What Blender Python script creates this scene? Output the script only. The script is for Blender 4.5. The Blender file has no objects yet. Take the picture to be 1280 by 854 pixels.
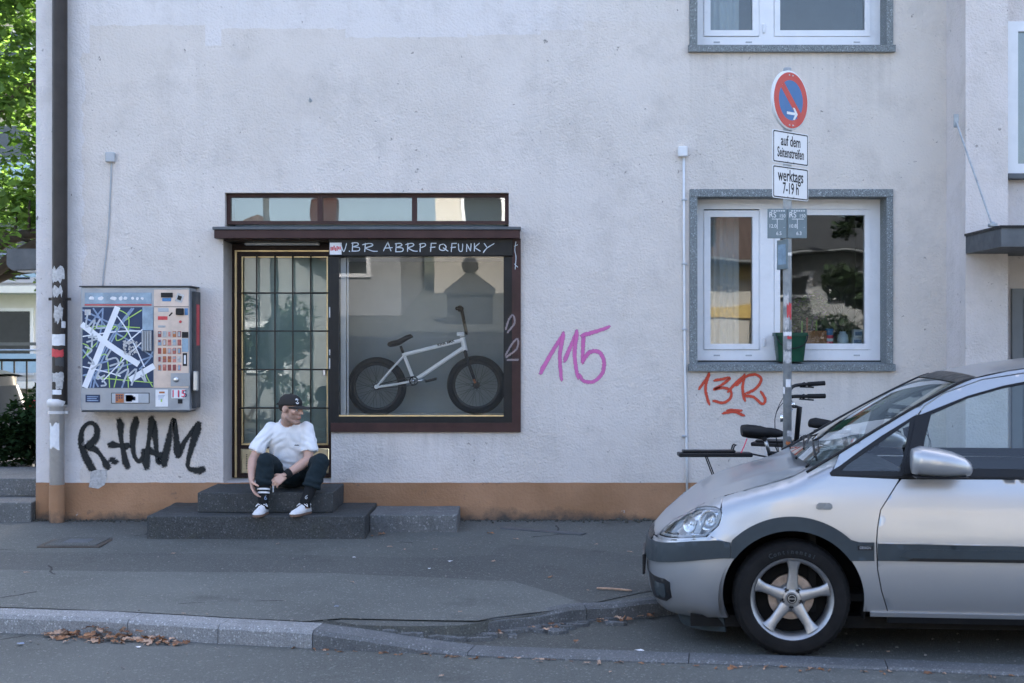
import bpy, bmesh, math, random
from math import sin, cos, pi, sqrt, radians, atan2
from mathutils import Vector, Matrix, noise
from mathutils.geometry import delaunay_2d_cdt
random.seed(7)
S = bpy.context.scene
COL = S.collection
# ---------------------------------------------------------------- camera
CAM_Y, CAM_Z, FPX, YH, FALL = -12.26, 1.531, 1778.0, 430.0, .0225      # YH: horizon row; FALL: the pavement's cross fall towards the kerb
cam_d = bpy.data.cameras.new('camera')
cam = bpy.data.objects.new('camera', cam_d)
COL.objects.link(cam)
cam.location = (0, CAM_Y, CAM_Z)
cam.rotation_euler = (radians(90), 0, 0)
cam_d.sensor_width = 36; cam_d.lens = 50
cam_d.shift_y = 3/1280
cam_d.clip_start = 0.1; cam_d.clip_end = 2000
cam_d.dof.use_dof = True; cam_d.dof.focus_distance = 11.8; cam_d.dof.aperture_fstop = 4.0
S.camera = cam
# ---------------------------------------------------------------- daylight: the sun stands behind the house, the street front is in its shade
SUN_EL, SUN_AZ = radians(46), radians(20)
W = bpy.data.worlds.new('World'); S.world = W; W.use_nodes = True
wn = W.node_tree.nodes; wl = W.node_tree.links
sky = wn.new('ShaderNodeTexSky'); sky.sky_type = 'NISHITA'; sky.sun_disc = False
sky.sun_elevation = SUN_EL; sky.sun_rotation = SUN_AZ
sky.air_density = .75; sky.dust_density = 4.4; sky.ozone_density = .3
bg = wn['Background']; bg.inputs['Strength'].default_value = 0.11
wl.new(sky.outputs[0], bg.inputs['Color'])
sl = bpy.data.lights.new('sun', 'SUN'); sl.energy = 3.2; sl.angle = radians(0.53); sl.color = (1, .94, .86)
sun = bpy.data.objects.new('sun', sl); COL.objects.link(sun)
sd = Vector((sin(SUN_AZ)*cos(SUN_EL), cos(SUN_AZ)*cos(SUN_EL), sin(SUN_EL)))
sun.rotation_euler = sd.to_track_quat('Z', 'Y').to_euler(); sun.location = sd*60
S.view_settings.view_transform = 'Standard'; S.view_settings.look = 'None'
S.view_settings.exposure = 2.95; S.view_settings.gamma = 1.0
S.render.engine = 'CYCLES'
S.cycles.use_denoising = True
S.cycles.max_bounces = 8; S.cycles.transparent_max_bounces = 16
S.cycles.caustics_reflective = False; S.cycles.caustics_refractive = False
# ---------------------------------------------------------------- helpers
def WX(px, y=0.0): return (px-640)*(y-CAM_Y)/FPX
def WZ(py, y=0.0): return CAM_Z-(py-YH)*(y-CAM_Y)/FPX
ROOT = {}
def rootloc(p):
    while p is not None:
        if p.name in ROOT: return ROOT[p.name]
        p = p.parent
    return Vector((0, 0, 0))
def thing(name, label, cat, loc=(0, 0, 0), rz=0, group=None, local=False):
    o = bpy.data.objects.new(name, None); COL.objects.link(o)
    o.empty_display_size = .1
    o.location = loc; o.rotation_euler = (0, 0, rz)
    o['label'] = label; o['category'] = cat
    if group: o['group'] = group
    ROOT[o.name] = Vector((0, 0, 0)) if local else Vector(loc)
    return o
def tag(o, label, cat, group=None):
    o['label'] = label; o['category'] = cat
    if group: o['group'] = group
    return o
def obj(name, bm, mats, parent=None, smooth=False, label=None, kind=None, sharp=None):
    if smooth:
        for f in bm.faces: f.smooth = True
        if sharp:
            lim = radians(sharp)
            for e in bm.edges:
                if len(e.link_faces) == 2 and e.calc_face_angle(0) > lim: e.smooth = False
    me = bpy.data.meshes.new(name)
    if parent is None or parent.name == 'kerb':
        for v in bm.verts: v.co.z += FALL*max(-7, min(0, v.co.y))
    off = rootloc(parent)
    if off.length > 0: bmesh.ops.translate(bm, verts=bm.verts, vec=-off)
    bm.to_mesh(me); bm.free()
    for m in (mats if isinstance(mats, (list, tuple)) else [mats]): me.materials.append(m)
    o = bpy.data.objects.new(name, me); COL.objects.link(o)
    if parent: o.parent = parent
    if label: o['label'] = label
    if kind: o['kind'] = kind
    return o
def clone(o, parent=None):
    c = o.copy(); COL.objects.link(c)
    if parent is not None: c.parent = parent
    for ch in list(o.children): clone(ch, c)
    return c
def B(): return bmesh.new()
def box(bm, x0, x1, y0, y1, z0, z1, bev=0, mi=0, seg=1):
    n0 = set(bm.faces) if mi else None
    r = bmesh.ops.create_cube(bm, size=1)
    vs = r['verts']
    for v in vs:
        v.co = Vector((x0+(x1-x0)*(v.co.x+.5), y0+(y1-y0)*(v.co.y+.5), z0+(z1-z0)*(v.co.z+.5)))
    if bev:
        es = list({e for v in vs for e in v.link_edges})
        bmesh.ops.bevel(bm, geom=es, offset=bev, segments=seg, affect='EDGES', profile=.5)
    if mi:
        for f in bm.faces:
            if f not in n0: f.material_index = mi
    return bm
def bx(*a, **k): return box(B(), *a, **k)
def basis(d):
    d = d.normalized()
    up = Vector((0, 0, 1)) if abs(d.z) < .95 else Vector((1, 0, 0))
    a = d.cross(up).normalized(); b = a.cross(d).normalized()
    return a, b
def tube(bm, pts, r, n=8, cap=True, closed=False, mi=0, flat=1.0):
    pts = [Vector(p) for p in pts]; N = len(pts)
    rs = r if isinstance(r, (list, tuple)) else [r]*N
    rings = []; pa = None
    for i, p in enumerate(pts):
        if closed: d = pts[(i+1) % N]-pts[i-1]
        else: d = pts[min(i+1, N-1)]-pts[max(i-1, 0)]
        if d.length < 1e-9: d = Vector((0, 0, 1))
        d.normalize()
        if pa is None: a, b = basis(d)
        else:
            a = pa-d*pa.dot(d)
            if a.length < 1e-6: a, b = basis(d)
            else: a.normalize()
            b = a.cross(d)
            b.normalize()
        pa = a
        rings.append([bm.verts.new(p+(a*cos(2*pi*k/n)+b*sin(2*pi*k/n)*flat)*rs[i]) for k in range(n)])
    fs = []
    for i in range(N if closed else N-1):
        A, C = rings[i], rings[(i+1) % N]
        for k in range(n):
            fs.append(bm.faces.new((A[k], A[(k+1) % n], C[(k+1) % n], C[k])))
    if cap and not closed:
        fs.append(bm.faces.new(rings[0][::-1])); fs.append(bm.faces.new(rings[-1]))
    for f in fs: f.material_index = mi
    return bm
def lathe(bm, prof, c=(0, 0, 0), axis='Z', n=32, mi=0, a0=0.0, a1=2*pi):
    """prof: list of (radius, height along the axis)"""
    c = Vector(c); full = abs(a1-a0-2*pi) < 1e-6; m = n if full else n+1
    def P(r, h, t):
        if axis == 'Z': return c+Vector((r*cos(t), r*sin(t), h))
        if axis == 'Y': return c+Vector((r*cos(t), h, r*sin(t)))
        return c+Vector((h, r*cos(t), r*sin(t)))
    rings = []
    for r, h in prof:
        if r < 1e-6: rings.append([bm.verts.new(P(0, h, 0))])
        else: rings.append([bm.verts.new(P(r, h, a0+(a1-a0)*k/n)) for k in range(m)])
    for A, C in zip(rings, rings[1:]):
        for k in range(n):
            k2 = (k+1) % m
            q = []
            for v in (A[k % len(A)], A[k2 % len(A)], C[k2 % len(C)], C[k % len(C)]):
                if v not in q: q.append(v)
            if len(q) > 2:
                try: f = bm.faces.new(q); f.material_index = mi
                except ValueError: pass
    return bm
def fixn(bm):
    bmesh.ops.recalc_face_normals(bm, faces=bm.faces); return bm
def prism(bm, poly, y0, y1, bev=0, mi=0, plane='XZ'):
    """polygon extruded between two depths; plane XZ extrudes along y, XY along z"""
    P = (lambda a, b, y: Vector((a, y, b))) if plane == 'XZ' else (lambda a, b, y: Vector((a, b, y)))
    A = [bm.verts.new(P(a, b, y0)) for a, b in poly]; C = [bm.verts.new(P(a, b, y1)) for a, b in poly]
    n = len(poly); fs = [bm.faces.new(A), bm.faces.new(C[::-1])]
    for k in range(n): fs.append(bm.faces.new((A[k], C[k], C[(k+1) % n], A[(k+1) % n])))
    bmesh.ops.recalc_face_normals(bm, faces=fs)
    if bev: bmesh.ops.bevel(bm, geom=list({e for f in fs for e in f.edges}), offset=bev, segments=2, affect='EDGES')
    for f in fs:
        if f.is_valid: f.material_index = mi
    return bm
def frame(bm, x0, x1, z0, z1, w, y0, y1, wb=None, wt=None):
    """a rectangular picture frame: four butted bars"""
    wb = w if wb is None else wb; wt = w if wt is None else wt
    box(bm, x0, x1, y0, y1, z0, z0+wb); box(bm, x0, x1, y0, y1, z1-wt, z1)
    box(bm, x0, x0+w, y0, y1, z0+wb, z1-wt); box(bm, x1-w, x1, y0, y1, z0+wb, z1-wt)
    return bm
def sphere(bm, c, r, sc=(1, 1, 1), u=16, v=10, M=None):
    q = bmesh.ops.create_uvsphere(bm, u_segments=u, v_segments=v, radius=r)['verts']
    for p in q:
        co = Vector((p.co.x*sc[0], p.co.y*sc[1], p.co.z*sc[2]))
        if M is not None: co = M @ co
        p.co = co+Vector(c)
    return bm
def catmull(pts, k=6):
    pts = [Vector(p) for p in pts]
    if len(pts) < 3: return pts
    out = []
    for i in range(len(pts)-1):
        p0, p1, p2, p3 = pts[max(i-1, 0)], pts[i], pts[i+1], pts[min(i+2, len(pts)-1)]
        for j in range(k):
            t = j/k
            out.append(.5*((2*p1)+(p2-p0)*t+(2*p0-5*p1+4*p2-p3)*t*t+(3*p1-p0-3*p2+p3)*t**3))
    out.append(pts[-1]); return out
def ribbon(bm, pts, w, y, edge, k=5, taper=None):
    """a painted stroke lying in the plane y: centre line in (x, z), soft edges in attribute 'edge'"""
    if len(pts) == 2: pts = [pts[0], ((pts[0][0]*2+pts[1][0])/3, (pts[0][1]*2+pts[1][1])/3), ((pts[0][0]+pts[1][0]*2)/3, (pts[0][1]+pts[1][1]*2)/3), pts[1]]
    P = catmull([(a, b, 0) for a, b in pts], k)
    N = len(P); L = []
    if N < 2: return
    for i in range(N):
        d = P[min(i+1, N-1)]-P[max(i-1, 0)]
        d = d.normalized() if d.length > 1e-9 else Vector((1, 0, 0))
        n = Vector((-d.y, d.x, 0)); ww = w*(taper(i/(N-1)) if taper else 1)
        if i == 0: p = P[i]-d*ww*.4
        elif i == N-1: p = P[i]+d*ww*.4
        else: p = P[i]
        e0 = .35 if i in (0, N-1) else 1
        row = []
        for s in (-1, 0, 1):
            q = p+n*s*ww*.62
            v = bm.verts.new((q.x, y, q.y)); v[edge] = 0. if s else e0
            row.append(v)
        L.append(row)
    for A, C in zip(L, L[1:]):
        for s in (0, 1): bm.faces.new((A[s], A[s+1], C[s+1], C[s]))
def text_mesh(txt, size, sx=1.0, align='CENTER', ext=0.0, bold=0.0):
    cu = bpy.data.curves.new('lettering', 'FONT'); cu.body = txt; cu.size = size
    cu.align_x = align; cu.align_y = 'CENTER'; cu.extrude = ext; cu.offset = bold; cu.resolution_u = 3
    o = bpy.data.objects.new('lettering', cu); COL.objects.link(o)
    dg = bpy.context.evaluated_depsgraph_get()
    me = bpy.data.meshes.new_from_object(o.evaluated_get(dg))
    bm = B(); bm.from_mesh(me)
    bpy.data.objects.remove(o); bpy.data.meshes.remove(me); bpy.data.curves.remove(cu)
    for v in bm.verts: v.co.x *= sx
    return bm
def put_text(bm_to, txt, size, M, sx=1.0, align='CENTER', mi=0, bold=0.0):
    t = text_mesh(txt, size, sx, align, 0.0, bold)
    vm = {v: bm_to.verts.new(M @ v.co) for v in t.verts}
    for f in t.faces:
        g = bm_to.faces.new([vm[v] for v in f.verts]); g.material_index = mi
    t.free()
def remesh(bm, vox, smooth=4, fac=.5):
    """union of overlapping closed shapes as one continuous skin"""
    me = bpy.data.meshes.new('tmp'); bm.to_mesh(me); bm.free()
    o = bpy.data.objects.new('tmp', me); COL.objects.link(o)
    m = o.modifiers.new('r', 'REMESH'); m.mode = 'VOXEL'; m.voxel_size = vox
    if smooth:
        s = o.modifiers.new('s', 'SMOOTH'); s.iterations = smooth; s.factor = fac
    dg = bpy.context.evaluated_depsgraph_get()
    e = bpy.data.meshes.new_from_object(o.evaluated_get(dg))
    out = B(); out.from_mesh(e)
    bpy.data.objects.remove(o); bpy.data.meshes.remove(me); bpy.data.meshes.remove(e)
    return out
def interp(x, tab):
    if x <= tab[0][0]: return tab[0][1]
    for (a, va), (b, vb) in zip(tab, tab[1:]):
        if x <= b: return va+(vb-va)*(x-a)/(b-a)
    return tab[-1][1]
def sminterp(x, tab):
    """smooth (monotone-ish Hermite) table lookup"""
    n = len(tab)
    if x <= tab[0][0]: return tab[0][1]
    if x >= tab[-1][0]: return tab[-1][1]
    for i in range(n-1):
        if x <= tab[i+1][0]: break
    def sl(j):
        a = tab[max(j-1, 0)]; b = tab[min(j+1, n-1)]
        return (b[1]-a[1])/(b[0]-a[0])
    x0, y0 = tab[i]; x1, y1 = tab[i+1]; h = x1-x0; t = (x-x0)/h
    return (2*t**3-3*t*t+1)*y0+(t**3-2*t*t+t)*h*sl(i)+(-2*t**3+3*t*t)*y1+(t**3-t*t)*h*sl(i+1)
# ---------------------------------------------------------------- materials
class NT:
    def __init__(s, name):
        s.m = bpy.data.materials.new(name); s.m.use_nodes = True
        s.t = s.m.node_tree; s.b = s.t.nodes['Principled BSDF']; s.out = s.t.nodes['Material Output']
        s.co = None
    def n(s, typ, **k):
        q = s.t.nodes.new(typ)
        for a, v in k.items():
            if a.startswith('i_'): q.inputs[a[2:].replace('_', ' ')].default_value = v
            else: setattr(q, a, v)
        return q
    def l(s, a, b): s.t.links.new(a, b)
    def coord(s, scale=None):
        if s.co is None: s.co = s.n('ShaderNodeTexCoord').outputs['Object']
        if scale is None: return s.co
        m = s.n('ShaderNodeMapping'); m.inputs['Scale'].default_value = scale
        s.l(s.co, m.inputs['Vector']); return m.outputs[0]
    def noise(s, scale, detail=4, rough=.55, vec=None, out='Fac'):
        q = s.n('ShaderNodeTexNoise'); q.inputs['Scale'].default_value = scale
        q.inputs['Detail'].default_value = detail; q.inputs['Roughness'].default_value = rough
        s.l(vec if vec is not None else s.coord(), q.inputs['Vector']); return q.outputs[out]
    def voro(s, scale, feature='F1', out='Distance', vec=None):
        q = s.n('ShaderNodeTexVoronoi', feature=feature); q.inputs['Scale'].default_value = scale
        s.l(vec if vec is not None else s.coord(), q.inputs['Vector']); return q.outputs[out]
    def ramp(s, fac, stops):
        q = s.n('ShaderNodeValToRGB'); e = q.color_ramp.elements
        while len(e) < len(stops): e.new(.5)
        for k, (p, c) in enumerate(stops):
            e[k].position = p; e[k].color = (c, c, c, 1) if isinstance(c, (int, float)) else (*c, 1)
        s.l(fac, q.inputs[0]); return q.outputs[0]
    def mix(s, fac, a, b, mode='MIX'):
        q = s.n('ShaderNodeMix', data_type='RGBA', blend_type=mode)
        for inp, v in ((q.inputs[0], fac), (q.inputs[6], a), (q.inputs[7], b)):
            if isinstance(v, (int, float)): inp.default_value = v
            elif isinstance(v, tuple): inp.default_value = (*v, 1)
            else: s.l(v, inp)
        return q.outputs[2]
    def math(s, op, a, b=0.0, clamp=False):
        q = s.n('ShaderNodeMath', operation=op, use_clamp=clamp)
        for inp, v in ((q.inputs[0], a), (q.inputs[1], b)):
            if isinstance(v, (int, float)): inp.default_value = v
            else: s.l(v, inp)
        return q.outputs[0]
    def bump(s, h, strength=.5, dist=.01, prev=None):
        q = s.n('ShaderNodeBump'); q.inputs['Strength'].default_value = strength; q.inputs['Distance'].default_value = dist
        s.l(h, q.inputs['Height'])
        if prev is not None: s.l(prev, q.inputs['Normal'])
        s.l(q.outputs[0], s.b.inputs['Normal']); return q.outputs[0]
    def set(s, **k):
        for a, v in k.items():
            i = s.b.inputs[{'col': 'Base Color', 'rough': 'Roughness', 'metal': 'Metallic', 'coat': 'Coat Weight', 'coatr': 'Coat Roughness',
                            'spec': 'Specular IOR Level', 'alpha': 'Alpha', 'sheen': 'Sheen Weight', 'trans': 'Transmission Weight', 'sss': 'Subsurface Weight'}[a]]
            if isinstance(v, tuple) and len(v) == 3: i.default_value = (*v, 1)
            elif isinstance(v, (int, float)): i.default_value = v
            else: s.l(v, i)
        return s
def mat(name, col, rough=.6, metal=0, var=.12, vs=6, bump=0, bs=80, coat=0, spec=None, dirt=0):
    """plain material with uneven tone, roughness and fine relief"""
    t = NT(name)
    if spec is None: spec = .22 if max(col) < .06 and not metal else .45
    n1 = t.noise(vs, 5, .6)
    c = t.mix(t.ramp(n1, [(.3, 0.), (.7, 1.)]), tuple(v*(1-var) for v in col), tuple(min(1, v*(1+var)) for v in col))
    if dirt:
        d = t.ramp(t.noise(vs*.7, 8, .7), [(.52, 0.), (.72, dirt)])
        c = t.mix(d, c, tuple(v*.35+.01 for v in col))
    t.set(col=c, metal=metal, coat=coat, spec=spec)
    t.set(rough=t.ramp(t.noise(vs*3, 3), [(.3, max(.02, rough-.08)), (.7, min(1, rough+.08))]))
    if bump: t.bump(t.noise(bs, 4, .6), bump, .004)
    return t.m
def glass(name, tint=(.9, .95, .95), refl=1.0, rough=0.0, ior=1.5, wavy=0, gain=1.7):
    """thin pane: clear, with the mirror image glass gives"""
    t = NT(name); t.t.nodes.remove(t.b)
    tr = t.n('ShaderNodeBsdfTransparent'); tr.inputs[0].default_value = (*tint, 1)
    gl = t.n('ShaderNodeBsdfGlossy'); gl.inputs['Roughness'].default_value = rough
    gl.inputs['Color'].default_value = (refl, refl, refl, 1)
    fr = t.n('ShaderNodeFresnel'); fr.inputs['IOR'].default_value = ior
    f2 = t.math('MULTIPLY', fr.outputs[0], gain, True)      # two faces of the pane
    if wavy:
        b = t.n('ShaderNodeBump'); b.inputs['Strength'].default_value = wavy; b.inputs['Distance'].default_value = .02
        t.l(t.noise(1.6, 1, .4), b.inputs['Height']); t.l(b.outputs[0], gl.inputs['Normal'])
    mx = t.n('ShaderNodeMixShader'); t.l(f2, mx.inputs[0]); t.l(tr.outputs[0], mx.inputs[1]); t.l(gl.outputs[0], mx.inputs[2])
    t.l(mx.outputs[0], t.out.inputs[0]); return t.m
def spray(name, col, base_scale=40, hard=.45, cover=1.0):
    """spray or marker paint on rough plaster: soft, broken edge"""
    t = NT(name)
    a = t.n('ShaderNodeAttribute', attribute_name='edge').outputs['Fac']
    h = t.math('ADD', a, t.math('MULTIPLY', t.math('SUBTRACT', t.noise(base_scale*2.2, 4), .5), .7))
    al = t.ramp(h, [(hard-.2, 0.), (hard+.08, cover)])
    c = t.mix(t.noise(7, 4), tuple(v*.75 for v in col), tuple(min(1, v*1.15) for v in col))
    t.set(col=c, rough=.75, alpha=al)
    t.bump(t.noise(base_scale, 6, .65), .5, .008)
    return t.m
def leafmat(name, col, trans=.5):
    t = NT(name); t.t.nodes.remove(t.b)
    r = t.n('ShaderNodeNewGeometry').outputs['Random Per Island']
    c = t.mix(r, tuple(v*.6 for v in col), tuple(min(1, v*1.5) for v in col))
    d = t.n('ShaderNodeBsdfDiffuse'); tl = t.n('ShaderNodeBsdfTranslucent'); mx = t.n('ShaderNodeMixShader')
    t.l(c, d.inputs[0]); t.l(t.mix(1.0, c, (1.0, 1.15, .55), 'MULTIPLY'), tl.inputs[0])
    mx.inputs[0].default_value = trans; t.l(d.outputs[0], mx.inputs[1]); t.l(tl.outputs[0], mx.inputs[2])
    t.l(mx.outputs[0], t.out.inputs[0]); return t.m
# --- plaster of the house
RUNS = [(WX(862), WX(1117), WZ(463), .55), (WX(862), WX(1114), WZ(65), .75), (WX(411), WX(651), WZ(540), .40), (WX(60), WX(90), 6.0, 6.5), (WX(128), WX(150), WZ(205), .5)]
def stucco(name, col, old, seed=0.0, patches=True):
    t = NT(name)
    sx = t.n('ShaderNodeSeparateXYZ'); t.l(t.coord(), sx.inputs[0])
    X = t.math('ADD', sx.outputs['X'], WX(45))      # metres from the middle of the front
    cl = t.mix(t.ramp(t.noise(.9, 6, .6), [(.35, 0.), (.65, 1.)]), old, col)
    if patches:        # repainted fields with square roller edges high on the wall
        v = t.n('ShaderNodeTexVoronoi', distance='CHEBYCHEV'); v.inputs['Scale'].default_value = 1.0
        mp = t.n('ShaderNodeMapping'); mp.inputs['Scale'].default_value = (1.1, 0, .0); t.l(t.coord(), mp.inputs[0]); t.l(mp.outputs[0], v.inputs['Vector'])
        wob = t.math('ADD', t.math('MULTIPLY', v.outputs['Color'], .55), t.math('MULTIPLY', t.noise(9, 3), .06))
        top = t.math('GREATER_THAN', sx.outputs['Z'], t.math('ADD', wob, 3.92))
        left = t.math('LESS_THAN', X, t.math('ADD', t.math('MULTIPLY', t.noise(3, 3, vec=t.coord((0, 0, 1.2))), .25), -3.82))
        top = t.math('MULTIPLY', top, t.ramp(t.math('ADD', t.math('MULTIPLY', X, .1), .5), [(.52, 1.), (.58, .25)]))
        m = t.math('MULTIPLY', t.math('MAXIMUM', top, left), .42)
        cl = t.mix(m, cl, (.73, .73, .77))
    streak = t.ramp(t.noise(1.0, 6, .6, t.coord((6, 6, .35))), [(.54, 0.), (.76, .28)])
    cl = t.mix(streak, cl, tuple(v*.80 for v in old))
    if patches:        # warmer tone towards the right, rain runs below sills and ledge
        warm = t.math('MULTIPLY', t.ramp(t.math('ADD', t.math('MULTIPLY', X, .1), t.math('MULTIPLY', t.noise(1.1, 5, .6), .35)), [(.22, 0.), (.52, 1.)]), .55)
        cl = t.mix(warm, cl, (.62, .575, .515))
        runs = None
        for xa, xb, zb, ln in RUNS:
            inx = t.math('MULTIPLY', t.math('GREATER_THAN', X, xa), t.math('LESS_THAN', X, xb))
            dz = t.math('SUBTRACT', zb, sx.outputs['Z'])
            f = t.math('MULTIPLY', t.math('MULTIPLY', inx, t.math('GREATER_THAN', dz, 0.0)), t.math('SUBTRACT', 1.0, t.math('DIVIDE', dz, ln), True))
            runs = f if runs is None else t.math('MAXIMUM', runs, f)
        runs = t.math('MULTIPLY', runs, t.ramp(t.noise(1.0, 6, .65, t.coord((16, 16, .5))), [(.45, 0.), (.72, .32)]))
        cl = t.mix(runs, cl, tuple(v*.55 for v in old))
    grime = t.ramp(t.noise(2.3, 8, .72), [(.50, 0.), (.72, .45)])
    cl = t.mix(grime, cl, tuple(v*.66 for v in old))
    for sc, th, dk in ((3.2, .06, .30), (8, .075, .42), (17, .085, .5)):
        sp = t.voro(sc, vec=t.mix(.06, t.coord(), t.noise(25, 3, out='Color')))
        msk = t.math('LESS_THAN', sp, t.math('MULTIPLY', t.math('POWER', t.noise(1.7, 3), 2.2), th*6*.55))
        cl = t.mix(t.math('MULTIPLY', msk, t.ramp(t.noise(31, 4), [(.36, 0.), (.55, .85)])), cl, tuple(v*dk for v in old))
    t.set(col=cl, rough=.92, spec=.25)
    h = t.math('ADD', t.noise(42, 6, .66), t.math('MULTIPLY', t.voro(66, 'SMOOTH_F1'), .5))
    h = t.math('ADD', h, t.math('MULTIPLY', t.noise(9, 3), .8))
    h = t.math('MULTIPLY', h, t.ramp(t.noise(.8, 4), [(.35, .45), (.65, 1.)]))
    t.bump(h, .85, .013)
    return t.m
M = {}
M['stucco'] = stucco('wall plaster', (.68, .635, .60), (.615, .57, .53))
M['stucco_b'] = stucco('tower plaster', (.70, .655, .645), (.625, .58, .55), patches=False)
def plinthm():
    t = NT('plinth paint')
    sx = t.n('ShaderNodeSeparateXYZ'); t.l(t.coord(), sx.inputs[0])
    c = t.mix(t.ramp(t.noise(2.2, 6), [(.35, 0.), (.7, 1.)]), (.30, .165, .088), (.41, .235, .135))
    spot = t.ramp(t.noise(7, 8, .7), [(.60, 0.), (.66, .8)])
    c = t.mix(spot, c, (.20, .13, .09))
    chip = t.math('GREATER_THAN', t.noise(4.5, 7, .7), .70)
    c = t.mix(t.math('MULTIPLY', chip, .8), c, (.52, .50, .48))
    d = t.ramp(t.math('ADD', sx.outputs['Z'], t.math('MULTIPLY', t.math('SUBTRACT', t.noise(3.5, 7, .7), .5), .35)), [(.0, .95), (.10, 0.)])
    c = t.mix(d, c, (.06, .06, .055))
    t.set(col=c, rough=.85, spec=.3); t.bump(t.math('ADD', t.noise(45, 6, .6), t.math('MULTIPLY', t.noise(11, 3), .6)), .7, .01); return t.m
M['plinth'] = plinthm()
def asphalt(name, a, b, grain=.5, worn=.3, tint=(1, 1, 1)):
    t = NT(name)
    g = t.noise(110, 4, .8); v = t.voro(95, out='Color')
    c = t.mix(t.ramp(g, [(.35, 0.), (.68, 1.)]), a, b)
    c = t.mix(t.math('MULTIPLY', t.math('GREATER_THAN', v, .84), .45), c, tuple(x*2.1 for x in b))
    lg = t.ramp(t.noise(.55, 6, .6), [(.35, 0.), (.68, 1.)])
    c = t.mix(t.math('MULTIPLY', lg, worn), c, tuple(x*1.45 for x in b))
    st = t.ramp(t.noise(1.7, 8, .7), [(.58, 0.), (.75, .55)])
    c = t.mix(st, c, tuple(x*.55 for x in a))
    cr = t.n('ShaderNodeTexVoronoi', feature='DISTANCE_TO_EDGE'); cr.inputs['Scale'].default_value = .55
    t.l(t.mix(.16, t.coord(), t.noise(2.2, 5, out='Color')), cr.inputs['Vector'])
    ck = t.math('MULTIPLY', t.math('LESS_THAN', cr.outputs['Distance'], .0040), t.math('GREATER_THAN', t.noise(.8, 2), .58))
    c = t.mix(t.math('MULTIPLY', ck, .8), c, tuple(x*.35 for x in a))
    t.set(col=c, rough=.88, spec=.35)
    h = t.math('ADD', t.voro(150, 'SMOOTH_F1'), t.math('MULTIPLY', t.noise(12, 4), .5))
    t.bump(t.math('SUBTRACT', h, t.math('MULTIPLY', ck, .8)), grain, .008)
    return t.m
M['pave'] = asphalt('pavement asphalt', (0.053, 0.056, 0.052), (0.126, 0.133, 0.124), .7, worn=.35)
M['pave2'] = asphalt('patched asphalt', (0.066, 0.070, 0.066), (0.143, 0.152, 0.141), .7, worn=.45)
M['pave3'] = asphalt('older asphalt strip', (0.047, 0.049, 0.048), (0.112, 0.118, 0.110), .8)
M['bay'] = asphalt('bay asphalt', (0.041, 0.042, 0.039), (0.112, 0.117, 0.107), 1.0)
M['road'] = asphalt('road asphalt', (0.053, 0.057, 0.053), (0.122, 0.130, 0.123), .6, .40)
def stone(name, a, b, sc=160, rough=.75, bump=.25, moss=0, wear=.25):
    t = NT(name)
    c = t.mix(t.ramp(t.noise(sc, 4, .75), [(.38, 0.), (.62, 1.)]), a, b)
    fl = t.math('GREATER_THAN', t.voro(sc*.9, out='Color'), .83)
    c = t.mix(t.math('MULTIPLY', fl, .5), c, tuple(min(1, v*1.9+.03) for v in b))
    c = t.mix(t.ramp(t.noise(3.1, 7, .7), [(.5, 0.), (.75, wear*2)]), c, tuple(v*.5 for v in a))
    if moss: c = t.mix(t.ramp(t.noise(5, 7, .7), [(.52, 0.), (.7, moss)]), c, (.05, .055, .03))
    t.set(col=c, rough=rough, spec=.4); t.bump(t.math('ADD', t.noise(sc*.8, 4), t.math('MULTIPLY', t.noise(14, 5), .8)), bump, .006); return t.m
M['granite'] = stone('granite surround', (.075, .09, .095), (.26, .29, .30), 150, .6, .15, wear=.1)
M['step'] = stone('terrazzo step', (.024, .027, .028), (.066, .072, .074), 120, .7, .5, .3)
M['slab'] = stone('concrete slab', (.10, .105, .105), (.17, .175, .175), 90, .85, .4, .3)
M['kerb'] = stone('kerb granite', (.15, .158, .162), (.31, .322, .33), 130, .85, .6, .15)
M['kerbd'] = stone('flush kerb stone', (.075, .081, .085), (.14, .15, .157), 130, .85, .6, .1)
M['white_frame'] = mat('white window plastic', (.74, .76, .79), .35, var=.04, dirt=.12)
M['white_paint'] = mat('white paint', (.72, .74, .76), .5, var=.06, dirt=.2)
M['brown'] = mat('dark red brown paint', (.050, .024, .022), .42, var=.25, dirt=.3, bump=.15, bs=40)
M['brownd'] = mat('dark brown wood', (.024, .013, .011), .45, var=.25, bump=.12, bs=40)
M['black'] = mat('black frame', (.012, .013, .014), .38, var=.25, dirt=.1)
M['rubber'] = mat('black rubber', (.014, .015, .016), .72, var=.25, bump=.1)
M['brass'] = mat('brass strip', (.62, .49, .28), .38, 1.0, var=.15, dirt=.25)
M['brassplate'] = mat('brass kick plate', (.60, .50, .32), .5, .85, var=.2, dirt=.35, vs=9)
M['lead'] = mat('lead flashing', (.10, .11, .12), .6, .3, var=.2, dirt=.3)
M['iron'] = mat('bar steel', (.085, .075, .066), .55, .6, var=.3)
M['pipe_brown'] = mat('brown drainpipe', (.040, .034, .031), .45, var=.2, dirt=.2)
M['pipe_white'] = mat('flaking white drainpipe', (.66, .65, .65), .6, var=.08, dirt=.3, vs=9)
M['plastic_grey'] = mat('grey plastic', (.40, .43, .46), .5, var=.08, dirt=.2)
M['cabinet'] = mat('vending cabinet grey', (.30, .325, .355), .42, .35, var=.1, dirt=.3)
M['cab_dark'] = mat('vending cabinet side', (.06, .064, .068), .5, .3, var=.2)
M['alu'] = mat('brushed plate', (.56, .47, .41), .48, .4, var=.1, dirt=.25, vs=9)
M['steel'] = mat('bare steel', (.50, .52, .54), .35, 1.0, var=.15)
M['chrome'] = mat('chrome', (.75, .77, .79), .12, 1.0, var=.06)
M['galv'] = mat('galvanised pole', (.34, .37, .39), .5, .3, var=.22, vs=14, dirt=.15)
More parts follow.
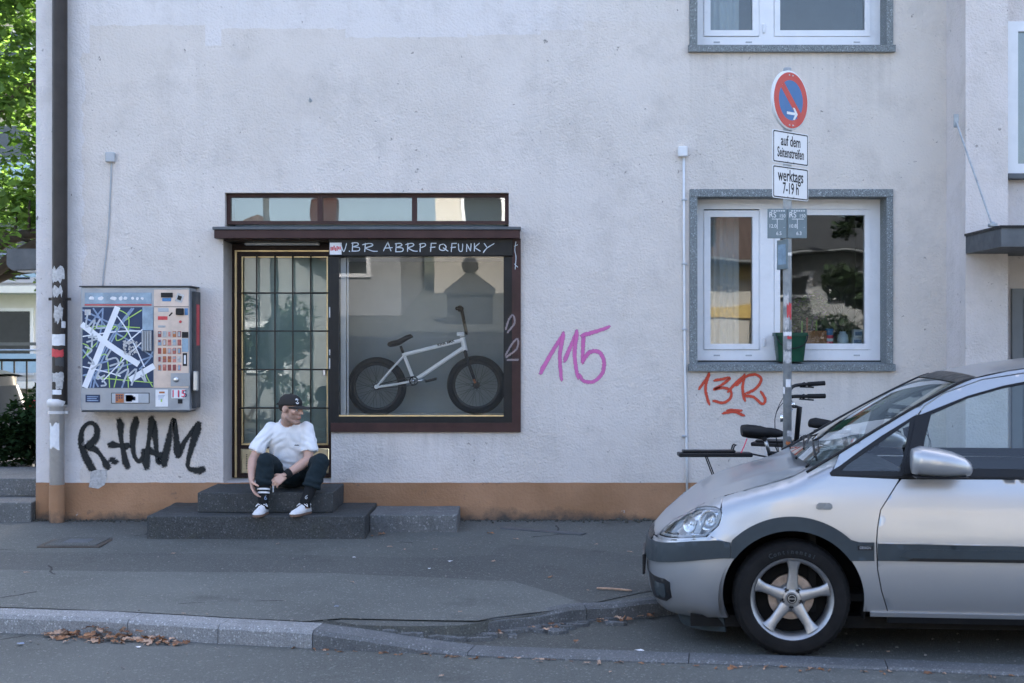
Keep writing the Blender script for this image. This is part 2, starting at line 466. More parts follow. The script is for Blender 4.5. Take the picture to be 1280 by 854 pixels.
M['navy'] = mat('dark blue map print', (.008, .030, .085), .5, var=.12, dirt=.1)
M['paper'] = mat('white paper', (.72, .73, .75), .6, var=.06, dirt=.25, vs=30)
M['ink'] = mat('black print', (.014, .015, .017), .5, var=.1)
M['sticker'] = mat('torn sticker', (.46, .46, .46), .65, var=.25, dirt=.8, vs=45)
M['stickr'] = mat('red sticker', (.55, .05, .06), .5, var=.15, dirt=.5, vs=40)
M['stickb'] = mat('blue sticker', (.06, .20, .42), .5, var=.15, dirt=.3, vs=40)
M['sticko'] = mat('brown orange sticker', (.40, .14, .05), .5, var=.2, dirt=.4, vs=60)
M['pinkr'] = mat('pink red print', (.75, .06, .12), .5, var=.08)
M['green'] = mat('green print', (.34, .55, .12), .5, var=.15)
M['whiteink'] = mat('white marker', (.72, .75, .80), .45, var=.08)
M['paleink'] = mat('worn pale marker', (.20, .28, .42), .5, var=.3, vs=30)
M['dark'] = mat('dark interior', (.03, .032, .034), .9, var=.2)
M['backdrop'] = mat('grey display backdrop', (.27, .295, .29), .85, var=.04)
M['room'] = mat('room paint', (.40, .39, .37), .9, var=.05)
M['curtain'] = mat('pale curtain', (.50, .52, .52), .9, var=.06)
M['pane'] = glass('window pane', (.88, .92, .93), .95, wavy=.10, gain=1.25)
M['doorpane'] = glass('door pane', (.86, .93, .92), .9, wavy=.15, gain=1.35)
M['panebright'] = glass('old float glass', (.88, .93, .93), .95, wavy=.1, gain=2.8)
M['paneflat'] = glass('shop pane', (.98, .99, .99), .9, gain=.95)
M['bark'] = mat('bark', (.085, .065, .05), .9, var=.3, bump=.8, bs=25)
M['leaf'] = leafmat('tree leaf', (.16, .25, .09), .5)
M['leafd'] = leafmat('dark leaf', (.020, .040, .018), .25)
M['leafm'] = leafmat('grey green leaf', (.045, .07, .04), .3)
M['dry'] = mat('dry leaf', (.26, .13, .065), .8, var=.4, vs=30)
M['dryp'] = mat('pale dry leaf', (.40, .27, .19), .8, var=.3, vs=30)
# ================================================================ the house
XL, XR, TOP = WX(45), 3.744, 18.0  # TOP: unseen height, raised to stretch the house's shadow across the street
PL = .334
house = thing('apartment_building', 'pale roughcast apartment building with brown base band and small shopfront', 'building', (XL, 0, 0))
OPEN = [(WX(281), WX(636), WZ(284), WZ(241)), (WX(279), WX(414), PL, WZ(284)), (WX(414), WX(645), WZ(535), WZ(284)),
        (WX(871), WX(1108), WZ(455), WZ(246)), (WX(871), WX(1108), WZ(57), WZ(-152))]
def wall_with_openings(x0, x1, z0, z1, opens, depth, y=0.0):
    bm = B()
    xs = sorted({x0, x1, *[v for o in opens for v in o[:2]], *[x0+k*(x1-x0)/8 for k in range(1, 8)]})
    zs = sorted({z0, z1, *[v for o in opens for v in o[2:]]})
    op = lambda a, b: any(o[0] < a < o[1] and o[2] < b < o[3] for o in opens)
    cell = {}
    V = {}
    def v(x, yy, z):
        k = (round(x, 5), round(yy, 5), round(z, 5))
        if k not in V: V[k] = bm.verts.new((x, yy, z))
        return V[k]
    for i in range(len(xs)-1):
        for j in range(len(zs)-1):
            cell[i, j] = op((xs[i]+xs[i+1])/2, (zs[j]+zs[j+1])/2)
    for (i, j), o in cell.items():
        a, b, c, d = xs[i], xs[i+1], zs[j], zs[j+1]
        if not o: bm.faces.new((v(a, y, c), v(b, y, c), v(b, y, d), v(a, y, d)))
        else:
            for (di, dj, e) in ((-1, 0, ((a, c), (a, d))), (1, 0, ((b, d), (b, c))), (0, -1, ((b, c), (a, c))), (0, 1, ((a, d), (b, d)))):
                if cell.get((i+di, j+dj)) is False or (i+di, j+dj) not in cell:
                    (p, q), (r, s) = e
                    bm.faces.new((v(p, y, q), v(r, y, s), v(r, y+depth, s), v(p, y+depth, q)))
    return bm
bm = wall_with_openings(XL, XR, PL, TOP, OPEN, .42)
# left gable, rear and top close the block
for q in (((XL, 0, PL), (XL, 0, TOP), (XL, 11, TOP), (XL, 11, PL)), ((XL, 11, PL), (XL, 11, TOP), (14, 11, TOP), (14, 11, PL)),
          ((XR, 0, TOP), (14, 0, TOP), (14, 11, TOP), (XL, 11, TOP), (XL, 0, TOP))):
    bm.faces.new([bm.verts.new(p) for p in q])
obj('wall', bm, M['stucco'], house)
bm = B(); prev = None
for k in range(160):
    x = XL-.002+(XR-XL+.002)*k/159; zt = PL+.006*noise.noise(Vector((x*6, 0, 0)))+.004*noise.noise(Vector((x*25, 3, 0)))
    col = [bm.verts.new(c) for c in ((x, -.003, -.3), (x, -.003, zt), (x, .02, zt))]
    if prev:
        for j in range(2): bm.faces.new((prev[j], col[j], col[j+1], prev[j+1]))
    prev = col
fixn(bm)
box(bm, XL-.002, XL+.1, .103, 11, -.3, PL)
obj('base_band', bm, M['plinth'], house)
# rooms behind the openings so that nothing shows through
def room(x0, x1, y0, y1, z0, z1, m, name='room_shell'):
    bm = B()
    P = lambda x, y, z: bm.verts.new((x, y, z))
    for q in (((x0, y1, z0), (x1, y1, z0), (x1, y1, z1), (x0, y1, z1)), ((x0, y0, z0), (x0, y1, z0), (x0, y1, z1), (x0, y0, z1)),
              ((x1, y0, z0), (x1, y0, z1), (x1, y1, z1), (x1, y1, z0)), ((x0, y0, z0), (x1, y0, z0), (x1, y1, z0), (x0, y1, z0)),
              ((x0, y0, z1), (x0, y1, z1), (x1, y1, z1), (x1, y0, z1))):
        bm.faces.new([P(*p) for p in q])
    return obj(name, bm, m, house)
room(WX(871)-.3, WX(1108)+.6, .421, 3.6, WZ(455)-.02, WZ(246)+.3, M['room'])
room(WX(871)-.3, WX(1108)+.6, .421, 3.6, WZ(57)-.02, WZ(-152)+.3, M['room'])
room(WX(281)-.2, WX(645)+.2, .421, 3.0, WZ(284)+.002, WZ(241)+.2, M['room'])
# ---------------------------------------------------------------- flats' windows: granite surround, white plastic frame
def window(py_top, py_bot, label):
    """openings 871..1108 px wide; py_top/py_bot are the granite's inner edges on the wall plane"""
    D = .20
    x0, x1, z0, z1 = WX(871), WX(1108), WZ(py_bot), WZ(py_top)
    bm = B(); X0, X1 = x0, x1
    fz0, fz1 = z0+.02, z1-.003
    frame(bm, X0+.002, X1-.002, fz0, fz1, .085, D, D+.08, wb=.10)
    mx0, mx1 = WX(949, D), WX(967.5, D)
    box(bm, mx0, mx1, D+.002, D+.078, fz0+.10, fz1-.085)
    win = obj('window', bm, M['white_frame'], house, label=label)
    gw = .064
    g = B()
    box(g, x0-gw, x0+.003, -.022, .20, z0, z1-.004, .003); obj('surround_jamb', g, M['granite'], win)
    g = B(); box(g, x1-.003, x1+gw-.01, -.022, .20, z0, z1-.004, .003); obj('surround_jamb', g, M['granite'], win)
    g = B(); box(g, x0-gw, x1+gw-.01, -.024, .20, z1-.003, z1+gw, .003); obj('surround_head', g, M['granite'], win)
    g = B(); prism(g, [(-.05, z0-.062), (-.05, z0-.004), (.198, z0+.018), (.198, z0-.062)], x0-gw-.012, x1+gw+.004)
    for v in g.verts: v.co = Vector((v.co.y, v.co.x, v.co.z))
    fixn(g); obj('sill', g, M['granite'], win)
    lx0, lx1 = X0+.085, mx0; rx0, rx1 = mx1, X1-.085
    sz0, sz1 = fz0+.10, fz1-.085
    s = B(); frame(s, lx0+.004, lx1-.004, sz0+.004, sz1-.012, .056, D-.012, D+.055, wb=.05)
    # the left casement is tilted open a little at the top
    for v in s.verts: v.co.y += (v.co.z-sz0)*.003
    obj('sash_frame', s, M['white_frame'], win)
    p = bx(lx0+.058, lx1-.058, D+.02, D+.026, sz0+.052, sz1-.066)
    for v in p.verts: v.co.y += (v.co.z-sz0)*.003
    obj('pane', p, M['pane'], win)
    s = B(); frame(s, rx0+.003, rx1-.003, sz0+.003, sz1-.003, .05, D-.006, D+.055, wb=.052)
    obj('sash_frame', s, M['white_frame'], win)
    p = bx(rx0+.051, rx1-.051, D+.022, D+.028, sz0+.053, sz1-.051); obj('pane', p, M['pane'], win)
    s = B()
    for px in (896, 936, 1071):                       # drainage caps in the bottom rail
        s = bx(WX(px, D)-.028, WX(px, D)+.028, D-.004, D+.003, fz0+.045, fz0+.058, .002)
        obj('drain_cap', s, M['plastic_grey'], win)
    s = bx(X0+.002, X1-.002, D-.022, D-.001, fz0-.012, fz0+.008); obj('sill_seal', s, M['black'], win)
    s = bx(mx0+.03, mx0+.05, D-.018, D+.001, sz0+.03, sz0+.11, .003); obj('hinge', s, M['white_frame'], win)
    return win
window(246, 455, None); window(-152, 57, None)
# curtain hems and a blind inside the rooms
for (za, zb) in ((WZ(455), WZ(246)), (WZ(57), WZ(-152))):
    bm = B(); n = 26; xa, xb = WX(873), WX(935)
    rows = []
    for k in range(n+1):
        x = xa+(xb-xa)*k/n; y = .52+.03*sin(k*1.9)+.01*sin(k*.7)
        rows.append((bm.verts.new((x, y, za+.05)), bm.verts.new((x, y, zb-.02))))
    for a, b in zip(rows, rows[1:]): bm.faces.new((a[0], b[0], b[1], a[1]))
    obj('curtain', bm, M['curtain'], house, smooth=True)
# ---------------------------------------------------------------- shopfront
YB = .38                                              # plane of the door leaf
# transom lights above the ledge
tx0, tx1, tz0, tz1 = WX(281), WX(636), WZ(284), WZ(241)
bm = B(); frame(bm, tx0+.001, tx1-.001, tz0+.03, tz1-.001, .034, .075, .13, wb=.03, wt=.032)
for px in (400, 518): box(bm, WX(px, .08)-.022, WX(px, .08)+.022, .077, .128, tz0+.06, tz1-.033)
tr = obj('transom_window', bm, M['brown'], house)
for a, b in ((tx0+.035, WX(400, .08)-.022), (WX(400, .08)+.022, WX(518, .08)-.022), (WX(518, .08)+.022, tx1-.035)):
    p = bx(a, b, .10, .105, tz0+.06, tz1-.033); obj('pane', p, M['panebright'], tr)
obj('window_lining', bx(tx0+.03, tx1-.03, .30, .31, tz0+.03, tz1-.03), M['backdrop'], tr)
# ledge with lead flashing
lx0, lx1 = WX(267.5, -.13), WX(650, -.13)
bm = bx(lx0, lx1, -.13, .05, WZ(298, -.13), WZ(287.5, -.13), .004)
led = obj('shop_ledge', bm, M['brown'], house)
bm = bx(lx0-.012, lx1+.008, -.145, .074, WZ(287.5, -.13)+.001, WZ(283.5, -.13), .004)
obj('lead_flashing', bm, M['lead'], led)
# soffit over the door recess
sz = WZ(298, -.13)
obj('soffit', bx(WX(279)+.001, WX(411), .03, YB+.06, sz-.012, sz+.03), M['brownd'], house)
obj('lamp_strip', bx(WX(300), WX(395), .20, .26, sz-.035, sz-.013, .006), M['plastic_grey'], house)
# door
dx0, dx1 = WX(279)+.001, WX(414)
dz0, dz1 = PL+.01, sz-.013
dX = lambda p: WX(p, YB); dZ = lambda p: WZ(p, YB)
bm = B()
box(bm, dx0, dX(301), YB, YB+.07, dz0, dz1)                         # left stile and jamb
box(bm, dX(411), dx1+.06, YB, YB+.07, dz0, dz1)
box(bm, dX(301), dX(411), YB, YB+.07, dZ(322), dz1)
box(bm, dX(301), dX(411), YB, YB+.07, dZ(561), dZ(556))
box(bm, dX(301), dX(411), YB, YB+.07, dz0, dZ(592))
door = obj('door', bm, M['brownd'], house)
bm = B()                                                            # brass glazing beads and outer strips
def strip(bm, xa, xb, za, zb, y, t=.012): box(bm, xa, xb, y-t, y+.001, za, zb, .003)
strip(bm, dX(293.4), dX(296.4), dz0, dZ(312.8), YB); strip(bm, dX(416), dX(418.6), dz0, dZ(541), YB)
strip(bm, dX(296.4), dX(414), dZ(315), dZ(312.8), YB)
strip(bm, dX(302), dX(304), dZ(556.5), dZ(320.6), YB); strip(bm, dX(408.2), dX(410.2), dZ(556.5), dZ(320.6), YB)
strip(bm, dX(304), dX(408.2), dZ(322.4), dZ(320.6), YB); strip(bm, dX(304), dX(408.2), dZ(556.5), dZ(554), YB)
obj('brass_bead', bm, M['brass'], door)
obj('pane', bx(dX(303), dX(409), YB+.022, YB+.028, dZ(556), dZ(321)), M['doorpane'], door)
obj('kick_plate', bx(dX(302.3), dX(410), YB-.004, YB+.03, dZ(591.5), dZ(561.5), .004), M['brassplate'], door)
bm = B()
for k in range(9): box(bm, dX(308.5)-.006, dX(308.5)+.006, YB-.008, YB-.003, dZ(569+k*2.2), dZ(567.8+k*2.2))
obj('kick_plate_lettering', bm, M['iron'], door)
vb = [321.6, 344.4, 366.6, 389]
vbm = None
for px in vb:
    bm = B(); tube(bm, [(dX(px), YB-.03, dZ(556)), (dX(px), YB-.03, dZ(318.5))], .0075, 6)
    obj('bar', bm, M['iron'], door, smooth=True)
for py in (366.5, 414, 462, 510):
    bm = B(); tube(bm, [(dX(299.5), YB-.004, dZ(py)), (dX(299.8), YB-.043, dZ(py)), (dX(412), YB-.043, dZ(py)), (dX(412.3), YB-.004, dZ(py))], .007, 6)
    obj('bar', bm, M['iron'], door, smooth=True)
bm = B(); box(bm, dX(300.3), dX(411.7), .56, .565, dZ(560), dZ(315)); obj('door_curtain', bm, mat('pale door curtain', (.40, .42, .41), .9, var=.08, vs=3), house)
bm = bx(dX(405.5)-.012, dX(405.5)+.02, YB-.05, YB, dZ(470), dZ(462), .006); obj('handle', bm, M['steel'], door)
# display window
bm = B()
box(bm, WX(640), WX(651), -.03, .30, WZ(540), WZ(299)); box(bm, WX(414), WX(640), -.03, .30, WZ(540), WZ(528.5))
disp = obj('display_window', bm, M['brown'], house)
bm = B()
box(bm, WX(411.2), WX(424), -.022, .38, WZ(540), WZ(321)); box(bm, WX(629.5), WX(640), -.022, .30, WZ(528.5), WZ(321))
box(bm, WX(424), WX(629.5), -.022, .06, WZ(528.5), WZ(520.5))
obj('inner_frame', bm, M['black'], disp)
obj('header_panel', bx(WX(411, -.05), WX(641, -.05), -.055, .12, WZ(320, -.05), WZ(296, -.05), .004), M['black'], disp)
obj('sill_bead', bx(WX(424), WX(629.5), -.02, .03, WZ(520.5), WZ(518.8)), M['brass'], disp)
gx0, gx1, gz0, gz1 = WX(424), WX(629.5), WZ(518.8), WZ(321)
p = bx(gx0, gx1, .0, .006, gz0, gz1)
for v in p.verts: v.co.y += .056-(v.co.z-gz0)*.056     # the old pane leans out a little at the top
obj('pane', p, M['paneflat'], disp)
# display box
ex0, ex1 = WX(415), WX(640); ez0, ez1 = WZ(521), WZ(322); BY = .66
bm = B()
for q in (((ex0, .06, ez0), (ex0, BY, ez0), (ex0, BY, ez1), (ex0, .06, ez1)), ((ex1, .06, ez0), (ex1, .06, ez1), (ex1, BY, ez1), (ex1, BY, ez0)),
          ((ex0, .06, ez0), (ex1, .06, ez0), (ex1, BY, ez0), (ex0, BY, ez0)), ((ex0, .06, ez1), (ex0, BY, ez1), (ex1, BY, ez1), (ex1, .06, ez1))):
    bm.faces.new([bm.verts.new(c) for c in q])
obj('display_case', bm, M['white_paint'], house)
obj('display_backdrop', bx(ex0, ex1, BY-.012, BY-.001, ez0, ez1), M['backdrop'], house)
obj('display_post', bx(WX(424)+.002, WX(432.5, .1), .09, .14, ez0, ez1), M['white_paint'], house)
obj('display_post', bx(WX(434.0, .1), WX(435.6, .1), .10, .13, ez0, ez1), M['white_paint'], house)
# graffiti scratched and written on the shopfront
def graffiti(name, strokes, m, w, y, parent, label=None, wob=0, taper=None, k=5):
    bm = B(); ed = bm.verts.layers.float.new('edge')
    for st in strokes: ribbon(bm, [(WX(a, y), WZ(b, y)) for a, b in st], w, y-random.random()*.0012, ed, k, taper)
    return obj(name, bm, m, parent, label=label)
Z = lambda pts, s, ox, oy: [(ox+a/s, oy+b/s) for a, b in pts]
M['sp_white'] = spray('white marker tag', (.60, .66, .72), 20, .5)
M['sp_black'] = spray('black paint', (.010, .013, .014), 45, .42)
M['sp_pink'] = spray('magenta spray', (.66, .15, .43), 45, .42, .88)
M['sp_red'] = spray('red spray', (.62, .075, .035), 45, .42, .95)
M['sp_ghost'] = spray('faded spray', (.44, .36, .36), 30, .55, .5)
GL = {'V': [[(0, 1), (.45, 0), (.9, 1)]], '.': [[(.3, .05), (.4, 0)]], 'B': [[(.15, 1), (.1, 0)], [(.0, .95), (.6, 1), (.75, .75), (.15, .52)], [(.15, .52), (.85, .42), (.8, .05), (.05, 0)]],
      'R': [[(.15, 1), (.1, 0)], [(-.1, .85), (.55, 1), (.75, .75), (.12, .45)], [(.12, .45), (.7, .1), (1.15, .05)]], 'A': [[(0, 0), (.45, 1), (.5, 1), (.8, 0)], [(.1, .35), (.95, .42)]],
      'P': [[(.15, 1), (.1, 0)], [(.0, .9), (.6, 1), (.72, .72), (.12, .45)]], 'F': [[(.2, 1), (.1, 0)], [(.2, 1), (.85, 1)], [(.05, .5), (.7, .55)]], 'Q': [[(.5, .85), (.1, .7), (.1, .2), (.55, .1), (.75, .5), (.5, .85)], [(.45, .4), (.95, 0)]],
      'U': [[(.05, .9), (.15, .1), (.6, .05), (.7, .9)]], 'N': [[(.05, 0), (.1, .9)], [(.1, .9), (.65, .05)], [(.65, .05), (.75, .95)]], 'K': [[(.1, .95), (.08, 0)], [(.8, .95), (.1, .45)], [(.1, .45), (.9, .0)]], 'Y': [[(.05, 1), (.45, .5)], [(1.5, 1), (.45, .45), (-.1, -.1)]]}
hs = []
for ch, x0, w in (('V', 82, 26), ('.', 113, 10), ('B', 124, 36), ('R', 172, 48), ('A', 250, 38), ('B', 296, 36), ('R', 342, 38), ('P', 392, 34), ('F', 434, 30), ('Q', 470, 38), ('F', 516, 28), ('U', 546, 26), ('N', 578, 26), ('K', 608, 28), ('Y', 648, 28)):
    for st_k in GL[ch]: hs.append([(x0+a_*w, 109-b_*33+(1.5*sin(x0)))for a_, b_ in st_k])
graffiti('tag_lettering', [Z(s, 3.163, 400, 280) for s in hs], M['sp_white'], .0115, -.0585, disp, 'white marker letters VBRABRPFQFUNKY on black header')
st = obj('sticker', bx(WX(412.2, -.05), WX(427, -.05), -.0575, -.0548, WZ(318.5, -.05), WZ(303.5, -.05), .001), M['paper'], disp, label='small picture sticker at the left end of the header')
bm = B(); random.seed(3)
for k in range(7): box(bm, WX(413.2+k*1.9, -.05), WX(414.6+k*1.9, -.05), -.0588, -.0574, WZ(314-random.random()*2, -.05), WZ(307+random.random()*3, -.05))
obj('sticker_print', bm, M['stickr'], st)
for (a, b, c, d) in ((411.6, 384, 413.2, 397), (411.6, 437, 413.2, 444), (411.6, 448, 413.2, 461)): obj('sticker_strip', bx(WX(a), WX(c), -.0245, -.0215, WZ(d), WZ(b)), M['sticker'], disp)
graffiti('scratch_tag', [[(645, 302), (643.5, 312), (645, 322), (643.8, 337)], [(643, 308), (647, 306)], [(643, 330), (647, 334)]], M['sp_white'], .009, -.0315, disp)
graffiti('ghost_tag', [[(632, 412), (636, 400), (641, 394), (643, 404), (634, 416)], [(631, 446), (640, 430), (647, 424), (646, 436), (632, 447)], [(634, 450), (648, 450)]], M['sp_ghost'], .03, -.032, disp)
# tags on the plaster
rham = [[(104, 735), (78, 690), (60, 635), (66, 588), (92, 566), (116, 582), (112, 622), (84, 648)], [(84, 648), (116, 664), (140, 696), (152, 722)], [(173, 697), (178, 704)],
        [(200, 558), (204, 630), (222, 722)], [(166, 642), (198, 646), (226, 650)], [(258, 553), (246, 600), (246, 665), (262, 702), (284, 690), (288, 668)],
        [(290, 722), (300, 640), (314, 552)], [(314, 552), (326, 630), (334, 704), (350, 690)], [(300, 662), (326, 676), (348, 682)],
        [(354, 714), (372, 630), (390, 552), (398, 610), (404, 680)], [(404, 680), (436, 622), (480, 574)], [(480, 574), (458, 640), (440, 716), (462, 734), (492, 734)]]
graffiti('graffiti_tag', [Z(s, 2.847, 80, 330) for s in rham], M['sp_black'], .074, -.004, house, 'thick black letters R.HAM below the vending machine', taper=lambda t: .85+.25*sin(t*7+1))
t115 = [[(72, 246), (112, 175), (156, 104)], [(156, 104), (142, 180), (147, 272)], [(158, 202), (182, 148), (204, 97)], [(204, 97), (194, 180), (206, 265)],
        [(220, 112), (268, 99), (318, 82)], [(226, 112), (224, 160), (222, 210)], [(222, 204), (248, 172), (282, 172), (299, 205), (292, 248), (262, 276), (226, 274), (212, 252)]]
graffiti('graffiti_number', [Z(s, 2.847, 650, 380) for s in t115], M['sp_pink'], .040, -.004, house, 'magenta spray number 115 between shopfront and window', taper=lambda t: .9+.25*(1-t))
t13r = [[(637, 302), (660, 272), (674, 247)], [(674, 247), (660, 300), (673, 358)], [(692, 272), (720, 268), (747, 264), (716, 290), (690, 304), (722, 298), (750, 310), (748, 336), (722, 352), (688, 344)],
        [(740, 312), (770, 280), (800, 254)], [(800, 252), (792, 300), (800, 346)], [(770, 290), (806, 258), (840, 252), (859, 270), (838, 302), (800, 324), (832, 332), (862, 356), (873, 340), (858, 312)],
        [(722, 389), (762, 384), (797, 398)], [(738, 379), (764, 378), (788, 381)]]
graffiti('graffiti_letters', [Z(s, 2.847, 650, 380) for s in t13r], M['sp_red'], .030, -.004, house, 'red spray letters 13R under the flat window')
# peeling scrap of paper by the black tag, patches of filler
bm = B(); pts = [(113, 590), (121, 587), (132, 588), (134, 596), (131, 606), (123, 611), (111, 609), (113, 600)]
prism(bm, [(WX(a), WZ(b)) for a, b in pts], -.006, -.0035)
obj('peeling_paper', bm, M['sticker'], house)
# ---------------------------------------------------------------- stair tower and entrance on the right
TW = WX(1260, -.52)
bm = B()
def quad(bm, *p): bm.faces.new([bm.verts.new(q) for q in p])
quad(bm, (XR, 0, -.3), (XR, -.52, -.3), (XR, -.52, TOP+.3), (XR, 0, TOP+.3))
quad(bm, (XR, -.52, -.3), (TW, -.52, -.3), (TW, -.52, TOP+.3), (XR, -.52, TOP+.3))
quad(bm, (TW, -.52, -.3), (TW, -.22, -.3), (TW, -.22, TOP+.3), (TW, -.52, TOP+.3))
quad(bm, (TW, -.22, -.3), (14, -.22, -.3), (14, -.22, TOP+.3), (TW, -.22, TOP+.3))
quad(bm, (14, -.22, -.3), (14, 11, -.3), (14, 11, TOP+.3), (14, -.22, TOP+.3))
quad(bm, (XR, 0, TOP+.3), (XR, -.52, TOP+.3), (14, -.52, TOP+.3), (14, 0, TOP+.3))
fixn(bm); obj('stair_tower_wall', bm, M['stucco_b'], house)
cz0, cz1 = 2.275, 2.418
bm = B()
prism(bm, [(XR, -.523), (XR, -1.38), (9, -1.38), (9, -.2), (TW+.003, -.2), (TW+.003, -.523)], cz0, cz1, plane='XY')
cano = obj('entrance_canopy', bm, M['lead'], house)
obj('canopy_edge', bx(XR-.012, 9.0, -1.392, -.524, cz1, cz1+.02), M['black'], cano)
rx = WX(1198, -.521)
p0 = Vector((rx-.02, -.525, WZ(152, -.52))); p1 = Vector((WX(1241, -1.25), -1.25, cz1+.02))
bm = B(); tube(bm, [p0, p1], .008, 8); box(bm, p0.x-.02, p0.x+.02, -.535, -.519, p0.z-.05, p0.z+.06, .003)
box(bm, p1.x-.03, p1.x+.03, p1.y-.03, p1.y+.03, cz1+.02, cz1+.045, .004); sphere(bm, p1+Vector((0, 0, .02)), .022, u=8, v=6)
obj('tie_rod', bm, M['galv'], cano, smooth=True, sharp=40)
ewx = WX(1258, -.22); ewz0, ewz1 = WZ(218, -.22), WZ(28, -.22)
bm = B(); frame(bm, ewx, ewx+1.25, ewz0, ewz1, .085, -.26, -.20)
ew = obj('window', bm, M['white_frame'], house)
obj('pane', bx(ewx+.085, ewx+1.165, -.235, -.23, ewz0+.085, ewz1-.085), M['pane'], ew)
obj('window_lining', bx(ewx+.08, ewx+1.17, -.224, -.2215, ewz0+.08, ewz1-.08), M['curtain'], ew)
obj('sill', bx(ewx-.02, ewx+1.27, -.32, -.222, ewz0-.05, ewz0-.002, .005), M['lead'], ew)
M['doorgrey'] = mat('grey door paint', (.16, .175, .185), .5, var=.06)
ex = WX(1263.5, -.22)
bm = bx(ex, ex+1.1, -.26, -.221, .02, WZ(361, -.22))
ed = obj('entrance_door', bm, M['doorgrey'], house)
obj('door_panel', bx(ex+.09, ex+1.0, -.268, -.259, .2, WZ(372, -.22), .006), M['doorgrey'], ed)
obj('handle', bx(ex+.95, ex+.98, -.32, -.262, .98, 1.15, .008), M['steel'], ed)
# small fixings left in the plaster
bm = B(); tube(bm, [(WX(388), .0, WZ(126)), (WX(388), -.03, WZ(126)), (WX(388), -.03, WZ(123))], .006, 6); sphere(bm, (WX(388), -.002, WZ(126)), .016, (1, .3, 1), 8, 6)
obj('wall_hook', bm, M['galv'], house)
# ================================================================ ground
def kstruct(o): o['kind'] = 'structure'; return o
KF = [(-40, -.6), (-14, -2.55), (-7, -3.30), (-4.2, -3.66), (-3.04, -3.81), (-2.25, -3.94), (-1.69, -4.09), (-1.13, -4.21), (-.37, -4.36), (-.09, -4.42), (.957, -4.56), (1.995, -4.71), (2.67, -4.83), (6, -5.2), (14, -6.0), (40, -8.4)]
kf = lambda x: sminterp(x, KF)
RZ = -.10
BZ = -.088
def rampz(x): return interp(x, [(-1.15, 0.0), (-.25, BZ)])
bm = B(); quad(bm, (-600, -600, -.2), (600, -600, -.2), (600, 900, -.36), (-600, 900, -.36))
M['earth'] = mat('far ground', (.10, .11, .075), .95, var=.3, vs=.3)
kstruct(obj('ground', bm, M['earth']))
# road sheet: slight camber and waviness
bm = B(); xs = [-60+k*.75 for k in range(161)]; ys = [-16.2, -14, -12, -10, -8.6, -7.6, -6.9]
rows = []
for x in xs:
    f = kf(x)
    col = [bm.verts.new((x, y, RZ-.004+.006*noise.noise(Vector((x*.5, y*.5, 0))))) for y in ys]
    for t in (0.7, .85, 1.0):
        y = ys[-1]+(f+.03-ys[-1])*t if f > ys[-1] else ys[-1]+.01*t
        col.append(bm.verts.new((x, y, RZ-.004*(t < 1)+.005*noise.noise(Vector((x*.6, y, 3))))))
    rows.append(col)
for a, b in zip(rows, rows[1:]):
    for k in range(len(a)-1): bm.faces.new((a[k], b[k], b[k+1], a[k+1]))
kstruct(obj('road', bm, M['road'], smooth=True))
# pavement with its bay edge
PE = [(-1.10, -3.98), (-.70, -4.06), (-.245, -4.03), (-.155, -3.92), (.45, -3.59), (.907, -3.40), (1.6, -3.02), (2.3, -2.72), (3.2, -2.55), (6, -2.45), (40, -2.2)]
pe = lambda x: sminterp(x, PE)
KW = .20
def pfront(x): return kf(x)+KW if x < -1.10 else pe(x)
xs = sorted({-40+k*.5 for k in range(161)} | {-1.5+k*.1 for k in range(50)})
bm = B(); prev = None
for x in xs:
    f = pfront(x); top = 11 if x < XL else 0.05
    col = [bm.verts.new((x, f, -.2)), bm.verts.new((x, f, 0 if x < -1.1 else -.004)), bm.verts.new((x, f+.25, 0)), bm.verts.new((x, -1.2, .003)), bm.verts.new((x, .05, .012))]
    if prev:
        for k in range(4): bm.faces.new((prev[k], col[k], col[k+1], prev[k+1]))
    prev = col
yd = [(.05, .012), (1.9, .012), (2.5, -.33), (18, -.34)]
for (y0, z0), (y1, z1) in zip(yd, yd[1:]): quad(bm, (-40, y0, z0), (XL, y0, z0), (XL, y1, z1), (-40, y1, z1))
fixn(bm); kstruct(obj('pavement', bm, M['pave']))
def sheet(name, pts, z, m):
    bm = B(); P = [Vector(p) for p in pts]
    bm.faces.new([bm.verts.new((p.x, p.y, z)) for p in P]); bmesh.ops.triangulate(bm, faces=bm.faces)
    for f in bm.faces:
        if f.normal.z < 0: f.normal_flip()
    return kstruct(obj(name, bm, m))
def gp(px, py, z=0.0):
    a = (py-YH)/FPX; y = (CAM_Z-z+a*CAM_Y)/(a+FALL); return Vector(((px-640)*(y-CAM_Y)/FPX, y))
wobl = lambda a, b, n, amp: [a+(b-a)*k/n+Vector((0, amp*noise.noise(Vector((a.x+k*.7, b.y*3, 1))))) for k in range(n)]
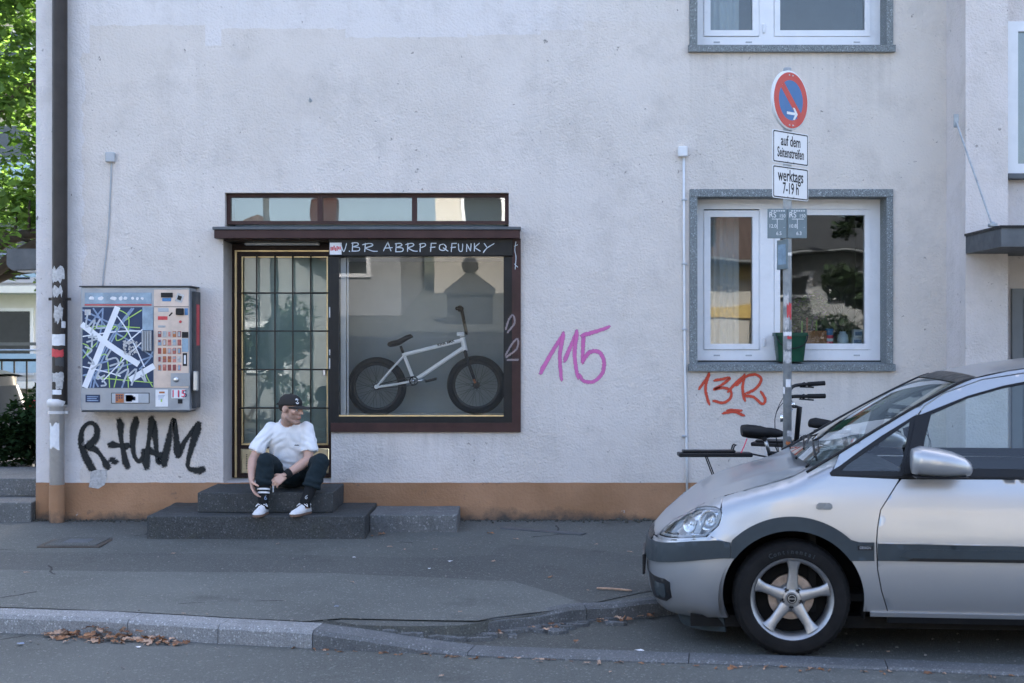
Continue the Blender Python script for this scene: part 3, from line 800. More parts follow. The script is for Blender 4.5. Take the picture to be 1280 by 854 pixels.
# relaid strip near the kerb and the older strip behind it
up = wobl(gp(-90, 713), gp(420, 718), 10, .03)+wobl(gp(420, 718), gp(642, 728), 6, .03)+[gp(642, 728), gp(690, 742), gp(733, 757)]
lo = [Vector((x, pfront(x)+.012)) for x in (.33, .1, -.1, -.2)]+[Vector((-.5, -3.95)), Vector((-1.0, -3.90))]+[Vector((x, pfront(x)+.015)) for x in (-1.2, -1.6, -2, -2.4, -2.8, -3.2, -3.6, -4.0, -4.4)]
sheet('pavement_patch', up+lo, .0065, M['pave2'])
up2 = wobl(gp(-90, 690), gp(300, 693), 8, .03)+wobl(gp(300, 693), gp(600, 699), 6, .03)+[gp(613, 694), gp(619, 687), gp(640, 681), gp(700, 684), gp(760, 690), gp(835, 702)]
lo2 = [gp(845, 735), gp(800, 742)]+[p+Vector((0, .012)) for p in (gp(733, 757), gp(690, 742), gp(642, 728))]+[p+Vector((0, .012)) for p in reversed(wobl(gp(-90, 713), gp(420, 718), 10, .03)+wobl(gp(420, 718), gp(642, 728), 6, .03))]
sheet('pavement_strip', up2+lo2, .0045, M['pave3'])
# parking bay
bm = B(); prev = None
for x in [-1.10+k*.12 for k in range(100)]+[11+k*2 for k in range(15)]:
    a, b = kf(x)+KW, pe(x)
    if b < a+.01: b = a+.01
    z = rampz(x)
    col = [bm.verts.new((x, a+(b-a)*t, z+(.012*noise.noise(Vector((x*1.5, t*4, 2))) if 0 < t < 1 else 0)+(.02*(t**6) if x < .6 else 0))) for t in (0, .15, .3, .45, .6, .75, .9, 1)]
    if prev:
        for k in range(7): bm.faces.new((prev[k], col[k], col[k+1], prev[k+1]))
    prev = col
fixn(bm); kstruct(obj('parking_bay', bm, M['bay'], smooth=True))
# kerb stones, each a block of its own
kerb = bpy.data.objects.new('kerb', None); COL.objects.link(kerb); kerb['kind'] = 'structure'
J = [-9.0, -8.0, -7.0, -6.0, -5.05, -4.1, -3.18, -2.25, -1.69, -1.13, -.25, .957, 1.995, 3.0, 4.0, 5.0, 6.0, 7.0, 8.0]
for a, b in zip(J, J[1:]):
    bm = B(); n = 7; rows = []
    flush = a > -.3
    for k in range(n+1):
        x = a+.0025+(b-a-.005)*k/n
        f = kf(x); t = (kf(x+.01)-kf(x-.01))/.02; nx = Vector((-t, 1)).normalized()
        zt = rampz(x)+.006 if not flush else BZ+.006
        zt += .004*noise.noise(Vector((x*3, 0, 5)))
        P = lambda o, z: bm.verts.new((x+nx.x*o, f+nx.y*o, z))
        rows.append([P(0, -.2), P(.002+.004*noise.noise(Vector((x*9, 1, 0))), zt-.022 if not flush else zt-.012), P(.022, zt), P(KW-.012, zt+.001), P(KW, zt-.012), P(KW, -.2)])
    for p, q in zip(rows, rows[1:]):
        for k in range(5): bm.faces.new((p[k], q[k], q[k+1], p[k+1]))
    bm.faces.new(rows[0]); bm.faces.new(rows[-1][::-1]); fixn(bm)
    obj('kerb_stone', bm, M['kerb'] if b < -.9 else M['kerbd'], kerb)
J2 = [-.16, .45, 1.2, 2.0, 2.9, 3.9, 4.9, 5.9, 6.9, 7.9]
for a, b in zip(J2, J2[1:]):
    bm = B(); n = 8; rows = []
    for k in range(n+1):
        x = a+.002+(b-a-.004)*k/n
        f = pe(x); t = (pe(x+.01)-pe(x-.01))/.02; nx = Vector((-t, 1)).normalized()
        zt = .012+.010*noise.noise(Vector((x*4, 0, 9))); w = .11+.02*noise.noise(Vector((x*5, 2, 9)))
        if a < 0: zt -= .012*(1-k/n)
        P = lambda o, z: bm.verts.new((x+nx.x*o, f+nx.y*o, z))
        rows.append([P(-.015, -.2), P(-.01+.012*noise.noise(Vector((x*7, 4, 0))), zt-.02), P(.02, zt), P(w-.02, zt), P(w, -.001), P(w, -.2)])
    for p, q in zip(rows, rows[1:]):
        for k in range(5): bm.faces.new((p[k], q[k], q[k+1], p[k+1]))
    bm.faces.new(rows[0]); bm.faces.new(rows[-1][::-1]); fixn(bm)
    obj('kerb_stone', bm, M['kerbd'], kerb, label='low worn edging stone along the back of the parking bay')
# broken asphalt flakes along the bay edge
random.seed(21); bm = B()
for k in range(46):
    x = -.85+random.random()*1.5; y = pe(x)-.02-random.random()**2*.22
    if y < kf(x)+KW: continue
    n = random.randint(4, 6); r = .02+random.random()*.05; a0 = random.random()*6
    z = rampz(x)+.022
    vs = [bm.verts.new((x+1.5*r*cos(a0+2*pi*i/n)*random.uniform(.6, 1), y+.6*r*sin(a0+2*pi*i/n)*random.uniform(.6, 1), z+random.uniform(-.004, .006))) for i in range(n)]
    f = bm.faces.new(vs); e = bmesh.ops.extrude_face_region(bm, geom=[f])
    for v in e['geom']:
        if isinstance(v, bmesh.types.BMVert): v.co.z -= .03
fixn(bm); o = obj('asphalt_rubble', bm, M['kerbd']); o['kind'] = 'stuff'
# grit and weeds at the foot of the wall
bm = B()
for k in range(900):
    x = random.uniform(XL, 3.6); y = -.003-abs(random.gauss(0, .05)); r = random.uniform(.003, .012)*(1.6 if x > .9 else 1)
    if -2.95 < x < -.43: continue
    bmesh.ops.create_icosphere(bm, subdivisions=1, radius=r, matrix=Matrix.Translation((x, y, .012+r*.3)))
o = obj('wall_foot_grit', bm, mat('dark grit', (.06, .06, .05), .95, var=.4, vs=20)); o['kind'] = 'stuff'
# iron and stone covers in the pavement
c = gp(98, 678.5)
t = thing('drain_cover', 'square dark drain cover set in the pavement below the downpipe', 'drain cover', (c.x, c.y, .004))
bm = bx(c.x-.24, c.x+.24, c.y-.26, c.y+.26, -.02, .008, .003); obj('rim', bm, M['iron'], t)
bm = bx(c.x-.20, c.x+.20, c.y-.22, c.y+.22, -.01, .014, .004); obj('plate', bm, M['pave3'], t)
bm = B()
for k in range(5): box(bm, c.x-.10, c.x+.10, c.y-.10+k*.045, c.y-.075+k*.045, .0, .017, .003)
obj('grip_plate', bm, M['lead'], t)
a, b = gp(628, 661.5), gp(730, 669.5)
d = (b-a).normalized(); nrm = Vector((-d.y, d.x))*.05
bm = B(); vs = [(a+nrm), (b+nrm), (b-nrm), (a-nrm)]
prism(bm, [(v.x, v.y) for v in vs], -.02, .014, .003, plane='XY')
t = tag(obj('drain_channel_cover', bm, M['lead']), 'long narrow metal channel cover lying in the pavement before the wall', 'channel cover')
# ---------------------------------------------------------------- entrance steps
steps = thing('entrance_steps', 'dark terrazzo doorsteps with a lower concrete slab to the right', 'steps', (-2, -.5, 0))
def worn(bm, amp=.0045):
    for it in range(3):
        es = [e for e in bm.edges if e.calc_length() > .09]
        if es: bmesh.ops.subdivide_edges(bm, edges=es, cuts=min(6, 1+it*2), use_grid_fill=True)
    bmesh.ops.triangulate(bm, faces=[f for f in bm.faces if len(f.verts) > 4])
    for v in bm.verts:
        n_ = Vector((noise.noise(v.co*7), noise.noise(v.co*7+Vector((9, 0, 0))), noise.noise(v.co*7+Vector((0, 9, 0)))))+.6*Vector((noise.noise(v.co*31), noise.noise(v.co*31+Vector((5, 0, 0))), noise.noise(v.co*31+Vector((0, 5, 0)))))
        v.co += n_*amp
def block(x0, x1, y0, y1, z0, z1, m, bev=.008, jig=.004):
    bm = bx(x0, x1, y0, y1, z0, z1, bev, seg=2); worn(bm)
    return obj('step', bm, m, steps)
block(-2.90, -1.165, -.97, .0-.004, -.05, .175, M['step'])
block(-2.545, -1.450, -.75, YB-.002, .176, .338, M['step'])
bm = bx(-1.1645, -.445, -.64, -.004, -.05, .146, .010, seg=2); worn(bm); obj('step', bm, M['slab'], steps, label='paler concrete slab right of the doorsteps')
# stone steps round the corner on the left
ss = thing('side_steps', 'pale stone steps beside the left corner of the house', 'steps', (-4.8, .3, 0))
bm = bx(-6.6, XL-.01, -.10, .42, -.05, .175, .01, seg=2); obj('step', bm, M['slab'], ss)
bm = bx(-6.6, XL-.01, .38, 1.6, .176, .335, .01, seg=2); obj('step', bm, M['slab'], ss)
# ================================================================ planting
def leaf_cloud(bm, blobs, n, size, rnd, sq=.45):
    """leaf-sized folded quads spread through and mostly near the surface of clump volumes"""
    tot = sum(b[1]**2 for b in blobs)
    for c, r, sz in blobs:
        c = Vector(c); m = int(n*r*r/tot)
        for _ in range(m):
            d = Vector((rnd.gauss(0, 1), rnd.gauss(0, 1), rnd.gauss(0, 1))).normalized()
            rr = r*(rnd.random()**.45)*(1+.25*noise.noise(d*2.3+c))
            p = c+Vector((d.x*rr, d.y*rr, d.z*rr*sz))
            s = size*rnd.uniform(.6, 1.25)
            a = Vector((rnd.gauss(0, 1), rnd.gauss(0, 1), rnd.gauss(0, .6))).normalized(); u, w = basis(a)
            q = [p+a*s*.6, p+u*s*sq-w*s*.12, p-a*s*.6, p-u*s*sq-w*s*.12]
            v = [bm.verts.new(k) for k in q]
            bm.faces.new((v[0], v[1], v[2])); bm.faces.new((v[0], v[2], v[3]))
    return bm
def tree(name, label, base, h, blobs, n, size, lm, limbs, tr=.16, group=None, seed=1):
    rnd = random.Random(seed); b = Vector(base)
    t = thing(name, label, 'tree', b, group=group)
    bm = B(); top = b+Vector((.15, .1, h))
    tube(bm, catmull([b-Vector((0, 0, .2)), b+Vector((.05, 0, h*.3)), b+Vector((-.06, .05, h*.65)), top], 5), [tr*(1-.75*k/15) for k in range(16)], 10)
    for p0, p1 in limbs:
        p0, p1 = b+Vector(p0), b+Vector(p1); mid = (p0+p1)/2+Vector((0, 0, .18*(p1-p0).length))
        tube(bm, catmull([p0, mid, p1], 5), [tr*.62*(1-.6*k/10) for k in range(11)], 7)
        for _ in range(3):
            q = mid.lerp(p1, rnd.random()); e = q+Vector((rnd.gauss(0, .5), rnd.gauss(0, .5), rnd.uniform(.2, .7)))
            tube(bm, [q, q.lerp(e, .5)+Vector((0, 0, .05)), e], [.03, .02, .008], 5)
    obj('trunk', bm, M['bark'], t, smooth=True)
    bm = B(); leaf_cloud(bm, [((b.x+c[0], b.y+c[1], b.z+c[2]), r, sz) for c, r, sz in blobs], n, size, rnd)
    o = obj('crown', bm, lm, t); return t
rnd = random.Random(5)
bl = [((rnd.uniform(-2.2, 3.2), rnd.uniform(-2.6, 2.4), rnd.uniform(3.5, 8.4)), rnd.uniform(.55, 1.15), .75) for _ in range(46)]
bl += [((1.9+rnd.uniform(-.5, .5), rnd.uniform(-1.6, 1.2), 3.55+.40*k), rnd.uniform(.45, .75), .75) for k in range(13)]
bl += [((1.2+rnd.random()*1.2, rnd.uniform(-.5, .5), rnd.uniform(2.75, 3.5)), rnd.uniform(.2, .34), .7) for k in range(8)]
tree('maple_tree', 'bright leafy tree beyond the left corner of the house', (-8.4, 8.0, -.34), 6.8, bl, 30000, .135, M['leaf'],
     [((0, 0, 2.0), (3.4, -.4, 3.25)), ((0, 0, 2.1), (2.6, .2, 2.8)), ((0, 0, 2.3), (2.2, .5, 3.5)), ((0, 0, 2.6), (-2, -1, 4.5)), ((0, 0, 3), (1, -1.6, 5)), ((.1, 0, 4), (2.2, .8, 5.9))], .2, seed=9)
# clipped dark shrub beside the steps
def shrub(name, label, base, blobs, n, size, lm, seed, stems=5):
    rnd = random.Random(seed); b = Vector(base)
    t = thing(name, label, 'shrub', b)
    bm = B()
    for k in range(stems):
        e = b+Vector(blobs[k % len(blobs)][0]); tube(bm, [b+Vector((rnd.uniform(-.15, .15), rnd.uniform(-.15, .15), -.05)), b.lerp(e, .5)+Vector((.03, 0, 0)), e], [.022, .016, .008], 5)
    obj('stem', bm, M['bark'], t)
    bm = B(); leaf_cloud(bm, [((b.x+c[0], b.y+c[1], b.z+c[2]), r, sz) for c, r, sz in blobs], n, size, rnd)
    obj('foliage', bm, lm, t); return t
rr = random.Random(2)
shrub('shrub', 'dark green shrub behind the steps at the left edge', (-4.85, 2.15, .0), [((rr.uniform(-.30, .7), rr.uniform(-.4, .4), rr.uniform(.25, 1.02)), rr.uniform(.22, .36), .9) for _ in range(22)], 9000, .075, M['leafd'], 4)
# ================================================================ behind the house on the left
M['bldg_far'] = mat('far pale plaster', (.62, .62, .60), .9, var=.05)
M['balcony_blue'] = mat('pale blue balcony panel', (.26, .38, .50), .5, var=.08)
M['darkglass'] = mat('dark window glass', (.03, .035, .04), .06, var=.1, spec=.6)
fb = thing('balcony_block', 'pale distant block with blue balcony railings behind the tree', 'building', (-18, 30, 0))
obj('wall', bx(-34, -9, 30, 40, -.2, 14), M['bldg_far'], fb)
for k in range(5):
    z = .25+k*2.75
    obj('balcony_slab', bx(-30, -12.2, 28.6, 29.997, z, z+.2), M['bldg_far'], fb)
    obj('balcony_panel', bx(-30, -12.2, 28.6, 28.66, z+.45, z+1.0), M['balcony_blue'], fb)
    bm = B(); tube(bm, [(-30, 28.63, z+1.1), (-12.2, 28.63, z+1.1)], .03, 6); obj('handrail', bm, M['steel'], fb)
    for j in range(7):
        x = -28.5+j*2.6
        w = obj('window', bx(x, x+1.3, 29.93, 29.997, z+.35, z+2.35), M['white_frame'], fb)
        obj('pane', bx(x+.1, x+1.2, 29.91, 29.928, z+.45, z+2.25), M['darkglass'] if j % 2 else M['curtain'], w)
# bicycle shelter of dark steel
t = thing('railing', 'dark steel railing with upright bars before the distant block', 'railing', (-9, 15, 0))
bm = B(); tube(bm, [(-13, 15, 1.22), (-6.6, 15, 1.22)], .03, 6); obj('top_rail', bm, M['black'], t)
bm = B(); tube(bm, [(-13, 15, .35), (-6.6, 15, .35)], .025, 6); obj('bottom_rail', bm, M['black'], t)
for k in range(27):
    x = -12.9+k*.24; w = .03 if k % 6 == 0 else .014
    obj('bar', bx(x-w, x+w, 15-w+.001, 15+w, .0, 1.2), M['black'], t)
bm = B(); box(bm, -13, -6.6, 14.6, 16.2, 1.5, 1.56)
bm2 = bx(-6.75, -6.65, 14.9, 15.0, 0, 1.5); box(bm2, -12.95, -12.85, 14.9, 15.0, 0, 1.5)
t2 = thing('bicycle_shelter', 'low flat shelter roof behind the railing at the left edge', 'shelter', (-9, 15.3, 0))
obj('roof', bm, M['lead'], t2)
for x in (-6.75, -12.95): obj('post', bx(x, x+.1, 15.4, 15.5, 0, 1.5), M['black'], t2)
bm2.free(); 
# lawn strip on the far side
bm = B(); rnd = random.Random(8)
quad(bm, (-40, 16.5, .02), (XL-2, 16.5, .02), (XL-2, 28, .02), (-40, 28, .02)); o = obj('lawn', bm, mat('lawn', (.06, .10, .03), .95, var=.35, vs=3)); o['kind'] = 'structure'
# grey box lamp on the gable
t = thing('wall_lamp', 'grey box lamp sticking out from the left gable', 'lamp', (XL, 1.0, 2.3))
bm = B(); prism(bm, [(XL-.56, 2.41), (XL-.20, 2.41), (XL-.14, 2.36), (XL-.14, 2.22), (XL-.50, 2.205), (XL-.56, 2.25)], .85, 1.15, .01); obj('housing', bm, M['lead'], t)
bm = B(); tube(bm, [(XL, 1.0, 2.33), (XL-.16, 1.0, 2.33)], .025, 8); obj('bracket', bm, M['lead'], t)
obj('lens', bx(XL-.47, XL-.18, .89, 1.11, 2.198, 2.214, .003), M['white_paint'], t)
# ================================================================ other side of the street: what panes and car paint mirror
M['yellow'] = mat('ochre yellow plaster', (.55, .40, .14), .9, var=.06)
M['cream'] = mat('cream plaster', (.50, .48, .44), .9, var=.06)
M['greyplaster'] = mat('grey plaster', (.30, .31, .32), .9, var=.06)
def rooftiles():
    t = NT('roof tiles'); c = t.mix(t.noise(3, 5), (.055, .042, .038), (.095, .062, .050)); t.set(col=c, rough=.8)
    w = t.n('ShaderNodeTexWave', wave_type='BANDS', bands_direction='X'); w.inputs['Scale'].default_value = 1.6; t.l(t.coord(), w.inputs['Vector'])
    t.bump(w.outputs['Fac'], .8, .03); return t.m
M['tiles'] = rooftiles()
bm = bx(-60, 60, -30, -16.2, -.2, 0.0); kstruct(obj('opposite_pavement', bm, M['pave']))
bm = bx(-60, 60, -16.19, -16.0, -.2, .005); kstruct(obj('opposite_kerb', bm, M['kerb']))
YO = -21.0
oh = thing('terraced_house', 'cream house across the street with ochre bands and tiled roof', 'house', (8, YO, 0))
obj('wall', bx(2.6, 5.9, YO-9, YO, 0, 3.72), M['cream'], oh); obj('wall', bx(5.903, 16, YO-9, YO-.05, 0, 3.72), M['greyplaster'], oh, label='grey plaster wall of the right half')
obj('band', bx(2.55, 5.9, YO, YO+.06, 3.42, 3.70), M['yellow'], oh)
obj('band', bx(2.55, 5.9, YO, YO+.05, 2.42, 2.75), M['yellow'], oh)
bm = B(); prism(bm, [(YO+.5, 3.72), (YO+.5, 3.86), (YO-4.5, 6.4), (YO-9.5, 3.86), (YO-9.5, 3.72)], 2.2, 5.9)
for v in bm.verts: v.co = Vector((v.co.y, v.co.x, v.co.z))
fixn(bm); obj('roof', bm, M['tiles'], oh)
bm = B(); prism(bm, [(YO+.5, 3.72), (YO+.5, 3.86), (YO-4.5, 5.2), (YO-9.5, 3.86), (YO-9.5, 3.72)], 5.903, 16.4)
for v in bm.verts: v.co = Vector((v.co.y, v.co.x, v.co.z))
fixn(bm); obj('roof', bm, mat('slate roof', (.045, .048, .052), .8), oh, label='low slate roof of the right half')
bm = B(); tube(bm, [(2.2, YO+.56, 3.78), (16.4, YO+.56, 3.78)], .045, 8); obj('gutter', bm, M['lead'], oh)
bm = B(); tube(bm, [(5.75, YO+.12, 3.7), (5.75, YO+.12, .05)], .06, 8); obj('downpipe', bm, M['plastic_grey'], oh)
for (a, b, c, d) in ((6.2, 7.1, 2.8, 3.36), (7.5, 8.4, 2.8, 3.36), (9.6, 10.9, .9, 2.2), (12, 13.3, .9, 2.2), (3.1, 4.2, .9, 2.2)):
    w = obj('window', bx(a, b, YO+.001, YO+.05, c, d), M['white_frame'], oh); obj('pane', bx(a+.1, b-.1, YO+.051, YO+.06, c+.08, d-.08), M['darkglass'], w)
gh = thing('gabled_house', 'grey gabled house with chimney across the street', 'house', (-5.5, YO, 0))
bm = B(); prism(bm, [(-9.2, 0), (-2.6, 0), (-2.6, 2.9), (-5.9, 4.55), (-9.2, 2.9)], YO-9, YO); obj('wall', bm, M['greyplaster'], gh)
for s in (-1, 1):
    bm = B(); prism(bm, [(-5.9, 4.56), (-5.9, 4.74), (-5.9+s*3.75, 2.90), (-5.9+s*3.75, 2.72)], YO-9.2, YO+.4); fixn(bm); obj('roof', bm, M['tiles'], gh)
obj('chimney', bx(-5.1, -4.5, YO-3, YO-2.4, 3.6, 5.3), M['brown'], gh)
for x in (-8.2, -6.4, -4.4):
    w = obj('window', bx(x, x+1.1, YO+.001, YO+.05, .9, 2.2), M['white_frame'], gh); obj('pane', bx(x+.1, x+1., YO+.051, YO+.06, 1, 2.1), M['darkglass'], w)
wb = thing('corner_shop', 'white block with flat roof across the street', 'building', (-16, YO, 0))
obj('wall', bx(-24, -11, YO-9, YO, 0, 6.2), M['cream'], wb); obj('roof_edge', bx(-24.2, -10.8, YO-9.2, YO+.2, 6.2, 6.5), M['lead'], wb)
for k in range(4):
    for z in (.9, 3.7):
        x = -23+k*3; w = obj('window', bx(x, x+1.6, YO+.001, YO+.05, z, z+1.5), M['white_frame'], wb); obj('pane', bx(x+.1, x+1.5, YO+.051, YO+.06, z+.1, z+1.4), M['darkglass'], w)
rr = random.Random(4)
shrub('garden_hedge', 'tall green garden hedge across the street', (-5.9, -18.6, 0), [((rr.uniform(-1.5, 1.3), rr.uniform(-.4, .4), rr.uniform(.4, 2.5)), rr.uniform(.4, .6), .9) for _ in range(26)], 5000, .15, M['leafm'], 6)
rr = random.Random(14)
tree('conifer_tree', 'dark conifer across the street', (7.9, -18.2, 0), 6.5, [((rr.gauss(0, .5)*(1-k/30)*1.6, rr.gauss(0, .4)*(1-k/30), .9+k*.21), .62*(1-k/34), .8) for k in range(28)], 7000, .16, M['leafm'], [((0, 0, 2), (.8, 0, 2.3))], .14, seed=3)
cb2 = thing('cream_block', 'cream flat block with ochre balcony set back across the street', 'building', (0, -28, 0))
obj('wall', bx(-2.2, 2.4, -34, -28, 0, 6.4), M['cream'], cb2); obj('balcony', bx(-1.6, 2.2, -28, -26.9, 3.6, 4.5), M['yellow'], cb2)
for x in (-1.4, .4):
    w = obj('window', bx(x, x+1.2, -27.999, -27.95, 4.7, 5.9), M['white_frame'], cb2); obj('pane', bx(x+.1, x+1.1, -27.949, -27.93, 4.8, 5.8), M['darkglass'], w)
lp = thing('street_lamp', 'grey street lamp post across the street', 'street lamp', (-5.05, -16.9, 0))
bm = B(); tube(bm, [(-5.05, -16.9, 0), (-5.05, -16.9, 6.8), (-4.9, -16.5, 7.2), (-4.7, -15.6, 7.3)], [.085, .06, .05, .045], 10); obj('post', bm, M['galv'], lp, smooth=True)
obj('lantern', bx(-4.85, -4.5, -15.9, -15.1, 7.2, 7.32, .03), M['plastic_grey'], lp)
GX, GY = -.93, -19.4
sb = thing('gate_pillar', 'dark stone gate pillar with a ball on its pyramid top across the street', 'gate pillar', (GX, GY, 0))
M['darkstone'] = mat('dark weathered stone', (.05, .05, .048), .9, var=.2, bump=.3)
bm = B(); box(bm, GX-.5, GX+.5, GY-.5, GY+.5, 0, .66); box(bm, GX-.56, GX+.56, GY-.56, GY+.56, .662, .72); obj('body', bm, M['darkstone'], sb)
bm = B(); lathe(bm, [(.76, .722), (.12, 1.10), (0, 1.10)], (GX, GY, 0), n=4, a0=pi/4, a1=pi/4+2*pi); obj('cap', fixn(bm), M['darkstone'], sb)
bm = B(); sphere(bm, (GX, GY, 1.26), .19, u=20, v=12); obj('ball', bm, M['darkstone'], sb, smooth=True)
# ================================================================ things fixed to the wall
pipe_x = WX(74, -.12)
dp = thing('drainpipe', 'dark brown downpipe with stickers at the left corner', 'drainpipe', (pipe_x, -.1, 0))
PY = -.105; r = .064
bm = B(); lathe(bm, [(r, WZ(506, PY)), (r, 6.2), (r, TOP)], (pipe_x, PY, 0), n=28); obj('upper_pipe', bm, M['pipe_brown'], dp, smooth=True)
px2 = WX(69.5, PY)
zj = WZ(506, PY)
bm = B(); lathe(bm, [(.0, -.02), (.062, -.02), (.062, zj-.02), (.082, zj-.02), (.086, zj+.03), (.07, zj+.05), (0, zj+.05)], (px2+.012, PY, 0), n=28)
obj('lower_pipe', bm, M['pipe_white'], dp, smooth=True, sharp=40)
bm = B(); lathe(bm, [(.066, .0), (.066, .315), (.0635, .33)], (px2+.012, PY, 0), n=28); obj('painted_foot', bm, M['plinth'], dp, smooth=True)
def clamp(z, rr, x):
    bm = B(); lathe(bm, [(rr, z-.012), (rr+.008, z-.012), (rr+.008, z+.012), (rr, z+.012)], (x, PY, 0), n=24)
    box(bm, x-rr-.03, x-rr, PY-.01, PY+.01, z-.012, z+.012); box(bm, x+rr, x+rr+.03, PY-.01, PY+.01, z-.012, z+.012); box(bm, x-.012, x+.012, PY+rr, -.001, z-.01, z+.01)
    obj('clamp', bm, M['pipe_brown'] if z > zj else M['pipe_white'], dp, smooth=True, sharp=30)
clamp(WZ(374, PY), r, pipe_x); clamp(3.9, r, pipe_x) if 0 else None; clamp(WZ(515.5, PY), .064, px2+.012)
def wrap_sticker(x, y, rad, pa, pb, za, zb, m, name='sticker', par=None, lab=None, torn=.0, seed=0):
    """a patch bent round a pipe between two angles (radians from the street side)"""
    rnd = random.Random(seed); bm = B(); n = 7; mrow = 4; rows = []
    for i in range(n+1):
        a = pa+(pb-pa)*i/n; row = []
        for j in range(mrow+1):
            z = za+(zb-za)*j/mrow
            if j in (0, mrow): z += torn*(rnd.random()-.5)*(zb-za)
            aa = a+(torn*.3*(rnd.random()-.5) if i in (0, n) else 0)
            row.append(bm.verts.new((x+rad*sin(aa), y-rad*cos(aa), z)))
        rows.append(row)
    for p, q in zip(rows, rows[1:]):
        for j in range(mrow): bm.faces.new((p[j], q[j], q[j+1], p[j+1]))
    return obj(name, bm, m, par, smooth=True, label=lab)
for k, (a, b, t0, t1, m, tn) in enumerate([(336, 353, -1.0, .9, 'sticker', .5), (359, 370, -.9, .6, 'sticker', .6), (384, 402, -.5, .7, 'sticker', .6), (402, 410, .5, 1.1, 'paper', .1), (418, 432, -1.0, 1.0, 'paper', .05),
                                           (437, 446, -1.1, .8, 'stickr', .3), (447, 458, -.3, .8, 'cab_dark', .3), (465, 477, -.8, .8, 'sticker', .3), (476, 486, -.2, .7, 'sticker', .2), (487, 493, -.8, .5, 'whiteink', .1), (502, 507, -.3, .7, 'paper', .1)]):
    wrap_sticker(pipe_x, PY, r+.0012+.0003*k, t0, t1, WZ(b, PY), WZ(a, PY), M[m], par=dp, torn=tn, seed=k)
for k, (a, b, t0, t1) in enumerate([(530, 560, -.9, .6)]): wrap_sticker(px2+.012, PY, .0632, t0, t1, WZ(b, PY), WZ(a, PY), M['paper'], par=dp, torn=.2, seed=40+k)
# junction box with its cable
jb = thing('junction_box', 'small grey junction box with a thin cable running down', 'junction box', (WX(138.5), 0, WZ(197)))
obj('housing', bx(WX(133), WX(144.5), -.045, -.001, WZ(203), WZ(191), .006), M['plastic_grey'], jb)
bm = B(); tube(bm, catmull([(WX(a), -.008, WZ(b)) for a, b in ((139.5, 202), (139, 220), (137.5, 255), (135.5, 290), (133, 315), (130, 340), (128.5, 358))], 4), .006, 6); obj('cable', bm, M['plastic_grey'], jb, smooth=True)
cb = thing('cable_conduit', 'white cable conduit running down the wall from a small white box', 'conduit', (WX(855), 0, 1))
obj('housing', bx(WX(847), WX(858.5), -.06, -.001, WZ(196.5), WZ(184), .006), M['white_paint'], cb)
bm = B(); tube(bm, [(WX(a), -.012, WZ(b)) for a, b in ((854.5, 195), (854.8, 300), (855.5, 420), (857, 500), (858, 560), (858.6, 617))], .0105, 8); obj('conduit', bm, M['white_paint'], cb, smooth=True)
for py in (250, 330, 412, 545): 
    obj('clip', bx(WX(855.3)-.022, WX(855.3)+.022, -.025, -.001, WZ(py)-.008, WZ(py)+.008, .003), M['plastic_grey'], cb)
# ================================================================ cigarette vending machine
FY = -.285
vX = lambda p: WX(p, FY); vZ = lambda p: WZ(p, FY)
vm = thing('vending_machine', 'grey wall vending machine with scribbled blue panel and button grid', 'vending machine', (vX(170), FY/2, vZ(514)))
obj('cabinet', bx(vX(101), vX(237), FY, -.03, vZ(513.5), vZ(359), .006), M['cabinet'], vm)
obj('back_case', bx(vX(110), vX(237)+.03, -.20, -.001, vZ(511), vZ(364), .004), M['cab_dark'], vm)
obj('rain_cap', bx(vX(100)-.004, vX(238.5)+.012, FY-.018, -.001, vZ(359)+.001, vZ(357.3), .003), M['cab_dark'], vm)
obj('bottom_edge', bx(vX(102), vX(236), FY-.008, -.02, vZ(515.3), vZ(513.5)-.001, .002), M['cab_dark'], vm)
fy = FY-.002
def plate(name, a, b, c, d, m, y=0.006, bev=.002, par=vm, **k): return obj(name, bx(vX(a), vX(c), FY-y, FY+.004, vZ(d), vZ(b), bev), m, par, **k)
M['lightbox'] = mat('pale display window', (.24, .34, .43), .2, var=.25, vs=12, dirt=.2)
plate('display_strip', 106, 366, 189.5, 380, M['lightbox'], .004)
plate('display_rim', 106, 380.5, 189.5, 382, M['stickr'], .007)
bm = B(); rnd = random.Random(3)
for k, (cx, w) in enumerate(((114.5, 7), (126, 7.5), (142, 9), (151, 5), (157, 5), (166, 4), (172, 4), (178, 4))):
    prism(bm, [(vX(cx)+w/2*.0066*cos(t*.7854+.39), vZ(373+rnd.uniform(-.6, .6))+.5*min(w, 5)*.0066*sin(t*.7854+.39)) for t in range(8)], FY-.0068, FY-.004)
o = obj('coin_pictures', bm, M['paper'], vm); o['kind'] = 'stuff'
mp = plate('map_panel', 103, 384, 191.5, 485, M['navy'], .005)
py_ = FY-.0056
def scrib(name, strokes, m, w, par, y):
    bm = B(); ed = bm.verts.layers.float.new('edge')
    for s in strokes: ribbon(bm, [(vX(95+a/5.025), vZ(350+b/5.025)) for a, b in s], w, y, ed, 4); y -= .00004
    o = obj(name, bm, m, par); o['kind'] = 'stuff'; return o
scrib('broad_tape', [[(60, 665), (160, 420), (258, 180)], [(45, 285), (210, 410), (385, 525)], [(350, 622), (482, 545)]], M['whiteink'], .040, mp, py_-.0006)
scrib('line_print', [[(45, 355), (250, 325), (410, 320)], [(45, 545), (200, 580), (280, 605)], [(165, 640), (300, 500), (410, 395)], [(300, 410), (480, 260)], [(240, 200), (330, 330), (430, 545)]], M['whiteink'], .008, mp, py_-.0004)
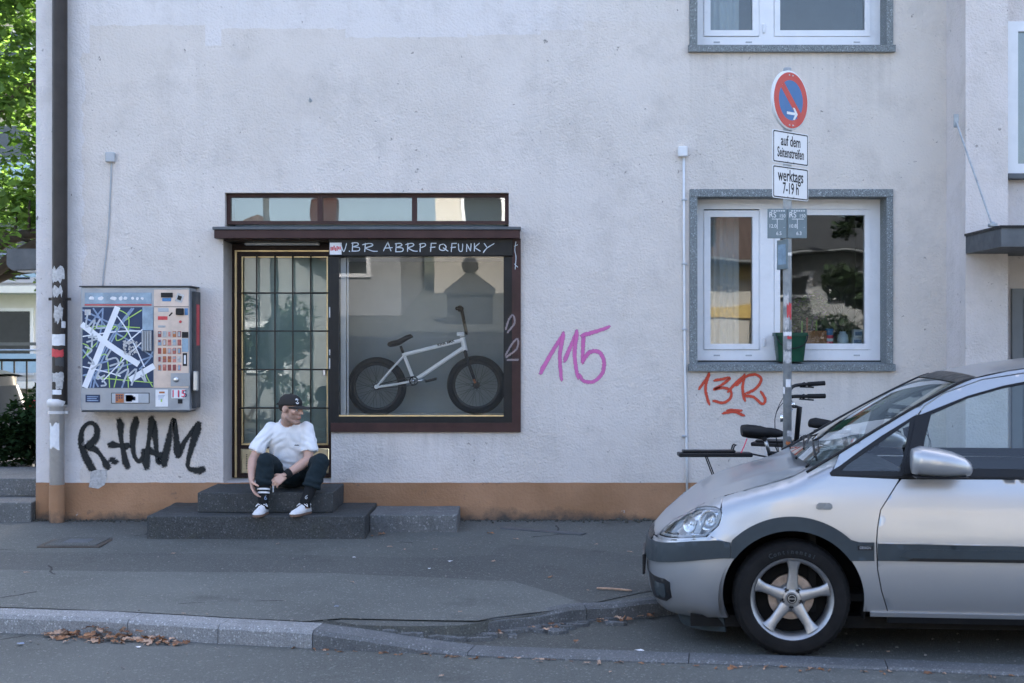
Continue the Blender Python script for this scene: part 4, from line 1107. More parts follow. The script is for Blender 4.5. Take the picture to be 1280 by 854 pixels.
scrib('line_print', [[(45, 490), (200, 330), (412, 190)], [(45, 310), (160, 290), (400, 300)], [(60, 605), (200, 620), (480, 645)], [(240, 675), (290, 480), (320, 500), (330, 675)], [(190, 350), (120, 360), (110, 310), (180, 300)], [(265, 185), (330, 230), (320, 340), (255, 380), (260, 300)], [(150, 480), (190, 470), (205, 560), (212, 675)], [(480, 540), (440, 590), (482, 670)], [(45, 400), (80, 420), (62, 470)]], M['green'], .007, mp, py_-.0002)
scrib('worn_lines', [[(60, 240), (300, 360), (480, 480)], [(110, 180), (210, 330)], [(70, 300), (170, 180)], [(170, 180), (160, 300), (130, 420)], [(45, 190), (240, 280), (410, 330)], [(130, 480), (110, 600), (140, 670)], [(45, 600), (300, 540), (480, 480)],
       [(350, 180), (240, 330), (120, 560), (90, 675)], [(362, 180), (255, 330), (140, 560), (110, 675)], [(330, 560), (310, 620), (290, 675)], [(45, 440), (120, 520), (200, 510)], [(400, 560), (460, 500), (482, 450)]], M['paleink'], .011, mp, py_-.0001)
tagw = [[(75, 205), (65, 300), (120, 250), (95, 330)], [(80, 360), (130, 355)], [(70, 390), (135, 370)], [(105, 340), (100, 420)], [(150, 250), (130, 300), (180, 300)], [(220, 440), (190, 500), (250, 490), (270, 520)], [(215, 540), (300, 520), (250, 600), (330, 560), (300, 640)], [(330, 600), (380, 560), (350, 660)], [(100, 560), (160, 530), (130, 620), (180, 600)],
        [(140, 600), (190, 655), (160, 665)], [(60, 420), (100, 440), (70, 470)], [(410, 600), (440, 640), (415, 560)], [(90, 490), (115, 530), (80, 520)]]
M['markergrey'] = mat('pale grey marker', (.42, .46, .50), .5, var=.2, vs=30)
scrib('marker_tag', tagw, M['markergrey'], .012, mp, py_-.0009)
bm = B(); rnd = random.Random(6)
for k in range(46):
    a, b = 300+rnd.random()*85, 385+rnd.random()*85
    prism(bm, [(vX(95+(a+rnd.uniform(3, 11)*cos(t*1.257))/5.025), vZ(350+(b+rnd.uniform(3, 11)*sin(t*1.257))/5.025)) for t in range(5)], FY-.0078-.00002*k, FY-.0052)
o = obj('torn_sticker', bm, M['sticker'], mp); o['kind'] = 'stuff'
plate('torn_sticker', 106, 387, 113.5, 394, M['sticker'], .0062, .0005)
plate('advert_strip', 178, 384, 191.5, 413, M['lightbox'], .0065)
bm = B()
for k in range(4): box(bm, vX(178.5+k*3.1), vX(181.2+k*3.1), FY-.045+.004*(k % 2), FY, vZ(439), vZ(413.5), .004)
obj('grip', bm, M['cabinet'], vm)
kp = plate('key_panel', 192.5, 362, 236, 485, M['alu'], .004)
obj('panel_seam', bx(vX(192.5), vX(236), FY-.0048, FY, vZ(384), vZ(383.2)), M['cab_dark'], kp)
plate('coin_slot', 201.5, 366, 216, 372, M['ink'], .014, par=kp); plate('slot_sticker', 203, 372.5, 214, 376.8, M['stickb'], .0065, .0005, par=kp)
bm = bx(-.030, .030, FY-.006, FY-.003, -.036, .036); 
for v in bm.verts: v.co = Matrix.Rotation(.35, 4, 'Y') @ Vector((v.co.x, 0, v.co.z))+Vector((vX(224.5), v.co.y, vZ(372.5)))
obj('torn_sticker', bm, M['sticker'], kp)
bm = bx(-.017, .017, FY-.0075, FY-.0058, -.018, .018)
for v in bm.verts: v.co = Matrix.Rotation(.35, 4, 'Y') @ Vector((v.co.x, 0, v.co.z))+Vector((vX(224.5), v.co.y, vZ(372.5)))
obj('sticker_print', bm, M['ink'], kp)
plate('price_window', 197.5, 385, 211, 390, M['plastic_grey'], .006, par=kp); plate('red_sticker', 197.5, 395.5, 209.5, 400, M['stickr'], .006, .0005, par=kp)
plate('price_window', 197.5, 407, 207, 409.6, M['galv'], .006, par=kp)
bm = bx(-.02, .02, FY-.006, FY-.003, -.006, .006)
for v in bm.verts: v.co = Matrix.Rotation(-.8, 4, 'Y') @ Vector((v.co.x, 0, v.co.z))+Vector((vX(213.5), v.co.y, vZ(393)))
obj('sticker', bm, M['ink'], kp)
plate('card_reader', 220.5, 385.5, 230, 394, M['ink'], .035, .006, par=kp); plate('card_sticker', 231, 385.5, 235, 394, M['stickb'], .006, .0005, par=kp)
bm = B(); lathe(bm, [(.0, FY-.012), (.010, FY-.012), (.012, FY-.004)], (vX(225.5), 0, vZ(402.3)), 'Y', 14); obj('return_button', bm, M['stickr'], kp)
rnd = random.Random(12)
btm = [mat('dull red pack', (.34, .10, .08), .5, var=.35, vs=60, dirt=.4), M['sticko'], M['sticker'], mat('maroon pack', (.25, .06, .06), .5, var=.3, vs=60), M['galv'], M['lightbox'], mat('red white pack', (.55, .20, .16), .4, var=.35, vs=60, dirt=.4)]
for i in range(5):
    for j in range(5):
        a = 197.5+i*6.15; b = 414+j*10.45
        o = plate('button', a, b, a+4.3, b+7.6, btm[rnd.randrange(7)], .009, .002, par=kp)
        obj('button_label', bx(vX(a+.7), vX(a+3.6), FY-.0098, FY-.0088, vZ(b+(3.4 if rnd.random() < .6 else 6.8)), vZ(b+.8)), btm[rnd.randrange(7)], o)
plate('notice', 227.5, 415, 235.5, 422.5, M['ink'], .006, .0005, par=kp); plate('notice', 227.5, 423, 235.5, 440, M['lightbox'], .006, .0005, par=kp)
plate('notice_frame', 228.5, 441.5, 234, 457.5, M['ink'], .006, .0005, par=kp); plate('notice_print', 230, 444, 232.5, 455, M['paper'], .0068, .0004, par=kp)
plate('lock_plate', 213.5, 466.5, 237.5, 483, M['cabinet'], .008, par=kp)
bm = B(); lathe(bm, [(0, FY-.022), (.016, FY-.022), (.022, FY-.018), (.024, FY-.006)], (vX(220.5), 0, vZ(474.5)), 'Y', 18); obj('lock', bm, M['steel'], kp, smooth=True, sharp=40)
bm = bx(vX(240), vX(246), FY+.02, FY+.075, vZ(489), vZ(464), .008); obj('hasp', bm, M['steel'], vm)
plate('maker_plate', 107, 493.5, 125, 503, M['navy'], .006, .001)
bm = B()
for k in range(3): box(bm, vX(109), vX(123-2*(k % 2)), FY-.0067, FY-.006, vZ(496.6+k*2.4), vZ(495.4+k*2.4))
o = obj('plate_print', bm, M['paleink'], vm); o['kind'] = 'stuff'
ty = plate('delivery_tray', 139, 491, 187, 504.5, M['cab_dark'], .003)
plate('tray_flap', 140, 492, 186, 503.8, M['plastic_grey'], .006, par=ty)
plate('sticker', 144.5, 492.4, 155, 503.4, M['sticko'], .0075, .0005, par=ty, label='brown skull and letter sticker'); plate('sticker', 157, 492.4, 173, 503.4, M['paper'], .0075, .0005, par=ty, label='white and blue graffiti sticker')
bm = B(); rnd = random.Random(9)
for k in range(16): box(bm, vX(157.3+rnd.random()*13), vX(158.6+rnd.random()*13.5), FY-.0086, FY-.0076, vZ(493+rnd.random()*9+1), vZ(493+rnd.random()*8.5))
for k in range(7): box(bm, vX(145.5+(k % 3)*3), vX(147.5+(k % 3)*3), FY-.0086, FY-.0076, vZ(495.6+(k//3)*2.7), vZ(494+(k//3)*2.7))
o = obj('sticker_print', fixn(bm), M['navy'], ty); o['kind'] = 'stuff'
nt = plate('notice', 194.5, 487, 210, 508.5, M['paper'], .006, .0005, label='white paper notice with an orange symbol')
plate('notice_print', 199, 489.5, 206, 491.8, M['sticko'], .0067, .0003, par=nt); plate('notice_print', 201, 499, 203, 502.5, M['green'], .0067, .0003, par=nt)
bm = B()
for k in range(4): box(bm, vX(198), vX(206.5-k), FY-.0067, FY-.006, vZ(494.8+k*1.5), vZ(494.2+k*1.5))
o = obj('notice_text', bm, M['paleink'], nt); o['kind'] = 'stuff'
ns = plate('number_sticker', 214.5, 487, 231.5, 498, M['paper'], .006, .0005, label='sticker with the red and blue number 115')
bm = B(); put_text(bm, '115', .088, Matrix.Translation((vX(223.7), FY-.0068, vZ(493.0))) @ Matrix.Rotation(pi/2, 4, 'X'), 1.12); obj('number_shadow', bm, M['navy'], ns)
bm = B(); put_text(bm, '115', .085, Matrix.Translation((vX(223), FY-.0080, vZ(492.5))) @ Matrix.Rotation(pi/2, 4, 'X'), 1.0)
bm2 = bmesh.ops.extrude_face_region(bm, geom=list(bm.faces))
for v in bm2['geom']:
    if isinstance(v, bmesh.types.BMVert): v.co.y += .001
obj('number_print', fixn(bm), M['pinkr'], ns)
plate('return_slot', 222.5, 499, 228, 504.5, M['ink'], .008)
obj('side_sticker', bx(vX(237)+.029, vX(237)+.0318, -.16, -.05, vZ(432), vZ(380)), M['stickr'], vm, label='long faded red sticker on the cabinet side')
# ================================================================ things on the window sill
SY = .07
bk = thing('bucket', 'dark green plastic bucket with black handle on the outer sill', 'bucket', (WX(988, SY), SY, WZ(453)))
M['bucketgreen'] = mat('dark green plastic', (.008, .055, .032), .35, var=.15)
bzz, btz = WZ(453, .0)+.006, WZ(416, SY)
bm = B(); cx = WX(987.5, SY); hw = .133
def rrect(w, d, z, rr=.03, n=3): 
    out = []
    for sx_, sy_, a0 in ((1, -1, -pi/2), (1, 1, 0), (-1, 1, pi/2), (-1, -1, pi)):
        for k in range(n+1):
            a = a0+pi/2*k/n; out.append(Vector((cx+sx_*(w-rr)+rr*cos(a), SY+sy_*(d-rr)+rr*sin(a), z)))
    return out
def loft(bm, rings, cap0=True, cap1=True):
    R = [[bm.verts.new(p) for p in r] for r in rings]
    for A, C in zip(R, R[1:]):
        n = len(A)
        for k in range(n): bm.faces.new((A[k], A[(k+1) % n], C[(k+1) % n], C[k]))
    if cap0: bm.faces.new(R[0][::-1])
    if cap1: bm.faces.new(R[-1])
    return bm
loft(bm, [rrect(.108, .085, bzz), rrect(.130, .100, btz-.03), rrect(.139, .108, btz-.03), rrect(.139, .108, btz), rrect(.128, .097, btz), rrect(.106, .083, bzz+.01)])
obj('body', fixn(bm), M['bucketgreen'], bk, smooth=True, sharp=35)
bm = B(); tube(bm, catmull([(cx-.137, SY-.1, btz-.02), (cx-.10, SY-.125, btz-.10), (cx, SY-.135, btz-.135), (cx+.10, SY-.125, btz-.10), (cx+.137, SY-.1, btz-.02)], 5), .005, 6); obj('handle', bm, M['ink'], bk, smooth=True)
IY = .40
inz = WZ(455)+.0; izs = WZ(431, IY)
obj('window_board', bx(WX(871)-.25, WX(1108)+.5, .29, .62, izs-.04, izs-.001), M['white_frame'], house)
iX = lambda p: WX(p, IY); iZ = lambda p: WZ(p, IY)
wbx = thing('slatted_box', 'brown slatted wooden box behind the window pane', 'box', (iX(1019), IY, izs))
for k in range(9):
    a = 1007.5+k*2.75; obj('slat', bx(iX(a), iX(a+2.4), IY-.05, IY-.04, izs, iZ(413.5), .002), M['sticko'], wbx)
obj('back', bx(iX(1007.5), iX(1032), IY-.039, IY+.05, izs, iZ(415)), M['sticko'], wbx)
wl_ = [M['green'], M['sticko'], M['ink'], M['green']]
for k, (px, top) in enumerate(((1002.5, 401), (1008.8, 397), (1015.5, 401), (1020.5, 400))):
    bm = B(); tube(bm, [(iX(px), IY+.01, izs+.02), (iX(px+.4), IY+.01, iZ(top))], .009 if k == 1 else .007, 6)
    tag(obj('plant_stake', bm, wl_[k]), ['short green stick left of the wooden box', 'pale brown stick standing in the wooden box', 'black stick standing in the wooden box', 'green stick at the middle of the wooden box'][k], 'stick', 'sticks in the window box')
can = thing('tin_can', 'red and blue printed tin can on the window board', 'can', (iX(1036.5), IY, izs))
bm = B(); rad = .036; c = (iX(1036.5), IY, 0); tz = iZ(411)
lathe(bm, [(0, izs), (rad, izs), (rad, izs+.085)], c, n=20); obj('body', bm, M['pinkr'], can, smooth=True, sharp=40)
bm = B(); lathe(bm, [(rad, izs+.0855), (rad, tz-.008), (rad+.002, tz-.006), (rad+.002, tz), (0, tz)], c, n=20); obj('lid', bm, M['stickb'], can, smooth=True, sharp=40)
bm = B(); lathe(bm, [(rad+.001, izs+.03), (rad+.001, izs+.055)], c, n=20); obj('label_band', bm, M['paper'], can, smooth=True)
jar = thing('glass_jar', 'clear glass jar with bare twigs on the window board', 'jar', (iX(1053.5), IY, izs))
c = (iX(1053.5), IY, 0); tz = iZ(414.5)
bm = B(); lathe(bm, [(0, izs), (.048, izs), (.050, izs+.04), (.044, izs+.09), (.030, tz-.02), (.030, tz), (.026, tz), (.026, tz-.02), (.041, izs+.085), (0, izs+.01)], c, n=20); obj('body', bm, mat('jar glass', (.62, .70, .74), .12, var=.1, spec=.8), jar, smooth=True)
bm = B(); rnd = random.Random(31)
for k in range(9):
    a = rnd.uniform(-.5, .5); L = rnd.uniform(.25, .5); p = Vector((c[0], IY, tz-.08)); P = [p]
    for s in range(5):
        p = p+Vector((sin(a)*L/5+rnd.uniform(-.012, .012), rnd.uniform(-.01, .01), cos(a)*L/5)); P.append(p); a += rnd.uniform(-.15, .15)
        if s > 1: tube(bm, [p, p+Vector((rnd.uniform(-.06, .06), 0, rnd.uniform(.02, .08)))], [.0025, .001], 4)
    tube(bm, P, [.004, .0035, .003, .0025, .002, .0012], 5)
obj('twigs', bm, M['bark'], jar)
ct = thing('carton', 'stack of small white cartons right of the glass jar', 'carton', (iX(1071), IY, izs))
for k, (a, b, z0, z1) in enumerate(((1064.5, 1077, izs, iZ(422)), (1066, 1077.5, iZ(421.8), iZ(412)))):
    o = obj('box', bx(iX(a), iX(b), IY-.04, IY+.04, z0, z1, .002), M['paper'], ct); obj('print', bx(iX(a)+.012, iX(b)-.01, IY-.0412, IY-.0395, z0+.015, z1-.02), M['paleink'], o)
pl = thing('potted_plant', 'leafy pot plant standing in the room behind the right pane', 'plant', (iX(1010), 1.0, izs))
bm = B(); lathe(bm, [(0, izs-.02), (.09, izs-.02), (.12, izs+.14), (.11, izs+.14), (.10, izs+.12), (0, izs+.12)], (WX(1008, 1.0), 1.0, 0), n=18); obj('pot', bm, M['brown'], pl, smooth=True, sharp=40)
bm = B(); leaf_cloud(bm, [((WX(1008, 1), 1.0, izs+.30), .20, .9), ((WX(1000, 1), 1.0, izs+.22), .14, .9), ((WX(1018, 1), 1.05, izs+.38), .13, .9)], 420, .07, random.Random(3)); obj('foliage', bm, M['leaf'], pl)
# ================================================================ traffic sign post
PX, PYY = 1.955, -2.16
sp = thing('sign_post', 'galvanised sign post with no stopping sign and street plates', 'sign post', (PX, PYY, 0))
sX = lambda p: WX(p, PYY); sZ = lambda p: WZ(p, PYY)
bm = B(); lathe(bm, [(0, 0), (.0305, 0), (.0305, 3.48), (.028, 3.49), (0, 3.49)], (PX, PYY, 0), n=20); obj('pole', bm, M['galv'], sp, smooth=True, sharp=40)
M['signwhite'] = mat('sign white sheeting', (.68, .70, .72), .35, var=.03, dirt=.08)
M['signred'] = mat('sign red sheeting', (.48, .035, .025), .35, var=.08)
M['signblue'] = mat('sign blue sheeting', (.020, .125, .32), .35, var=.08)
TH = radians(43)
SM = lambda zc: Matrix.Translation((PX, PYY, zc)) @ Matrix.Rotation(TH, 4, 'Z') @ Matrix.Translation((-.022, -.042, 0))
def disc(bm, r0, r1, y, n=48, y1=None):
    A = [bm.verts.new((r1*cos(2*pi*k/n), y, r1*sin(2*pi*k/n))) for k in range(n)]
    if r0: C = [bm.verts.new((r0*cos(2*pi*k/n), y, r0*sin(2*pi*k/n))) for k in range(n)]
    if r0:
        for k in range(n): bm.faces.new((A[k], A[(k+1) % n], C[(k+1) % n], C[k]))
    else: bm.faces.new(A)
def place(bm, Mx):
    for v in bm.verts: v.co = Mx @ v.co
    return bm
zc = sZ(127)
bm = B(); lathe(bm, [(0, 0), (.207, 0), (.21, .003), (.21, .02), (.205, .022), (.203, .006), (0, .006)], (0, -.004, 0), 'Y', 48); rs = obj('round_sign', place(bm, SM(zc)), M['signwhite'], sp, smooth=True, sharp=30, label='round red and blue no stopping sign')
def slab2d(bm, y0, dy):
    r = bmesh.ops.extrude_face_region(bm, geom=list(bm.faces))
    for v in r['geom']:
        if isinstance(v, bmesh.types.BMVert): v.co.y += dy
    return fixn(bm)
bm = B(); disc(bm, .142, .197, -.0062); obj('red_ring', place(slab2d(bm, 0, .0015), SM(zc)), M['signred'], rs)
def circ_cut(seg_lo, seg_hi, R=.1418, n=24):
    """the two blue half fields either side of the diagonal bar"""
    out = []
    for sgn in (1, -1):
        h = .027; a = math.acos(h/R); out.append([(R*cos(sgn*0+t), R*sin(t)) for t in [-a+2*a*k/n for k in range(n+1)]] if sgn == 1 else [(-R*cos(t), -R*sin(t)) for t in [-a+2*a*k/n for k in range(n+1)]])
    return out
for poly in circ_cut(0, 0):
    bm = B(); rot = radians(45)
    bm.faces.new([bm.verts.new((x*cos(rot)-z*sin(rot), -.0062, x*sin(rot)+z*cos(rot))) for x, z in poly]); obj('blue_field', place(slab2d(bm, 0, .0015), SM(zc)), M['signblue'], rs)
bm = B(); rot = radians(45); hh = .0265; LL = .1405
bm.faces.new([bm.verts.new((x*cos(rot)-z*sin(rot), -.0062, x*sin(rot)+z*cos(rot))) for x, z in ((hh, LL), (-hh, LL), (-hh, -LL), (hh, -LL))]); obj('red_bar', place(slab2d(bm, 0, .0015), SM(zc)), M['signred'], rs)
bm = B()
for P in (((-.05, -.083), (.048, -.083), (.048, -.102), (-.05, -.102)), ((.02, -.05), (.042, -.05), (.078, -.0925), (.052, -.0925)), ((.052, -.0925), (.078, -.0925), (.042, -.135), (.02, -.135))):
    bm.faces.new([bm.verts.new((x, -.0078, z)) for x, z in P])
obj('white_arrow', place(slab2d(bm, 0, .001), SM(zc)), M['signwhite'], rs)
bm = B()
for x, z in ((-.02, .176), (.02, .176), (-.02, -.176), (.02, -.176)): lathe(bm, [(0, -.0095), (.005, -.0095), (.006, -.006)], (x, 0, z), 'Y', 8)
o = obj('rivet', place(bm, SM(zc)), M['steel'], rs); o['kind'] = 'stuff'
def rr2(w, h, r, y, bm, n=4):
    P = []
    for sx_, sz_, a0 in ((1, -1, -pi/2), (1, 1, 0), (-1, 1, pi/2), (-1, -1, pi)):
        for k in range(n+1): P.append((sx_*(w-r)+r*cos(a0+pi/2*k/n), sz_*(h-r)+r*sin(a0+pi/2*k/n)))
    return [bm.verts.new((a, y, b)) for a, b in P]
def sign_plate(zc, lines, label):
    bm = B(); bm.faces.new(rr2(.21, .1155, .014, -.004, bm)); p = obj('supplementary_plate', place(slab2d(bm, 0, .005), SM(zc)), M['signwhite'], sp, label=label)
    bm = B(); a = rr2(.204, .1095, .012, -.0048, bm); c = rr2(.196, .1015, .009, -.0048, bm); n = len(a)
    for k in range(n): bm.faces.new((a[k], a[(k+1) % n], c[(k+1) % n], c[k]))
    obj('black_border', place(slab2d(bm, 0, .0006), SM(zc)), M['ink'], p)
    bm = B()
    for txt, size, sx, dz in lines: put_text(bm, txt, size, Matrix.Translation((0, -.0049, dz)) @ Matrix.Rotation(pi/2, 4, 'X'), sx, bold=.0016)
    obj('lettering', place(slab2d(bm, 0, .0007), SM(zc)), M['ink'], p)
    for zz in (.097, -.097):
        for xx in (-.035, .035):
            bm = B(); lathe(bm, [(0, -.0075), (.004, -.0075), (.005, -.0042)], (xx, 0, zz), 'Y', 8); obj('rivet', place(bm, SM(zc)), M['steel'], p)
sign_plate(sZ(186.5), (('auf dem', .104, .70, .044), ('Seitenstreifen', .100, .575, -.040)), 'white plate reading auf dem Seitenstreifen')
sign_plate(sZ(230), (('werktags', .118, .70, .046), ('7-19 h', .112, .66, -.044)), 'white plate reading werktags 7-19 h')
for z in (sZ(104), sZ(150), sZ(178), sZ(222), sZ(240)):
    bm = B(); lathe(bm, [(.031, z-.012), (.035, z-.012), (.035, z+.012), (.031, z+.012)], (PX, PYY, 0), n=16); obj('clamp', bm, M['steel'], sp)
M['slategrey'] = mat('slate grey plate', (.15, .20, .22), .5, var=.1)
for k, (xa, xb, l2, l3) in enumerate(((959.5, 983.6, '12.0', '6.5'), (984.6, 1008.7, '10.8', '6.3'))):
    y = PYY-.046; X0, X1, Z0, Z1 = WX(xa, y), WX(xb, y), WZ(298, y), WZ(261, y); xm = (X0+X1)/2
    p = obj('marker_plate', bx(X0, X1, y, y+.008, Z0, Z1, .003), M['slategrey'], sp, label='grey plate reading RS 150, %s and %s' % (l2, l3))
    bm = B(); R = Matrix.Rotation(pi/2, 4, 'X'); T = lambda x, z: Matrix.Translation((x, y-.001, z)) @ R
    put_text(bm, 'RS', .056, T(X0+.036, Z1-.045), .9); put_text(bm, '150', .034, T(X1-.032, Z1-.052), .9)
    put_text(bm, l2, .036, T(X0+.036, Z0+.086), .9); put_text(bm, l3, .036, T(xm+.012, Z0+.034), .9); put_text(bm, '.', .036, T(X1-.02, Z0+.086), .9)
    for a, b, c, d in ((X0+.03, X1-.022, Z1-.075, Z1-.071), (xm-.002, xm+.002, Z0+.066, Z1-.075)):
        bm.faces.new([bm.verts.new(q) for q in ((a, y-.001, c), (b, y-.001, c), (b, y-.001, d), (a, y-.001, d))])
    for j in range(6): bm.faces.new([bm.verts.new(q) for q in ((X0+.025+j*.017, y-.001, Z1-.019), (X0+.037+j*.017, y-.001, Z1-.019), (X0+.037+j*.017, y-.001, Z1-.012), (X0+.025+j*.017, y-.001, Z1-.012))])
    obj('plate_lettering', slab2d(bm, 0, .0016), M['signwhite'], p)
bm = bx(-.07, .07, -.044, -.036, sZ(337), sZ(300), .003)
place(bm, Matrix.Translation((PX, PYY, 0)) @ Matrix.Rotation(-radians(69), 4, 'Z')); ep = obj('marker_plate', bm, M['slategrey'], sp, label='grey marker plate seen almost edge on')
bm = bx(-.05, .05, -.0455, -.0435, sZ(331), sZ(306), 0)
place(bm, Matrix.Translation((PX, PYY, 0)) @ Matrix.Rotation(-radians(69), 4, 'Z')); obj('plate_print', bm, M['lightbox'], ep)
bm = B(); lathe(bm, [(.031, sZ(320)), (.0345, sZ(320)), (.0345, sZ(316)), (.031, sZ(316))], (PX, PYY, 0), n=16); obj('clamp', bm, M['steel'], sp)
for k, (a, b, t0, t1, m, tn) in enumerate([(366, 384, -1.1, .2, 'sticker', .5), (380, 398, -.3, .9, 'stickr', .4), (396, 412, -1.2, .2, 'sticker', .5), (415, 420, -1.2, 1.0, 'paper', .3), (420.5, 424, -.2, 1.0, 'stickr', .2), (427, 436, -.2, .9, 'sticker', .4), (440, 452, -1.1, .7, 'sticker', .5), (474, 484, -.5, .6, 'paper', .0), (484, 492, -1.2, -.7, 'paper', .2), (538, 546, -.2, 1.0, 'sticker', .3), (551, 556, -.5, .5, 'sticko', .8)]):
    wrap_sticker(PX, PYY, .0312+.0003*k, t0, t1, sZ(b), sZ(a), M[m], par=sp, torn=tn, seed=k+60)
# ================================================================ BMX in the display window
BYY = .36
kx = lambda p: WX(p, BYY); kz = lambda p: WZ(p, BYY)
def q(px, py, dy=0.0): return Vector((kx(px), BYY+dy, kz(py)))
def zq(a, b, dy=0.0): return q(425+a/5.512, 370+b/5.512, dy)
M['bmxwhite'] = mat('white frame paint', (.95, .955, .96), .45, var=.02)
M['bikeblack'] = mat('black bike part', (.013, .014, .016), .35, var=.2)
bmx = thing('bmx_bicycle', 'white framed bmx bicycle with black wheels behind the shop window', 'bicycle', (q(533, 521)))
def bike_wheel(c, R, tr, name, parent, ns=36, hub=.03, m_t='rubber', axis=(0, 1, 0), spoke=.0011, rim_m='bikeblack', rimw=.026):
    """tyre with separate rim, hub and spokes; wheel plane is x-z, centre c"""
    c = Vector(c); bm = B(); K = 64; n = 12
    Rt = R-tr
    lathe(bm, [(Rt+tr*cos(2*pi*k/n)*(1.0), tr*.95*sin(2*pi*k/n)) for k in range(n+1)], c, 'Y', K)
    w = obj(name, fixn(bm), M[m_t], parent, smooth=True)
    rr_ = R-2*tr+.004
    bm = B(); lathe(bm, [(rr_-.018, -.012), (rr_, -rimw*.5), (rr_+.006, -rimw*.5), (rr_+.006, rimw*.5), (rr_, rimw*.5), (rr_-.018, .012), (rr_-.018, -.012)], c, 'Y', K)
    obj('rim', fixn(bm), M[rim_m], w, smooth=True, sharp=40)
    bm = B(); lathe(bm, [(0, -.06), (.008, -.06), (.010, -.045), (hub, -.04), (hub, -.03), (hub*.6, -.025), (hub*.6, .025), (hub, .03), (hub, .04), (.010, .045), (.008, .06), (0, .06)], c, 'Y', 18)
    obj('hub', fixn(bm), M[rim_m], w, smooth=True, sharp=30)
    bm = B()
    for k in range(ns):
        a = 2*pi*k/ns; s = 1 if k % 2 else -1; a2 = a+(.9 if k % 4 < 2 else -.9)
        p0 = c+Vector((hub*.9*cos(a2), s*.03, hub*.9*sin(a2))); p1 = c+Vector(((rr_-.015)*cos(a), 0, (rr_-.015)*sin(a)))
        tube(bm, [p0, p1], spoke, 3, cap=False)
    o = obj('spokes', bm, M['steel' if rim_m != 'bikeblack' else 'bikeblack'], w); o['kind'] = 'stuff'
    return w
rc, fc = zq(255, 625), zq(940, 615)
zoff = 0
bike_wheel(rc, .262, .030, 'wheel', bmx, rimw=.034); bike_wheel(fc, .262, .030, 'wheel', bmx, rimw=.034)
bb, st_, ht, hb = zq(510, 585), zq(440, 405), zq(845, 293), zq(862, 376)
bm = B()
tube(bm, [st_.lerp(ht, .0), ht.lerp(hb, .12)], .018, 10); tube(bm, [bb, ht.lerp(hb, .72)], .020, 10); tube(bm, [st_+(st_-bb)*.06, bb], .0155, 10)
tube(bm, [ht+(ht-hb)*.08, hb-(ht-hb)*.04], .0235, 12)
for s in (-1, 1):
    tube(bm, [st_+Vector((0, s*.018, -.01)), rc.lerp(st_, .5)+Vector((0, s*.05, 0)), rc+Vector((0, s*.062, 0))], .0088, 8)
    tube(bm, [bb+Vector((0, s*.025, 0)), rc.lerp(bb, .6)+Vector((0, s*.05, -.004)), rc+Vector((0, s*.062, -.004))], .010, 8)
    lathe(bm, [(0, s*.055), (.019, s*.055), (.019, s*.068), (0, s*.068)], (rc.x, BYY, rc.z), 'Y', 14)
lathe(bm, [(0, -.036), (.026, -.036), (.026, .036), (0, .036)], (bb.x, BYY, bb.z), 'Y', 18)
obj('frame', fixn(bm), M['bmxwhite'], bmx, smooth=True, sharp=40)
d = (ht-st_).normalized(); ang = atan2(d.z, d.x)
bm = B(); pc = st_.lerp(ht, .715)
put_text(bm, 'KINK BMX', .031, Matrix.Translation(pc+Vector((0, -.0185, 0))) @ Matrix.Rotation(-ang, 4, 'Y') @ Matrix.Rotation(pi/2, 4, 'X'), 1.06, bold=.0011)
obj('frame_lettering', slab2d(bm, 0, .0015), M['ink'], bmx)
axd = (ht-hb).normalized()
bm = B()
for s in (-1, 1): tube(bm, [hb-axd*.01+Vector((0, s*.03, 0)), hb-axd*.05+Vector((0, s*.062, 0)), fc+Vector((-.012, s*.062, .03)), fc+Vector((0, s*.062, 0))], [.015, .015, .011, .010], 10); lathe(bm, [(0, s*.058), (.022, s*.058), (.022, s*.075), (.010, s*.075), (.010, s*.088), (0, s*.088)], (fc.x, BYY, fc.z), 'Y', 14)
tube(bm, [hb-axd*.012+Vector((0, -.05, 0)), hb-axd*.012+Vector((0, .05, 0))], .017, 10)
obj('fork', fixn(bm), M['bikeblack'], bmx, smooth=True, sharp=40)
bm = B(); lathe(bm, [(0, -.005), (.008, -.005), (.008, .03)], (0, 0, 0), 'Z', 8); bm.free()
bm = B(); tube(bm, [fc+Vector((-.022, -.066, .055)), fc+Vector((-.008, -.066, .02))], .0105, 8); obj('fork_sticker', bm, M['sticko'], bmx)
stem = ht+axd*.035
bm = B(); tube(bm, [stem+axd*.022, stem-axd*.016], .021, 14); box(bm, stem.x-.045, stem.x+.02, BYY-.026, BYY+.026, stem.z-.014, stem.z+.022, .005); obj('stem', bm, M['bmxwhite'], bmx, smooth=True, sharp=30)
b0, b1 = zq(872, 262), zq(838, 95)
bm = B()
for s in (-1, 1):
    tube(bm, catmull([b0+Vector((0, s*.0, 0)), b0+Vector((0, s*.09, .005)), b0.lerp(b1, .15)+Vector((0, s*.11, 0)), b0.lerp(b1, .9)+Vector((0, s*.15, 0)), b1+Vector((-.006, s*.165, .012)), b1+Vector((-.014, s*.19, .010))], 5), .0112, 10)
tube(bm, [b0.lerp(b1, .55)+Vector((0, -.128, 0)), b0.lerp(b1, .55)+Vector((0, .128, 0))], .008, 8)
obj('handlebar', bm, M['bikeblack'], bmx, smooth=True)
for s in (-1, 1):
    bm = B(); g = b1+Vector((-.014, s*.19, .010)); e = g+Vector((-.016, s*.10, -.006))
    tube(bm, [g-(e-g)*.3, g-(e-g)*.3, g, e, e], [.016, .023, .0165, .0165, .014], 12); obj('grip', bm, M['rubber'], bmx, smooth=True)
bm = B(); tube(bm, [st_+(st_-bb).normalized()*.01, zq(418, 345)], .0127, 10); obj('seat_post', bm, M['bikeblack'], bmx, smooth=True)
bm = B(); rings = []
